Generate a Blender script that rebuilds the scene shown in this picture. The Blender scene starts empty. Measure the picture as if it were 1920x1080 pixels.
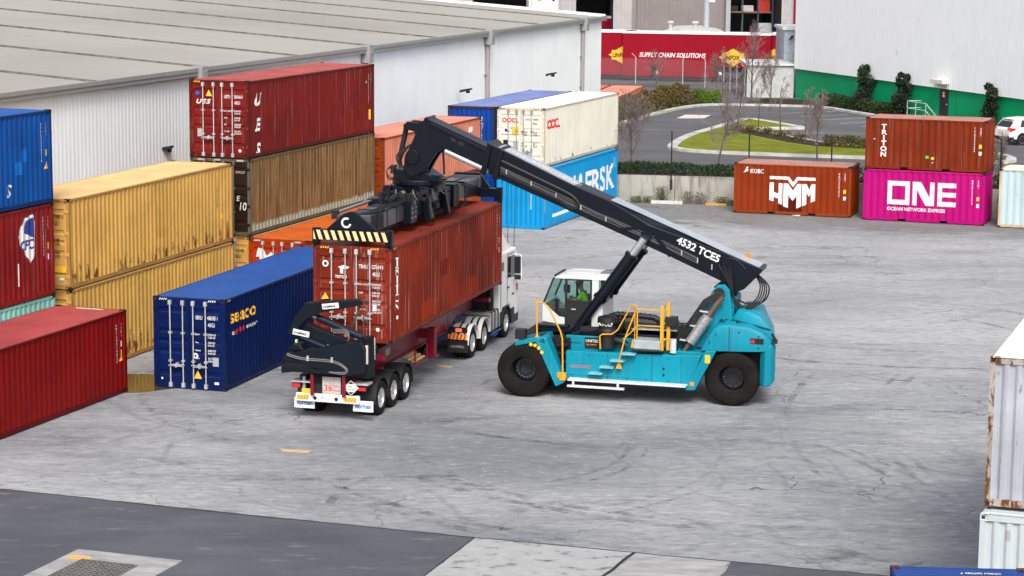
import bpy, bmesh, math, random
from mathutils import Vector, Matrix
R = math.radians
random.seed(7)
SC = bpy.context.scene
COL = SC.collection

# ---------------------------------------------------------------- camera, sky, sun, exposure
CAM_H, CAM_F, CAM_P, CAM_R = 14.2299, 4216.54, R(9.0123), R(0.49575)
cd = bpy.data.cameras.new("camera")
cam = bpy.data.objects.new("camera", cd); COL.objects.link(cam)
cd.sensor_width = 36.0; cd.lens = 36.0 * CAM_F / 1920.0
cd.clip_start = 0.5; cd.clip_end = 3000.0
_c, _s = math.cos(CAM_P), math.sin(CAM_P); _cr, _sr = math.cos(CAM_R), math.sin(CAM_R)
_rt, _dn, _fw = Vector((1, 0, 0)), Vector((0, -_s, -_c)), Vector((0, _c, -_s))
_x = _rt * _cr - _dn * _sr; _y = -(_rt * _sr + _dn * _cr)
_m = Matrix((_x, _y, -_fw)).transposed().to_4x4(); _m.translation = (0, 0, CAM_H)
cam.matrix_world = _m
SC.camera = cam

SUN_EL, SUN_AZ = R(44), R(176)        # azimuth from +Y clockwise: behind the camera, veiled by cloud
w = bpy.data.worlds.new("World"); SC.world = w; w.use_nodes = True
nt = w.node_tree; nt.nodes.clear()
sky = nt.nodes.new("ShaderNodeTexSky"); sky.sky_type = 'NISHITA'; sky.sun_disc = False
sky.sun_elevation = SUN_EL; sky.sun_rotation = SUN_AZ
sky.air_density = 1.0; sky.dust_density = 6.0; sky.ozone_density = 1.5
hs = nt.nodes.new("ShaderNodeHueSaturation"); hs.inputs['Saturation'].default_value = 0.4
bg = nt.nodes.new("ShaderNodeBackground"); bg.inputs['Strength'].default_value = 0.118
wo = nt.nodes.new("ShaderNodeOutputWorld")
nt.links.new(sky.outputs[0], hs.inputs['Color']); nt.links.new(hs.outputs[0], bg.inputs[0]); nt.links.new(bg.outputs[0], wo.inputs[0])
sd = bpy.data.lights.new("sun", 'SUN'); sd.energy = 1.5; sd.angle = R(20); sd.color = (1, 0.96, 0.9)
sun = bpy.data.objects.new("sun", sd); COL.objects.link(sun)
sv = Vector((math.sin(SUN_AZ) * math.cos(SUN_EL), math.cos(SUN_AZ) * math.cos(SUN_EL), math.sin(SUN_EL)))
sun.rotation_euler = sv.to_track_quat('Z', 'Y').to_euler()
SC.view_settings.view_transform = 'Standard'; SC.view_settings.look = 'None'
SC.view_settings.exposure = 0.8; SC.view_settings.gamma = 1.0
SC.cycles.max_bounces = 6; SC.cycles.transparent_max_bounces = 12
SC.cycles.use_denoising = True

# ---------------------------------------------------------------- helpers
def tag(o, label=None, cat=None, group=None, kind=None):
    if label: o['label'] = label
    if cat: o['category'] = cat
    if group: o['group'] = group
    if kind: o['kind'] = kind
    return o

def thing(name, label, cat, loc=(0, 0, 0), rz=0.0, group=None):
    o = bpy.data.objects.new(name, None); COL.objects.link(o)
    o.empty_display_size = 0.2
    o.location = loc; o.rotation_euler = (0, 0, rz)
    return tag(o, label, cat, group)

class MB:
    """collects faces; build() links them as one mesh object"""
    def __init__(s, xf=None): s.v = []; s.f = []; s.m = []; s.xf = xf
    def add(s, vs, fs, m=0):
        k = len(s.v)
        if s.xf is not None: vs = [s.xf @ Vector(p) for p in vs]
        s.v += [tuple(p) for p in vs]
        for f in fs: s.f.append([i + k for i in f]); s.m.append(m)
        return s
    def box(s, x0, x1, y0, y1, z0, z1, m=0):
        v = [(x, y, z) for x in (x0, x1) for y in (y0, y1) for z in (z0, z1)]
        return s.add(v, [(0, 1, 3, 2), (4, 6, 7, 5), (0, 4, 5, 1), (2, 3, 7, 6), (0, 2, 6, 4), (1, 5, 7, 3)], m)
    def prism(s, pts, plane, a0, a1, m=0):
        n = len(pts)
        P = {'xz': lambda p, a: (p[0], a, p[1]), 'yz': lambda p, a: (a, p[0], p[1]), 'xy': lambda p, a: (p[0], p[1], a)}[plane]
        v = [P(p, a0) for p in pts] + [P(p, a1) for p in pts]
        fs = [list(range(n))[::-1], list(range(n, 2 * n))] + [(i, (i + 1) % n, n + (i + 1) % n, n + i) for i in range(n)]
        return s.add(v, fs, m)
    def obox(s, a, b, w, h, m=0, up=(0, 0, 1)):
        """box bar from a to b, width w, height h"""
        a, b = Vector(a), Vector(b); d = (b - a).normalized(); u = Vector(up)
        sd = d.cross(u)
        if sd.length < 1e-4: sd = d.cross(Vector((1, 0, 0)))
        sd.normalize(); u = sd.cross(d)
        v = [p + sd * i * w / 2 + u * j * h / 2 for p in (a, b) for i, j in ((-1, -1), (1, -1), (1, 1), (-1, 1))]
        return s.add(v, [(0, 3, 2, 1), (4, 5, 6, 7)] + [(i, (i + 1) % 4, 4 + (i + 1) % 4, 4 + i) for i in range(4)], m)
    def tube(s, pts, r, n=8, m=0):
        pts = [Vector(p) for p in pts]; rs = r if isinstance(r, (list, tuple)) else [r] * len(pts)
        v = []; fs = []; pu = None
        for i, p in enumerate(pts):
            d = (pts[min(i + 1, len(pts) - 1)] - pts[max(i - 1, 0)])
            if d.length < 1e-9: d = Vector((0, 0, 1))
            d.normalize()
            if pu is None: u = d.orthogonal().normalized()
            else:
                u = pu - d * pu.dot(d)
                u = u.normalized() if u.length > 1e-6 else d.orthogonal().normalized()
            pu = u; q = d.cross(u)
            for k in range(n):
                a = 2 * math.pi * k / n
                v.append(p + (u * math.cos(a) + q * math.sin(a)) * rs[i])
        for i in range(len(pts) - 1):
            for k in range(n):
                fs.append((i * n + k, i * n + (k + 1) % n, (i + 1) * n + (k + 1) % n, (i + 1) * n + k))
        fs.append(list(range(n))[::-1]); fs.append([(len(pts) - 1) * n + k for k in range(n)])
        return s.add(v, fs, m)
    def lathe(s, prof, c, axis='y', n=32, m=0, caps=True):
        """prof: (radius, offset along axis)"""
        c = Vector(c); v = []; fs = []
        for r, o in prof:
            for k in range(n):
                a = 2 * math.pi * k / n; p, q = r * math.cos(a), r * math.sin(a)
                v.append(c + Vector({'y': (p, o, q), 'x': (o, p, q), 'z': (p, q, o)}[axis]))
        for i in range(len(prof) - 1):
            for k in range(n): fs.append((i * n + k, i * n + (k + 1) % n, (i + 1) * n + (k + 1) % n, (i + 1) * n + k))
        if caps and prof[0][0] > 1e-6: fs.append(list(range(n))[::-1])
        if caps and prof[-1][0] > 1e-6: fs.append([(len(prof) - 1) * n + k for k in range(n)])
        return s.add(v, fs, m)
    def ball(s, c, rx, ry, rz, m=0, n=12):
        prof = [(math.sin(math.pi * i / 8), -math.cos(math.pi * i / 8)) for i in range(9)]
        v = []; fs = []
        for r, h in prof:
            for k in range(n):
                a = 2 * math.pi * k / n; v.append((c[0] + rx * r * math.cos(a), c[1] + ry * r * math.sin(a), c[2] + rz * h))
        for i in range(8):
            for k in range(n): fs.append((i * n + k, i * n + (k + 1) % n, (i + 1) * n + (k + 1) % n, (i + 1) * n + k))
        return s.add(v, fs, m)
    def loft(s, secs, m=0, caps=True):
        n = len(secs[0]); v = [p for q in secs for p in q]; fs = []
        for i in range(len(secs) - 1):
            for k in range(n): fs.append((i * n + k, i * n + (k + 1) % n, (i + 1) * n + (k + 1) % n, (i + 1) * n + k))
        if caps: fs.append(list(range(n))[::-1]); fs.append([(len(secs) - 1) * n + k for k in range(n)])
        return s.add(v, fs, m)
    def quad(s, a, b, c, d, m=0): return s.add([a, b, c, d], [(0, 1, 2, 3)], m)
    def build_by(s, key, name, mats, parent=None, **kw):
        """one object for each group of faces that share key(face centre)"""
        g = {}
        for f, mi in zip(s.f, s.m):
            c = [sum(s.v[i][a] for i in f) / len(f) for a in range(3)]; g.setdefault(key(*c), []).append((f, mi))
        out = []
        for fs in g.values():
            q = MB(); idx = {}
            for f, mi in fs:
                for i in f:
                    if i not in idx: idx[i] = len(q.v); q.v.append(s.v[i])
                q.f.append([idx[i] for i in f]); q.m.append(mi)
            out.append(q.build(name, mats, parent, **kw))
        return out
    def build(s, name, mats, parent=None, smooth=None, bevel=0.0, fix=True):
        me = bpy.data.meshes.new(name); me.from_pydata(s.v, [], s.f)
        if not isinstance(mats, (list, tuple)): mats = [mats]
        for a in mats: me.materials.append(a)
        me.polygons.foreach_set('material_index', s.m)
        if fix:
            bm = bmesh.new(); bm.from_mesh(me)
            bmesh.ops.recalc_face_normals(bm, faces=bm.faces); bm.to_mesh(me); bm.free()
        if smooth is not None:
            me.shade_smooth(); me.set_sharp_from_angle(angle=R(smooth))
        me.update()
        o = bpy.data.objects.new(name, me); COL.objects.link(o)
        if parent: o.parent = parent
        if bevel:
            b = o.modifiers.new("bevel", 'BEVEL'); b.width = bevel; b.segments = 2; b.limit_method = 'ANGLE'; b.angle_limit = R(40)
        return o

def sm(pts, n=6):
    """smooth curve through 3-D points"""
    P = [Vector(p) for p in pts]; out = []
    for i in range(len(P) - 1):
        a, b, c, d = P[max(i - 1, 0)], P[i], P[i + 1], P[min(i + 2, len(P) - 1)]
        for k in range(n):
            t = k / n; out.append(.5 * (2 * b + (c - a) * t + (2 * a - 5 * b + 4 * c - d) * t * t + (3 * b - a - 3 * c + d) * t ** 3))
    return out + [P[-1]]
def copy_tree(o, parent=None):
    c = o.copy(); COL.objects.link(c)
    if parent: c.parent = parent
    for ch in list(o.children): copy_tree(ch, c)
    return c

# ---------------------------------------------------------------- materials
class NT:
    def __init__(s, name):
        s.mat = bpy.data.materials.new(name); s.mat.use_nodes = True
        s.t = s.mat.node_tree; s.t.nodes.clear()
        s.out = s.n('ShaderNodeOutputMaterial')
        s.tc = s.n('ShaderNodeTexCoord')
    def n(s, typ, **kw):
        a = s.t.nodes.new(typ)
        for k, v in kw.items(): setattr(a, k, v)
        return a
    def put(s, sock, v):
        if isinstance(v, bpy.types.NodeSocket): s.t.links.new(v, sock)
        elif v is not None:
            if isinstance(v, tuple) and len(v) == 3 and sock.type == 'RGBA': v = (*v, 1)
            sock.default_value = v
    def map(s, scale=(1, 1, 1), rot=(0, 0, 0), loc=(0, 0, 0), vec=None):
        a = s.n('ShaderNodeMapping'); s.put(a.inputs[0], vec or s.tc.outputs['Object'])
        a.inputs['Scale'].default_value = scale; a.inputs['Rotation'].default_value = rot; a.inputs['Location'].default_value = loc
        return a.outputs[0]
    def noise(s, vec, scale, detail=4, rough=.55, dist=0.0):
        a = s.n('ShaderNodeTexNoise'); s.put(a.inputs['Vector'], vec); a.inputs['Scale'].default_value = scale
        a.inputs['Detail'].default_value = detail; a.inputs['Roughness'].default_value = rough; a.inputs['Distortion'].default_value = dist
        return a.outputs[0]
    def ramp(s, fac, a, b, lo=0.0, hi=1.0):
        x = s.n('ShaderNodeMapRange'); s.put(x.inputs[0], fac); s.put(x.inputs[1], a); s.put(x.inputs[2], b)
        x.inputs[3].default_value = lo; x.inputs[4].default_value = hi; x.interpolation_type = 'SMOOTHSTEP'
        return x.outputs[0]
    def mix(s, fac, a, b, typ='MIX'):
        x = s.n('ShaderNodeMix', data_type='RGBA', blend_type=typ); s.put(x.inputs[0], fac); s.put(x.inputs[6], a); s.put(x.inputs[7], b)
        return x.outputs[2]
    def math(s, op, a, b=None):
        x = s.n('ShaderNodeMath', operation=op); s.put(x.inputs[0], a)
        if b is not None: s.put(x.inputs[1], b)
        return x.outputs[0]
    def bump(s, h, strength=.3, dist=.01):
        b = s.n('ShaderNodeBump'); b.inputs['Strength'].default_value = strength; b.inputs['Distance'].default_value = dist
        s.put(b.inputs['Height'], h); return b.outputs[0]
    def bsdf(s, col, rough=.5, metal=0.0, normal=None, spec=.5, **kw):
        p = s.n('ShaderNodeBsdfPrincipled'); s.put(p.inputs['Base Color'], col); s.put(p.inputs['Roughness'], rough)
        s.put(p.inputs['Metallic'], metal); s.put(p.inputs['Specular IOR Level'], spec)
        if normal is not None: s.put(p.inputs['Normal'], normal)
        for k, v in kw.items(): s.put(p.inputs[k.replace('_', ' ')], v)
        s.t.links.new(p.outputs[0], s.out.inputs[0]); return s.mat

def sc3(c, f): return tuple(min(1, x * f) for x in c)
_seed = [0]
def paint(name, col, rough=.5, dirt=.25, rust=0.0, fade=.15, dent=.26, scale=1.0, spec=.14, low=None, scratch=0.0):
    """weathered paint on sheet steel: streaks, scuffs, chalking, rust"""
    _seed[0] += 1; o = (_seed[0] * 3.7, _seed[0] * 1.9, _seed[0] * .7)
    if max(col) > 1.8 * min(col) and min(col) < .05: mn = min(col); col = tuple(max(.0015, (x - .7 * mn) * .8) for x in col)
    k = NT(name)
    b = k.map((scale,) * 3, loc=o)
    n1 = k.noise(b, .7, 5, .6)
    c = k.mix(k.ramp(n1, .3, .7), sc3(col, 1 - fade), sc3(col, 1 + fade))
    st = k.noise(k.map((5.5 * scale, 5.5 * scale, .28 * scale), loc=o), 1.0, 5, .65)
    c = k.mix(k.math('MULTIPLY', k.ramp(st, .52, .78), dirt), c, (.035, .028, .022))
    g = sum(col) / 3
    c = k.mix(k.math('MULTIPLY', k.ramp(st, .46, .25), .35 * dirt + .04), c, tuple(x * .7 + .3 * max(g * 1.5, .06) for x in col))
    sp = k.noise(b, 16, 3, .6)
    c = k.mix(k.math('MULTIPLY', k.ramp(sp, .68, .76), .3), c, tuple(x * .6 + .12 for x in col))
    if scratch > 0:
        sc_ = k.noise(k.map((17 * scale, 17 * scale, .32 * scale), loc=o), 1.0, 4, .6)
        c = k.mix(k.math('MULTIPLY', k.ramp(sc_, .57, .7), scratch), c, tuple(x * .75 + .16 for x in col))
    if rust > 0:
        rn = k.noise(k.map((2.6 * scale, 2.6 * scale, .9 * scale), loc=o), 1.3, 9, .72, .4)
        th = .74 - .3 * rust
        if low is not None:                      # more rust towards the sill, where water stands
            sep = k.n('ShaderNodeSeparateXYZ'); k.put(sep.inputs[0], k.tc.outputs['Object'])
            rn = k.math('ADD', rn, k.ramp(sep.outputs[2], low, .1, 0, .16))
        rm = k.ramp(rn, th, th + .07)
        rc = k.mix(k.noise(b, 9, 6), (.03, .012, .006), (.2, .075, .022))
        c = k.mix(rm, c, rc)
        rough = k.math('ADD', k.math('MULTIPLY', rm, .3), rough)
    h = k.noise(b, 1.7, 2)
    return k.bsdf(c, rough, 0, k.bump(h, dent, .06), spec)

def plain(name, col, rough=.5, metal=0.0, var=.12, scale=4.0, spec=.4, bump=0.0, **kw):
    _seed[0] += 1; o = (_seed[0] * 2.3, _seed[0] * 1.1, _seed[0] * 3.1)
    k = NT(name); b = k.map((scale,) * 3, loc=o); n = k.noise(b, 1.0, 6, .6)
    c = k.mix(k.ramp(n, .3, .7), sc3(col, 1 - var), sc3(col, 1 + var))
    return k.bsdf(c, rough, metal, k.bump(k.noise(b, 6, 4), bump, .01) if bump else None, spec, **kw)

def flat(name, col, rough=.6, emit=0.0):
    return plain(name, col, rough, 0, .06, 7.0, .3, **({'Emission_Color': (*col, 1), 'Emission_Strength': emit} if emit else {}))

WHITE = paint('white marking paint', (.64, .65, .64), .6, .4, .06, .1, 0)
BLACKM = flat('black marking paint', (.012, .012, .014))
YELM = flat('yellow marking paint', (.78, .42, .03))
ORGM = flat('orange marking paint', (.8, .22, .02))
REDM = flat('red marking paint', (.62, .02, .02))
GRYM = flat('grey placard', (.32, .32, .32))
NAVYM = flat('navy marking paint', (.02, .035, .2))
GREENM = flat('green sticker', (.04, .6, .09))
STEEL = plain('galvanised locking bar', (.42, .43, .44), .4, .25, .15)
CASTM = paint('corner casting steel', (.05, .03, .025), .7, .3, .5)
DARK = plain('dark underside', (.012, .012, .013), .8)
RUBBER = plain('tyre rubber', (.012, .0112, .011), .8, 0, .25, 3.0, .15, .3)
ALLOY = plain('aluminium wheel rim', (.55, .55, .56), .35, .6, .1)
CHROME = plain('polished cylinder rod', (.6, .62, .65), .22, .85, .05)
GLASS_DARK = plain('dark vehicle glass', (.012, .016, .018), .08, 0, .1, 2, .8)
AMBER = flat('amber lens', (.85, .2, .01), .3)
REDL = flat('red lens', (.7, .02, .02), .3)
REDLIT = flat('lit tail lamp', (.95, .05, .02), .3, 2.5)

# ---------------------------------------------------------------- lettering
_tc = {}
def text2d(s, bold=0.0, shear=0.0, align='LEFT', space=1.0, line=1.0):
    key = (s, bold, shear, align, space, line)
    if key not in _tc:
        cu = bpy.data.curves.new('t', 'FONT'); cu.body = s; cu.size = 1.0; cu.offset = bold; cu.shear = shear
        cu.align_x = align; cu.align_y = 'BOTTOM_BASELINE' if False else 'TOP_BASELINE'
        cu.space_character = space; cu.space_line = line; cu.resolution_u = 3; cu.fill_mode = 'FRONT'
        ob = bpy.data.objects.new('t', cu)
        me = bpy.data.meshes.new_from_object(ob)
        _tc[key] = ([(v.co.x, v.co.y) for v in me.vertices], [tuple(p.vertices) for p in me.polygons])
        bpy.data.objects.remove(ob); bpy.data.meshes.remove(me); bpy.data.curves.remove(cu)
    return _tc[key]

def place2d(mb, vs, fs, org, xd, yd, m=0, off=.004, wrap=None):
    """lay a flat drawing (u,v) on a face; wrap=(breaks, depth) follows corrugations along u"""
    org, xd, yd = Vector(org), Vector(xd), Vector(yd); nn = xd.cross(yd).normalized()
    if wrap:
        br, dep, u0 = wrap
        bm = bmesh.new(); bv = [bm.verts.new((u, v, 0)) for u, v in vs]
        for f in fs:
            try: bm.faces.new([bv[i] for i in f])
            except ValueError: pass
        lo, hi = min(u for u, v in vs), max(u for u, v in vs)
        for b in br:
            if lo < b - u0 < hi:
                bmesh.ops.bisect_plane(bm, geom=bm.verts[:] + bm.edges[:] + bm.faces[:], plane_co=(b - u0, 0, 0), plane_no=(1, 0, 0), dist=1e-5)
        bm.verts.index_update()
        P = [org + xd * v.co.x + yd * v.co.y + nn * (off - dep(v.co.x + u0)) for v in bm.verts]
        F = [[v.index for v in f.verts] for f in bm.faces]; bm.free()
        mb.add(P, F, m)
    else:
        mb.add([org + xd * u + yd * v + nn * off for u, v in vs], fs, m)

def letters(mb, s, size, org, xd, yd, m=0, bold=0.0, shear=0.0, align='LEFT', sx=1.0, off=.004, wrap=None, space=1.0, line=1.0):
    vs, fs = text2d(s, bold, shear, align, space, line)
    place2d(mb, [(u * size * sx, v * size) for u, v in vs], fs, org, xd, yd, m, off, wrap)

def shape(mb, pts, org, xd, yd, m=0, off=.004, wrap=None):
    place2d(mb, pts, [tuple(range(len(pts)))], org, xd, yd, m, off, wrap)

def ring2d(r0, r1, a0, a1, n=24):
    a = [R(a0 + (a1 - a0) * i / n) for i in range(n + 1)]
    vs = [(r1 * math.cos(t), r1 * math.sin(t)) for t in a] + [(r0 * math.cos(t), r0 * math.sin(t)) for t in a]
    return vs, [(i, i + 1, n + 2 + i, n + 1 + i) for i in range(n)]

# ---------------------------------------------------------------- shipping containers
L40, L20, CW, HC, HS = 12.192, 6.058, 2.438, 2.896, 2.591
MK = [WHITE, BLACKM, YELM, ORGM, REDM, GRYM, NAVYM, GREENM]
W_, B_, Y_, O_, R_, G_, N_, GR_ = range(8)

def corr(a, b, pitch, depth, first=True):
    """trapezoid profile between a and b -> [(u, inward depth)]"""
    n = max(1, round((b - a) / pitch)); p = (b - a) / n; out = [(a, 0.0)]
    for i in range(n):
        s = a + i * p
        out += [(s + p * .26, 0.0), (s + p * .5, depth), (s + p * .76, depth), (s + p, 0.0)]
    return out
def dep_fn(pr):
    def f(u):
        if u <= pr[0][0]: return pr[0][1]
        for (a, da), (b, db) in zip(pr, pr[1:]):
            if u <= b: return da + (db - da) * (u - a) / max(b - a, 1e-9)
        return pr[-1][1]
    return f
_cast = None
def casting_mesh():
    global _cast
    if _cast is None:
        bm = bmesh.new(); bmesh.ops.create_cube(bm, size=1)
        for v in bm.verts: v.co.x *= .178; v.co.y *= .162; v.co.z *= .118
        # oval holes pressed into every face
        for f in bm.faces[:]:
            r = bmesh.ops.inset_individual(bm, faces=[f], thickness=.032)
            bmesh.ops.translate(bm, verts=f.verts, vec=-f.normal * .03)
            f.material_index = 1
        me = bpy.data.meshes.new('corner_casting'); bm.to_mesh(me); bm.free()
        me.materials.append(CASTM); me.materials.append(DARK); _cast = me
    return _cast

_roofs = {}
def roof_of(pm):
    """same paint, specular raised so it mirrors the sky a little"""
    if pm.name not in _roofs:
        r_ = pm.copy(); r_.name = pm.name + ' on roof'; _roofs[pm.name] = r_
        for n_ in r_.node_tree.nodes:
            if n_.type == 'BSDF_PRINCIPLED': n_.inputs['Specular IOR Level'].default_value = .45
    return _roofs[pm.name]

def container(label, near, yaw, z, L, H, pm, group=None, frame=None, roof=None, end='door', far='panel', door=None, marks=(), bars=STEEL,
              pockets=False, pitch=.278, castm=None, cat='container'):
    t = thing('shipping_container', label, cat, (near[0], near[1], z), R(yaw), group or 'shipping containers around the yard')
    frame = frame or pm; roof = roof or roof_of(pm); door = door or pm
    hw = CW / 2
    # frame: posts, rails, floor
    f = MB()
    for x0, x1 in ((.005, .12), (L - .12, L - .005)):
        for s in (-1, 1):
            f.box(x0, x1, min(s * hw, s * (hw - .1)) + .003 * (s < 0), max(s * hw, s * (hw - .1)) - .003 * (s > 0), .1, H - .1)
        f.box(x0 + .01, x1 - .01, -hw + .1, hw - .1, H - .12, H - .018)
        f.box(x0 + .01, x1 - .01, -hw + .1, hw - .1, .02, .16)
    for s in (-1, 1):
        y0, y1 = sorted((s * (hw - .004), s * (hw - .07)))
        f.box(.13, L - .13, y0, y1, H - .09, H - .03)
        segs = [(.13, L - .13)]
        if pockets:
            c = L / 2; segs = [(.13, c - 1.24), (c - .86, c + .86), (c + 1.24, L - .13)]
        for a, b in segs: f.box(a, b, y0, y1, .045, .17)
        if pockets:
            for a, b in ((c - 1.24, c - .86), (c + .86, c + 1.24)): f.box(a, b, s * hw * .8 - .01, s * hw * .8 + .01, .03, .15, 1); f.box(a, b, y0, y1, .145, .17)
    f.box(.1, L - .1, -hw + .08, hw - .08, .13, .16, 1)
    f.build('frame', [frame, DARK], t)
    for x in (.089, L - .089):
        for y in (-hw + .081, hw - .081):
            for zz in (.059, H - .059):
                c = bpy.data.objects.new('corner_casting', casting_mesh()); COL.objects.link(c); c.parent = t; c.location = (x, y, zz)
                if castm:
                    c.material_slots[0].link = 'OBJECT'; c.material_slots[0].material = castm
    # corrugated sides
    pr = corr(.12, L - .12, pitch, .036); dep = dep_fn(pr)
    sides = {}
    for s in (-1, 1):
        m = MB(); y = hw - .012
        vs = []; n = len(pr)
        for u, d in pr: vs += [(u, s * (y - d), .165), (u, s * (y - d), H - .085)]
        m.add(vs, [(2 * i, 2 * i + 2, 2 * i + 3, 2 * i + 1) for i in range(n - 1)])
        sides[s] = m.build('side_panel', pm, t)
    # roof: shallow transverse ribs
    m = MB(); rp = corr(.12, L - .12, .22, .018); vs = []
    for u, d in rp: vs += [(u, -hw + .06, H - .012 - d), (u, hw - .06, H - .012 - d)]
    m.add(vs, [(2 * i, 2 * i + 1, 2 * i + 3, 2 * i + 2) for i in range(len(rp) - 1)])
    m.box(.11, L - .11, -hw + .07, -hw + .03, H - .035, H - .006); m.box(.11, L - .11, hw - .07, hw - .03, H - .035, H - .006)
    rf = m.build('roof', roof, t)
    ends = {}
    for which, kind, x, sg in (('near', end, 0.0, 1), ('far', far, L, -1)):
        if kind == 'panel':
            m = MB(); pe = corr(-hw + .1, hw - .1, .25, .045); vs = []
            for u, d in pe: vs += [(x + sg * (.03 + d), u, .155), (x + sg * (.03 + d), u, H - .11)]
            m.add(vs, [(2 * i, 2 * i + 2, 2 * i + 3, 2 * i + 1) for i in range(len(pe) - 1)])
            ends[which] = m.build('front_panel', pm, t); ends[which + '_w'] = pe
        else:
            for k, (ya, yb) in enumerate(((hw - .1, .008), (-.008, -hw + .1))):
                y0, y1 = min(ya, yb), max(ya, yb); hgt = H - .3; z0 = .17
                m = MB(); prz = [(0, 0)]
                for a, b in ((.09, .16), (.36, .42), (.485, .545), (.61, .67), (.855, .925)):
                    prz += [(a, 0), (a + .018, 1), (b - .018, 1), (b, 0)]
                prz.append((1, 0)); vs = []
                for q, d in prz: vs += [(x + sg * (.045 + .032 * d), y0 + .09, z0 + q * hgt), (x + sg * (.045 + .032 * d), y1 - .09, z0 + q * hgt)]
                m.add(vs, [(2 * i, 2 * i + 1, 2 * i + 3, 2 * i + 2) for i in range(len(prz) - 1)])
                xa, xb = sorted((x + sg * .03, x + sg * .09))
                m.box(xa, xb, y0, y0 + .09, z0, z0 + hgt); m.box(xa, xb, y1 - .09, y1, z0, z0 + hgt)
                m.box(xa, xb, y0 + .09, y1 - .09, z0 - .02, z0 + .05); m.box(xa, xb, y0 + .09, y1 - .09, z0 + hgt - .05, z0 + hgt + .02)
                d = m.build('door', door, t); ends[which + str(k)] = d
                hy = hw - .075 if k == 0 else -hw + .075
                hm = MB()
                for q in (.1, .37, .63, .9): hm.box(*sorted((x - sg * .012, x + sg * .03)), hy - .07, hy + .07, z0 + q * hgt - .05, z0 + q * hgt + .05)
                hm.build('hinge', door, d)
                for yb_ in ((.63, .2) if k == 0 else (-.15, -.57)):
                    bmesh_ = MB(); xo = x - sg * .035
                    bmesh_.tube([(xo, yb_, .07), (xo, yb_, H - .08)], .021, 8)
                    for zz, hh in ((.13, .07), (H - .16, .07)):
                        bmesh_.box(*sorted((xo - sg * .035, x + sg * .01)), yb_ - .05, yb_ + .05, zz - hh, zz + hh)
                    for q in (.28, .62): bmesh_.box(*sorted((xo - sg * .028, x + sg * .03)), yb_ - .05, yb_ + .05, .17 + q * hgt - .03, .17 + q * hgt + .03)
                    lb = bmesh_.build('locking_bar', bars, d, 40)
                    h2 = MB(); zz = .62 if yb_ in (.63, -.57) else .66
                    sgn = -1 if yb_ in (.63, -.15) else 1
                    h2.tube([(xo - sg * .03, yb_ - sgn * .06, zz + .12), (xo - sg * .05, yb_ + sgn * .28, zz + .12), (xo - sg * .05, yb_ + sgn * .42, zz + .11)], .018, 6)
                    h2.box(*sorted((xo - sg * .05, x + sg * .04)), yb_ + sgn * .2 - .03, yb_ + sgn * .2 + .03, zz + .07, zz + .18)
                    h2.build('handle', bars, d)
    # painted lettering
    acc = {}
    for mk in marks:
        face = mk[0]; mb = acc.setdefault(face, MB())
        if face == 'R': ox, xd, yd, wr = Vector((0, -hw + .012, 0)), Vector((1, 0, 0)), Vector((0, 0, 1)), True
        elif face == 'T': ox, xd, yd, wr = Vector((L, 0, H - .01)), Vector((0, 1, 0)), Vector((-1, 0, 0)), False
        elif face == 'N': ox, xd, yd, wr = Vector((.03, hw, 0)), Vector((0, -1, 0)), Vector((0, 0, 1)), False
        op = dict(mk[-1]) if isinstance(mk[-1], dict) else {}
        kind = mk[1]
        if kind == 'rail':                              # hazard dashes on the top rail
            for i in range(4): shape(mb, [(mk[2] + i * .07, 0), (mk[2] + i * .07 + .035, 0), (mk[2] + i * .07 + .075, .06), (mk[2] + i * .07 + .04, .06)], ox + yd * (H - .1) + xd * 0, xd, yd, Y_ if len(mk) < 4 else mk[3], .02)
            continue
        if kind == 'shape': pts, u, v, mm = mk[2], mk[3], mk[4], mk[5]; data = (pts, [tuple(range(len(pts)))])
        elif kind == 'mesh': data, u, v, mm = mk[2], mk[3], mk[4], mk[5]
        else:
            u, v, mm, size = mk[3], mk[4], mk[5], mk[2]
            vs, fs = text2d(kind, op.get('bold', 0.01), op.get('shear', 0), op.get('align', 'LEFT'), op.get('space', 1), op.get('line', 1))
            data = ([(a * size * op.get('sx', 1), b * size) for a, b in vs], fs)
        if face == 'N' and end == 'panel': wrap = (None)
        wrap = None
        if wr: wrap = ([p[0] for p in pr], dep, u)
        elif face == 'N' and end == 'panel':
            pe = ends['near_w']; fl = [(hw - q, d_) for q, d_ in reversed(pe)]
            wrap = ([p[0] for p in fl], dep_fn(fl), u)
        place2d(mb, data[0], data[1], ox + xd * u + yd * v, xd, yd, mm, op.get('off', .005), wrap)
    for face, mb in acc.items():
        par = {'R': sides[-1], 'T': rf}.get(face) or ends.get('near1') or ends.get('near')
        mb.build('lettering', MK, par, fix=False)
    return t

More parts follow.
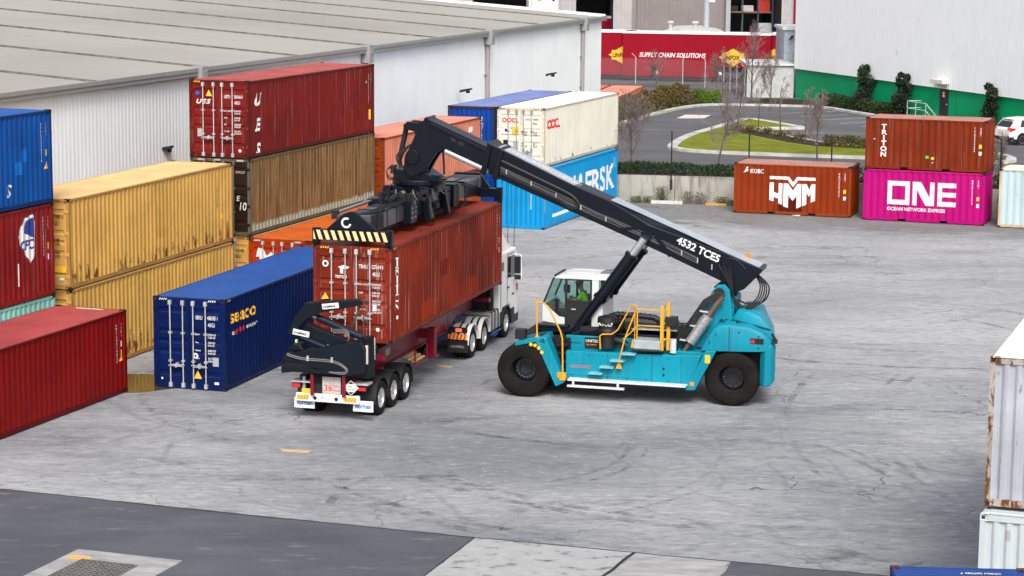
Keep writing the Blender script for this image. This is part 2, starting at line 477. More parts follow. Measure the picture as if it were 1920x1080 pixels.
def sq(w, h): return [(0, 0), (w, 0), (w, h), (0, h)]
def tri(w, h): return [(0, 0), (w, 0), (w / 2, h)]
def stack(s): return '\n'.join(s)
def codes(L, H, prefix='', top=.45, digits='TGHU 528141 7', t2='45G1', col=W_, sign='sq'):
    """the small upright letters stacked near the far end of a right-hand side"""
    out = [('R', stack(digits.replace(' ', '')), .115, L - .62, H - top, col, {'line': .98, 'bold': .02, 'align': 'CENTER'}),
           ('R', stack(t2), .115, L - .33, H - top, col, {'line': .98, 'bold': .02, 'align': 'CENTER'}),
           ('R', 'shape', sq(.13, .2), L - .39, H - top - .95, Y_)]
    if sign == 'tri': out.append(('R', 'shape', tri(.26, .24), L - .46, H - top - 1.35, Y_))
    else: out.append(('R', 'shape', sq(.13, .18), L - .39, H - top - 1.28, col))
    return out
def door_codes(H, code, num, typ='45G1', col=W_, lines=('MAX. GROSS', 'TARE', 'NET', 'CU. CAP.')):
    o = [('N', code, .17, 1.43, H - .66, col, {'sx': .6, 'bold': .015}), ('N', num, .17, 1.83, H - .66, col, {'sx': .56, 'bold': .015}), ('N', typ, .17, 1.85, H - .88, col, {'sx': .65, 'bold': .015})]
    for i, ln in enumerate(lines):
        zz = H - 1.16 - i * .25
        o.append(('N', ln, .07, 1.42, zz, col, {'sx': .8, 'bold': .02}))
        o.append(('N', ('32,500 KGS', '3,700 KGS', '28,800 KGS', '76.4 CU.M')[i] + '\n' + ('71,650 LBS', '8,160 LBS', '63,490 LBS', '2,700 CU.FT')[i], .085, 1.84, zz, col, {'sx': .66, 'bold': .02, 'line': 1.0}))
    return o

BROWN_FR = paint('rust brown frame paint', (.085, .03, .018), .6, .4, .55)
# --- the container on the spreader
PA = paint('oxide red paint', (.205, .031, .0185), .5, .42, .2, .28, scratch=.75)
marksA = ([('N', 'rail', .22), ('N', 'rail', 1.78), ('R', 'rail', .2)]
    + door_codes(HC, 'TRHU', '527614 0') + [
    ('N', 'TRITON', .12, .68, HC - .98, W_, {'bold': .03, 'sx': .85}), ('N', 'shape', [(0, 0), (.1, 0), (.1, .14), (.22, .14), (.3, .2), (.12, .26), (-.06, .2), (0, .14)], .84, HC - .84, W_),
    ('N', 'mesh', ring2d(.05, .1, 0, 360), .38, HC - .56, W_), ('N', 'shape', sq(.12, .17), 1.86, .98, W_), ('N', 'mesh', ring2d(.0, .06, 0, 360), 2.02, .42, W_),
    ('R', stack('TRITON'), .34, .66, HC - .62, W_, {'bold': .03, 'align': 'CENTER', 'sx': 1.25, 'line': .8}), ('R', 'shape', sq(.1, .1), .62, .66, W_)]
    + codes(L40, HC, digits='TRHU5276140'))
marksA += [('R', 'shape', sq(1.3, .55), 3.1, .2, 8), ('R', 'shape', sq(1.35, .6), 8.1, .2, 8), ('R', 'shape', sq(.3, .3), 9.9, .95, 8), ('R', 'shape', sq(.75, .5), 5.0, 1.3, 9)]
MK.append(paint('fresh red repair paint', (.27, .035, .015), .45, .2, .05, .15))
MK.append(paint('purplish repair paint', (.165, .022, .02), .5, .3, .1, .15))
MK.append(paint('dark brown repair paint', (.1, .012, .008), .5, .2, .05))
MK.append(paint('light blue marking', (.02, .16, .6), .5))
MK.append(paint('tan repair paint', (.47, .265, .06), .55, .2, .05))
container('oxide red container held by the reach stacker spreader above the trailer', (-4.75, 65.889), 74.7, 2.1, L40, HC, PA, frame=PA, marks=marksA)

# --- dark blue container on the ground beside it
PB = paint('dark navy paint', (.006, .016, .085), .42, .15, .03, .2)
PBR = paint('sky lit blue roof', (.04, .1, .32), .5, .12, .02, .1, spec=.4)  # lighter than the navy sides: sky light painted into the roof colour
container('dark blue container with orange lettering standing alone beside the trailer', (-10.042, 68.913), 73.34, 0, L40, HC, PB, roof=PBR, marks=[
    ('N', 'rail', .2, W_), ('N', 'rail', 1.85, W_), ('R', 'rail', .16, Y_)] + door_codes(HC, 'SEKU', '458185 1', lines=('MGW', 'Tare', 'Payload', 'Cubic')) + [
    ('N', 'shape', tri(.26, .26), 1.36, .36, Y_), ('N', 'shape', sq(.2, .28), 2.0, .78, G_), ('N', 'mesh', ring2d(.035, .09, 0, 360), 1.42, 1.08, W_), ('N', 'shape', sq(.15, .08), 2.05, .2, W_), ('N', 'mesh', ring2d(.0, .035, 0, 360), .27, .3, W_),
    ('R', 'seaco', .62, .42, HC - .82, Y_, {'bold': .016, 'sx': 1.45}), ('R', 'a', .22, .62, HC - 1.2, W_, {'bold': .02, 'sx': 1.4}), ('R', 'global', .22, .84, HC - 1.18, R_, {'bold': .01, 'sx': 1.3}), ('R', 'seacopier', .2, 1.72, HC - 1.16, W_, {'bold': .01, 'sx': 1.25, 'space': .9})])

# --- row along the shed, from left to right
PL = paint('bright blue paint', (.012, .085, .34), .45, .3, .12, .15)
container('bright blue container topmost of the leftmost stack against the pale shed', (-19.469, 58.237), 70.5, 5.79, L40, HC, PL, frame=paint('dark frame', (.012, .04, .14), .5, .4, .25), far='panel', marks=codes(L40, HC, digits='APHU7200318', sign='tri') + [
    ('R', 'S', .55, 9.55, .42, W_, {'shear': .2}), ('R', 'shape', sq(.42, .38), 10.1, 1.05, 11), ('R', 'shape', sq(.3, .4), 10.45, 1.42, 11), ('R', 'shape', sq(.06, .5), 10.45, 1.75, B_)])
PM = paint('faded crimson paint', (.23, .03, .03), .5, .25, .1, scratch=.5)
diam = [(0, .45), (.35, .95), (.85, 1.05), (1.0, .8), (.95, -.15), (.7, -.45), (.55, -.3), (.1, .2)]
container('red container with white and blue diamond emblem between the bright blue and teal ones', (-19.48, 58.27), 70.5, 2.894, L40, HC, PM, marks=codes(L40, HC, digits='CPCU1895443', t2='45G1') + [
    ('R', 'shape', diam, 10.15, 1.62, W_), ('R', 'shape', [(.3, .55), (.5, .9), (.85, .95), (.95, .75), (.92, .3)], 10.15, 1.62, N_, {'off': .009}), ('R', 'CPC', .42, 10.28, 1.62, N_, {'bold': .03, 'sx': .9, 'off': .01, 'shear': .1}), ('R', 'shape', sq(.05, .7), 10.1, .55, W_)])
PN = paint('pale teal paint', (.19, .45, .4), .5, .4, .2)
container('pale teal container at the bottom of the leftmost stack', (-19.5, 58.3), 70.5, 0, L40, HC, PN, marks=[])
PO = paint('signal red paint', (.19, .011, .011), .45, .12, .04, .12)
PORF = paint('bleached sky tinted red roof', (.3, .05, .05), .5, .12, .04, spec=.4)  # faded paint, with pinkish sky reflection mixed into the colour
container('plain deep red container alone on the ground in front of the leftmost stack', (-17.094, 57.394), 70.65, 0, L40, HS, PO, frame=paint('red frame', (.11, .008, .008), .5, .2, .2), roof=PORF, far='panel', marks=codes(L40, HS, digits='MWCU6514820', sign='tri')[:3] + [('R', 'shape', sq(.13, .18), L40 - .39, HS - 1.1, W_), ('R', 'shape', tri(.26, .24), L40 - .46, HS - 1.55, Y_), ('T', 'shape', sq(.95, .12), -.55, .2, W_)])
PJ = paint('mustard yellow paint', (.52, .295, .075), .5, .32, .3, .12, low=1.4)
PJF = paint('mustard frame', (.36, .19, .05), .55, .3, .5)
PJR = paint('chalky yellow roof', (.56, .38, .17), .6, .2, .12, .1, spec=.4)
yel = [('R', 'shape', sq(.9, 1.6), 6.1, .9, 12), ('R', 'shape', sq(.22, .18), 11.2, .95, Y_), ('N', '687588 5', .18, 1.72, HC - .62, B_, {'sx': .75}), ('N', '45G1', .18, 1.78, HC - .84, B_, {'sx': .75}), ('N', '30,480\n67,200', .13, 1.84, HC - 1.35, B_, {'sx': .7}), ('N', '28,600\n63,050', .13, 1.84, HC - 1.75, B_, {'sx': .7}), ('N', 'shape', sq(.5, .2), 1.8, .55, Y_), ('N', 'shape', sq(.16, .08), 2.05, .3, W_),
       ('R', stack('1UES07588'), .09, 10.9, HC - .75, B_, {'line': 1.0}), ('N', 'rail', 1.85, B_)]
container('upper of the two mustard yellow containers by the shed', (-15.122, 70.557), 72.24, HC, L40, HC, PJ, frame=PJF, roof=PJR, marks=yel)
container('lower of the two mustard yellow containers by the shed', (-15.10, 70.6), 72.24, 0, L40, HC, paint('mustard yellow paint b', (.5, .29, .075), .5, .35, .34, .12, low=1.5), frame=PJF, roof=PJR, marks=[('R', 'shape', sq(.9, 1.5), 6.1, 1.0, 12), ('R', 'shape', sq(.12, .2), 11.3, 1.0, B_), ('R', 'shape', sq(.12, .2), 11.6, 1.05, B_)])
PC = paint('dark crimson paint', (.175, .022, .02), .48, .3, .2, .2, scratch=.4)
container('dark red container with slanted white letters topmost on the rusty striped container', (-10.948, 83.497), 71.17, 2 * HC, L40, HC, PC, frame=paint('rusted red frame', (.1, .018, .014), .6, .3, .5), roof=paint('worn sky tinted red roof', (.3, .06, .055), .55, .2, .12, .25, spec=.4), marks=door_codes(HC, 'UETU', '504546 0') + [  # roof red: wear plus sky reflection painted in as a paler tone
    ('N', 'UES', .23, .26, HC - .88, W_, {'bold': .035, 'shear': .3, 'sx': 1.3, 'space': 1.25}), ('N', 'mesh', ring2d(0, .075, 0, 360), .34, HC - .5, 11), ('N', 'shape', tri(.26, .24), .68, HC - .6, Y_), ('N', 'shape', sq(.2, .3), .32, .78, G_), ('N', 'mesh', ring2d(0, .06, 0, 360), 2.06, .3, W_), ('N', 'rail', .18, Y_),
    ('R', stack('UES'), .62, .78, HC - .95, W_, {'bold': .045, 'shear': .35, 'align': 'CENTER', 'sx': 1.1, 'line': 1.5}), ('R', 'shape', sq(.17, .42), L40 - .55, .6, Y_), ('R', 'shape', tri(.24, .22), L40 - .95, HC - .75, Y_)] + codes(L40, HC, digits='UETU5045460')[:2])
# rusty striped: weather has left tan ribs and brown valleys
k = NT('rusted ribbed steel'); st = k.noise(k.map((7, 7, .3)), 1, 6, .7); bl = k.noise(k.map((1.2, 1.2, 1.2)), 1, 6, .65)
c = k.mix(k.ramp(st, .35, .65), (.07, .028, .009), (.2, .115, .045)); c = k.mix(k.ramp(bl, .45, .7), c, (.12, .05, .018))
sp = k.n('ShaderNodeSeparateXYZ'); k.put(sp.inputs[0], k.tc.outputs['Object'])
c = k.mix(k.math('MULTIPLY', k.ramp(k.math('ADD', k.ramp(sp.outputs[2], .75, .2), k.noise(k.map((3, 3, 1.2)), 1, 6, .7)), 1.0, 1.35), .75), c, (.3, .36, .3))
RUSTY = k.bsdf(c, .75, 0, k.bump(bl, .3, .03), .2)
c2 = container('rusty brown striped container with tan ribs under the dark red topmost one', (-10.93, 83.5), 71.17, HC, L40, HC, RUSTY, frame=paint('greenish rusted frame', (.09, .08, .06), .7, .4, .6), door=paint('blackened brown door', (.03, .018, .012), .6, .5, .4), bars=plain('dull bar', (.1, .1, .09), .6), pitch=.3,
    marks=[('N', 'E', .28, 1.86, 1.32, W_, {'shear': .2}), ('N', '10', .42, 1.94, .98, W_, {'shear': .15, 'sx': .8}), ('N', '304259', .13, 1.84, 2.35, G_), ('N', 'rail', .3, W_), ('N', 'rail', .95, W_), ('N', 'rail', 1.9, W_)])
# tan crests of the ribs, worn by handling, are a strip of their own colour
rib = paint('tan worn rib paint', (.29, .215, .1), .65, .6, .4, .3)
prr = corr(.12, L40 - .12, .3, .036); m = MB()
for i in range(0, len(prr) - 1, 4):
    a, b = prr[i][0] + .035, prr[i + 1][0] + .004
    m.quad((max(a, .125), -CW / 2 + .009, .18), (b, -CW / 2 + .009, .18), (b, -CW / 2 + .009, HC - .09), (max(a, .125), -CW / 2 + .009, HC - .09))
m.build('rib_crest', rib, [o for o in c2.children if o.name.startswith('side_panel')][0])
container('mustard container at the very bottom beneath the rusty striped one', (-10.91, 83.52), 71.17, 0, L40, HC, PJ, frame=PJF, roof=PJR, marks=[('N', '025145', .18, 1.74, HC - .6, B_, {'sx': .75}), ('N', '45G1', .18, 1.74, HC - .82, B_, {'sx': .75}), ('N', 'rail', 1.9, B_)])
PQ = paint('bright orange paint', (.5, .075, .018), .5, .2, .14)
bird = [(0, 0), (.1, .36), (.32, .3), (.44, .06), (.62, .22), (.86, -.02), (.62, .06), (.5, -.06), (.3, -.04), (.16, -.2), (.14, .02)]
container('orange container with a white bird emblem on its doors behind the dark blue one', (-8.652, 82.418), 71.2, 0, L40, HC, PQ, frame=paint('orange frame', (.3, .05, .015), .5, .3, .35), door=paint('orange red door paint', (.42, .04, .014), .5), roof=paint('orange roof', (.54, .12, .03), .55, .25, .2, spec=.4), marks=[
    ('N', 'rail', .2, W_), ('N', 'rail', 1.85, W_), ('N', 'shape', bird, .28, HC - .7, W_), ('N', 'shape', sq(.3, .2), 1.42, HC - .62, W_), ('N', 'ENFU', .15, 1.3, HC - .95, W_, {})])
PS = paint('salmon orange paint', (.47, .16, .105), .55, .3, .22, .15)
PSR = paint('salmon roof', (.56, .2, .14), .6, .2, .1, spec=.4)
container('faded salmon container with a small white notice, in the row beyond the rusty stack', (-6.678, 96.031), 70.93, HC, L40, HS, PS, frame=paint('rusted orange frame', (.24, .05, .018), .6, .3, .5), roof=PSR, door=paint('burnt orange door', (.3, .06, .018), .6, .5, .5), marks=[('R', 'shape', sq(.55, .25), 10.5, HS - .62, W_), ('R', 'shape', sq(.12, .3), 11.6, HS - 1.2, W_)])
container('burnt orange container at the bottom under the salmon one', (-6.66, 96.05), 70.93, 0, L40, HC, paint('burnt orange paint', (.34, .07, .022), .55, .4, .35), marks=[])
PI = paint('ultramarine paint', (.014, .06, .3), .45, .3, .12)
container('ultramarine container beside the cream white one, ribbed end outward', (-2.071, 109.687), 70.59, HC, L40, HC, PI, frame=paint('blackened frame', (.03, .02, .02), .6, .4, .4), roof=paint('dull violet blue roof', (.13, .17, .36), .55, .35, .1, .2, spec=.4), end='panel', marks=[('N', stack('APHU719580'), .15, 1.72, HC - .6, W_, {'line': .95, 'bold': .02})])
container('ultramarine container on the ground under the other ultramarine one', (-2.06, 109.7), 70.59, 0, L40, HC, PI, end='panel')
PH = paint('cream white paint', (.6, .585, .5), .5, .2, .16, .06, low=.9)
container('cream white container with red lettering on top of the sky blue one', (.352, 109.0), 70.35, HC, L40, HC, PH, frame=paint('rust stained cream', (.5, .4, .29), .55, .3, .42), roof=paint('white roof', (.78, .76, .72), .55, .1, .03, .05, spec=.4), bars=plain('grey locking bar', (.25, .26, .26), .5, .2), marks=[
    ('N', 'rail', .15, B_), ('N', 'rail', 1.85, B_), ('N', 'OOCL', .3, .25, HC - .72, R_, {'bold': .03, 'sx': 1.0}), ('N', 'shape', sq(.36, .36), .28, HC - 1.3, W_), ('N', 'mesh', ring2d(0, .08, 0, 360), .46, HC - 1.12, N_, {'off': .009}), ('N', 'shape', sq(.36, .36), .76, HC - 1.3, Y_), ('N', 'shape', sq(.26, .36), .32, HC - 1.95, B_), ('N', 'shape', sq(.26, .36), .82, HC - 1.98, G_),
    ('N', 'OOCU', .14, 1.45, HC - .6, B_, {'sx': .65}), ('N', '704245 7', .14, 1.84, HC - .6, B_, {'sx': .6}), ('N', '45G1', .14, 1.84, HC - .8, B_, {'sx': .8}), ('N', 'MGW\nTARE', .13, 1.24, HC - 1.22, B_, {}), ('N', '32.5\n3.74', .13, 1.84, HC - 1.22, B_, {}), ('N', 'NET\nCU CAP', .13, 1.24, HC - 1.78, B_, {'sx': .7}), ('N', '28.7\n76.3', .13, 1.84, HC - 1.78, B_, {}),
    ('R', 'OOCL', .62, .5, HC - 1.05, R_, {'bold': .04, 'sx': 1.2, 'space': .85}), ('R', 'shape', sq(.12, .2), .45, 1.3, GR_), ('R', stack('OOCU'), .1, L40 - .7, HC - .5, B_, {})])
PG = paint('sky blue paint', (.02, .3, .63), .45, .12, .03, .08)
container('sky blue container with big white lettering under the cream white one', (.362, 108.083), 70.54, 0, L40, HC, PG, end='panel', marks=[('R', 'MAERSK', 1.75, 3.3, .92, W_, {'bold': .03, 'sx': 1.28}), ('R', 'shape', sq(2.4, .16), 1.4, .45, W_), ('N', 'shape', sq(.06, .75), 1.72, .95, W_), ('R', 'shape', sq(.14, 1.0), .03, .8, Y_), ('R', stack('MRKU'), .14, L40 - .7, HC - .5, W_, {}), ('R', stack('45G1'), .14, L40 - .4, HC - .6, W_, {})])
# --- containers at the retaining wall
PD = paint('brick orange paint', (.235, .036, .012), .5, .16, .12, .12)
hm = [  # block lettering with a notched bar above, drawn as polygons
    [(0, 1.43), (1.12, 1.43), (1.45, 1.1), (1.78, 1.43), (2.85, 1.43), (2.85, 1.57), (1.7, 1.57), (1.45, 1.32), (1.2, 1.57), (0, 1.57)],
    [(0, 1.28), (.26, 1.28), (.26, .86), (.56, .78), (.56, 1.26), (.82, 1.26), (.82, .27), (.56, .34), (.56, .56), (.26, .62), (.26, .42), (0, .48)],
    [(.88, 1.26), (1.16, 1.26), (1.45, .94), (1.74, 1.26), (1.98, 1.26), (1.98, .24), (1.7, .14), (1.7, .72), (1.45, .48), (1.18, .74), (1.18, .14), (.88, .22)],
    [(2.04, 1.26), (2.3, 1.26), (2.46, 1.02), (2.62, 1.28), (2.85, 1.28), (2.85, .52), (2.58, .44), (2.58, .86), (2.46, .7), (2.3, .88), (2.3, .34), (2.04, .26)]]
def poly_fill(polys):
    vs, fs = [], []
    from mathutils.geometry import tessellate_polygon
    for p in polys:
        k0 = len(vs); vs += p
        fs += [tuple(k0 + i for i in t_) for t_ in tessellate_polygon([[Vector((a, b, 0)) for a, b in p]])]
    return vs, fs
def bx2(x0, y0, x1, y1): return [(x0, y0), (x1, y0), (x1, y1), (x0, y1)]
one = [bx2(0, 0, .22, 1), bx2(.88, 0, 1.1, 1), bx2(.22, 0, .88, .2), bx2(.22, .8, .88, 1),
       bx2(1.24, 0, 1.46, 1), bx2(2.12, 0, 2.34, 1), [(1.46, 1), (1.46, .68), (1.92, 0), (2.12, 0), (2.12, .32), (1.66, 1)],
       bx2(2.5, 0, 2.72, 1), bx2(2.72, .8, 3.42, 1), bx2(2.72, .4, 3.42, .6), bx2(2.72, 0, 3.42, .2)]
roofp = paint('pink grey worn sky tinted roof', (.36, .17, .14), .6, .25, .1, .15, spec=.4)  # worn paint and a painted sky reflection share this pink tone
container('brick orange twenty-foot container on the ground with white block lettering by the wall', (11.748, 116.343), -18.08, 0, L20, HS, PD, frame=paint('brown orange frame', (.26, .055, .016), .55, .25, .3), roof=roofp, pockets=True, end='panel', far='panel', pitch=.34, group=None, marks=[
    ('R', 'mesh', poly_fill([[(a * .83, b * 1.13) for a, b in p] for p in hm]), 1.87, .2, W_, {}), ('R', 'KOBC', .3, .85, HS - .5, W_, {'bold': .02, 'sx': .85}), ('R', 'shape', [(0, 0), (.1, .06), (.2, .3), (.3, .32), (.22, .2), (.32, .14), (.2, .06)], .45, HS - .5, W_), ('R', 'shape', sq(1.25, .62), 2.3, .19, 10, {'off': .002})] + codes(L20, HS, digits='GAOU208704 3', t2='22G1', top=.42))
PE_ = paint('magenta paint', (.45, .01, .175), .42, .08, .01, .06)
container('magenta twenty-foot container on the ground with huge white lettering', (18.098, 113.885), -20.7, 0, L20, HS, PE_, roof=paint('magenta roof', (.5, .03, .22), .5, spec=.4), pockets=True, end='panel', far='panel', pitch=.34, marks=[
    ('R', 'mesh', poly_fill([[(a * 1.0, b * 1.18) for a, b in p] for p in one]), 1.23, .86, W_, {}), ('R', 'OCEAN NETWORK EXPRESS', .235, 1.22, .56, W_, {'bold': .025, 'sx': .97})] + codes(L20, HS, digits='ONEU2345678', t2='22G1', top=.42))
PF_ = paint('terracotta red paint', (.19, .03, .012), .5, .3, .12, .15, scratch=.5)
container('terracotta twenty-foot container stacked on the magenta one', (18.136, 114.0), -20.63, HS, L20, HS, PF_, frame=paint('terracotta frame', (.2, .035, .013), .5, .2, .2), roof=roofp, pockets=True, end='panel', far='panel', pitch=.34, marks=[
    ('R', stack('TRITON'), .33, .92, HS - .56, W_, {'bold': .035, 'align': 'CENTER', 'sx': 1.2, 'line': .84}), ('R', 'shape', sq(.15, .14), 3.05, .62, GR_), ('R', 'shape', sq(.15, .12), 3.32, .58, Y_), ('R', 'shape', sq(.05, .05), 3.37, .4, W_), ('R', 'shape', sq(.06, .06), .42, 1.48, W_)] + codes(L20, HS, digits='TLLU232345 6', t2='22G1', top=.42))
PV = paint('pale ice blue paint', (.37, .47, .5), .5, .35, .42, .06)
container('pale ice blue container with rusty corners at the far right edge', (24.35, 111.3), -20.0, 0, L20, HC, PV, frame=paint('rusted cream frame', (.45, .34, .22), .6, .4, .55), roof=paint('white rusty roof', (.66, .62, .58), .6, .2, .25, spec=.4), end='panel', far='panel', pitch=.34)
# --- right edge stack near the camera
PP = paint('lilac grey paint', (.34, .355, .4), .5, .5, .42, .15, scratch=.4)
container('old lilac grey container with rust streaked posts on top at the right edge', (10.52, 42.84), 70.3, 3.08, L40, 3.0, PP, frame=paint('rust eaten frame', (.3, .27, .25), .65, .5, .86, scale=1.6), roof=paint('white ribbed roof', (.74, .72, .68), .55, .15, .08, spec=.4), end='panel', castm=paint('rusty casting', (.12, .045, .02), .7, .3, .8))
PQ2 = paint('new ice white paint', (.42, .47, .49), .4, .06, .01, .04)
container('clean ice white container under the rust streaked one at the right edge', (10.35, 42.4), 70.3, .1, L40, 2.93, PQ2, end='panel', castm=PQ2, marks=[('N', 'shape', sq(.1, .2), .5, 2.45, G_)])
PR = paint('worn cobalt paint', (.03, .07, .25), .55, .3, .12)
container('worn cobalt blue container at the bottom edge, only its roof end in view', (7.44, 27.42), 84.3 + 2.4, .0, L40, HC, PR, marks=[('T', 'CMAU 267585 7', .14, -.72, .36, W_, {'sx': .75, 'bold': .02})], castm=paint('rust casting b', (.14, .05, .025), .7, .3, .8))
# --- two beyond the shed, seen past its corner
container('faded coral container beyond the corner of the pale shed', (6.37, 161.6), 78.4, 0, L40, HS, PS, roof=PSR, group=None)
container('darker coral container tucked behind the shed, beside the faded coral one', (3.8, 162.15), 78.4, 0, L40, HS, paint('coral paint', (.4, .09, .06), .55), roof=paint('coral roof', (.42, .12, .1), .6, spec=.4))

# ---------------------------------------------------------------- ground
def ragged(pts, amp=.05, step=.35, seed=1):
    rg = random.Random(seed); out = []
    for a, b in zip(pts, pts[1:] + pts[:1]):
        L = math.dist(a, b); n_ = max(1, min(160, int(L / step)))
        for i in range(n_):
            q = i / n_; j = amp if 0 < i else 0
            out.append((a[0] + (b[0] - a[0]) * q + rg.gauss(0, j * .5), a[1] + (b[1] - a[1]) * q + rg.gauss(0, j * .5)))
    return out
def sheet(name, pts, z, mat, kind='structure'):
    if 'asphalt' in name or 'slab' in name: pts = ragged(pts)
    m = MB(); m.add([(x, y, z) for x, y in pts], [list(range(len(pts)))])
    o = m.build(name, mat, None); tag(o, kind=kind); return o
def ground_material():
    k = NT('weathered concrete yard')
    P = k.tc.outputs['Object']
    warp = k.n('ShaderNodeTexNoise'); k.put(warp.inputs['Vector'], P); warp.inputs['Scale'].default_value = .35; warp.inputs['Detail'].default_value = 3
    wv = k.n('ShaderNodeVectorMath', operation='MULTIPLY_ADD'); k.put(wv.inputs[0], warp.outputs['Color']); wv.inputs[1].default_value = (1.1, 1.1, 0); k.put(wv.inputs[2], P)
    V = wv.outputs[0]
    big = k.noise(k.map((.05, .07, 1)), 1, 4, .6)
    c = k.mix(k.ramp(big, .32, .68), (.2, .205, .222), (.385, .383, .378))
    # scrubbed tyre streaks in several directions
    for rot, sx, sy, lo, hi, amt, col in ((-8, .3, 1.1, .5, .72, .5, (.115, .12, .135)), (24, .25, 1.5, .53, .72, .4, (.13, .135, .145)), (-42, .3, 1.9, .53, .72, .38, (.12, .12, .13)), (-12, .22, .8, .5, .34, .38, (.44, .437, .43)), (8, 1.0, 3.4, .52, .68, .45, (.45, .445, .44)), (-20, 1.2, 4.5, .51, .68, .5, (.125, .13, .14)), (-4, 1.6, 7.0, .52, .66, .4, (.13, .135, .145)), (15, 2.0, 6.0, .54, .68, .35, (.47, .465, .46)), (62, .5, 3.0, .56, .72, .3, (.13, .13, .14))):
        s_ = k.noise(k.map((sx, sy, 1), (0, 0, R(rot)), (rot, rot * .3, 0), V), 1, 8, .68)
        c = k.mix(k.math('MULTIPLY', k.ramp(s_, lo, hi), amt), c, col)
    # sweeping turning arcs
    for cx, cy, rr, msk in ((-2, 58, 1.35, 3.1), (14, 62, 1.1, 9.7), (20, 88, .8, 17.3)):
        w_ = k.n('ShaderNodeTexWave', wave_type='RINGS', rings_direction='Z'); k.put(w_.inputs[0], k.map((1, 1, 1), (0, 0, 0), (-cx, -cy, 0), V))
        w_.inputs['Scale'].default_value = .13 * rr; w_.inputs['Distortion'].default_value = 1.2; w_.inputs['Detail'].default_value = 4; w_.inputs['Detail Scale'].default_value = .7
        mk = k.noise(k.map((.1, .13, 1), (0, 0, 0), (msk, msk, 0)), 1, 3)
        c = k.mix(k.math('MULTIPLY', k.math('MULTIPLY', k.ramp(w_.outputs[1], .965, 1.0), k.ramp(mk, .5, .64)), .3), c, (.085, .09, .1))
    # cracks
    cw = k.n('ShaderNodeTexNoise'); k.put(cw.inputs['Vector'], P); cw.inputs['Scale'].default_value = .9; cw.inputs['Detail'].default_value = 5
    cv = k.n('ShaderNodeVectorMath', operation='MULTIPLY_ADD'); k.put(cv.inputs[0], cw.outputs['Color']); cv.inputs[1].default_value = (1.6, 1.6, 0); k.put(cv.inputs[2], P)
    vo = k.n('ShaderNodeTexVoronoi', feature='DISTANCE_TO_EDGE'); k.put(vo.inputs['Vector'], k.map((1, .8, 1), vec=cv.outputs[0])); vo.inputs['Scale'].default_value = .19
    mk = k.noise(k.map((.13, .11, 1), loc=(5, 2, 0)), 1, 2)
    cr = k.math('MULTIPLY', k.ramp(vo.outputs['Distance'], .007, .002), k.ramp(mk, .46, .6))
    c = k.mix(k.math('MULTIPLY', cr, .85), c, (.05, .05, .055))
    # oil and rubber build-up
    oil = k.noise(k.map((.14, .3, 1), (0, 0, R(-10)), (3, 8, 0), V), 1, 8, .7)
    c = k.mix(k.math('MULTIPLY', k.ramp(oil, .53, .7), .55), c, (.085, .09, .105))
    damp = k.noise(k.map((.07, .11, 1), (0, 0, R(12)), (13, 1, 0), V), 1, 6, .6)
    c = k.mix(k.math('MULTIPLY', k.ramp(damp, .5, .68), .45), c, (.12, .125, .14))
    # ground-in dirt along the retaining wall
    sp = k.n('ShaderNodeSeparateXYZ'); k.put(sp.inputs[0], P)
    line = k.math('ADD', sp.outputs[1], k.math('MULTIPLY', sp.outputs[0], .27))
    far = k.ramp(k.math('ADD', line, k.math('MULTIPLY', k.noise(k.map((.35, .6, 1), (0, 0, R(-14))), 1, 6, .65), 12)), 116.8, 120.8)
    c = k.mix(k.math('MULTIPLY', far, .95), c, (.05, .048, .046))
    mid = k.math('MULTIPLY', k.ramp(line, 72, 88), k.ramp(k.noise(k.map((.06, .1, 1), loc=(2, 9, 0)), 1, 4), .3, .55, .4, 1))
    c = k.mix(k.math('MULTIPLY', mid, .34), c, (.41, .405, .4))
    for bx_, by_, rx_, ry_ in ((0, 61, 9, 7), (17, 54, 9, 7), (-3, 70, 5, 9)):     # grime of the working areas, with shade around the vehicles painted in
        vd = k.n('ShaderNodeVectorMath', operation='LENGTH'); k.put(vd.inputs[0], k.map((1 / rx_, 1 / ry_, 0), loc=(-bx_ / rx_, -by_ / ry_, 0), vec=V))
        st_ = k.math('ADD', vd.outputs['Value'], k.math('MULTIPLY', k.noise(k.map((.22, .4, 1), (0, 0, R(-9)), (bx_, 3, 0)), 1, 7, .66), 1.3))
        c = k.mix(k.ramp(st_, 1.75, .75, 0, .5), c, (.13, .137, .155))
    c = k.mix(1.0, c, (.975, 1.0, 1.03), 'MULTIPLY')
    g = k.noise(P, 22, 5, .7)
    c = k.mix(k.ramp(g, .3, .72, 0, .3), c, (.12, .12, .125))
    g2 = k.noise(k.map((2.2, 5, 1), (0, 0, R(-7))), 1, 8, .78)
    c = k.mix(k.ramp(g2, .5, .66, 0, .6), c, (.1, .104, .115)); c = k.mix(k.ramp(g2, .46, .32, 0, .6), c, (.5, .5, .495))
    return k.bsdf(c, k.ramp(damp, .45, .65, .85, .55), 0, k.bump(k.noise(P, 9, 5), .25, .012), .35)
YARD = ground_material()
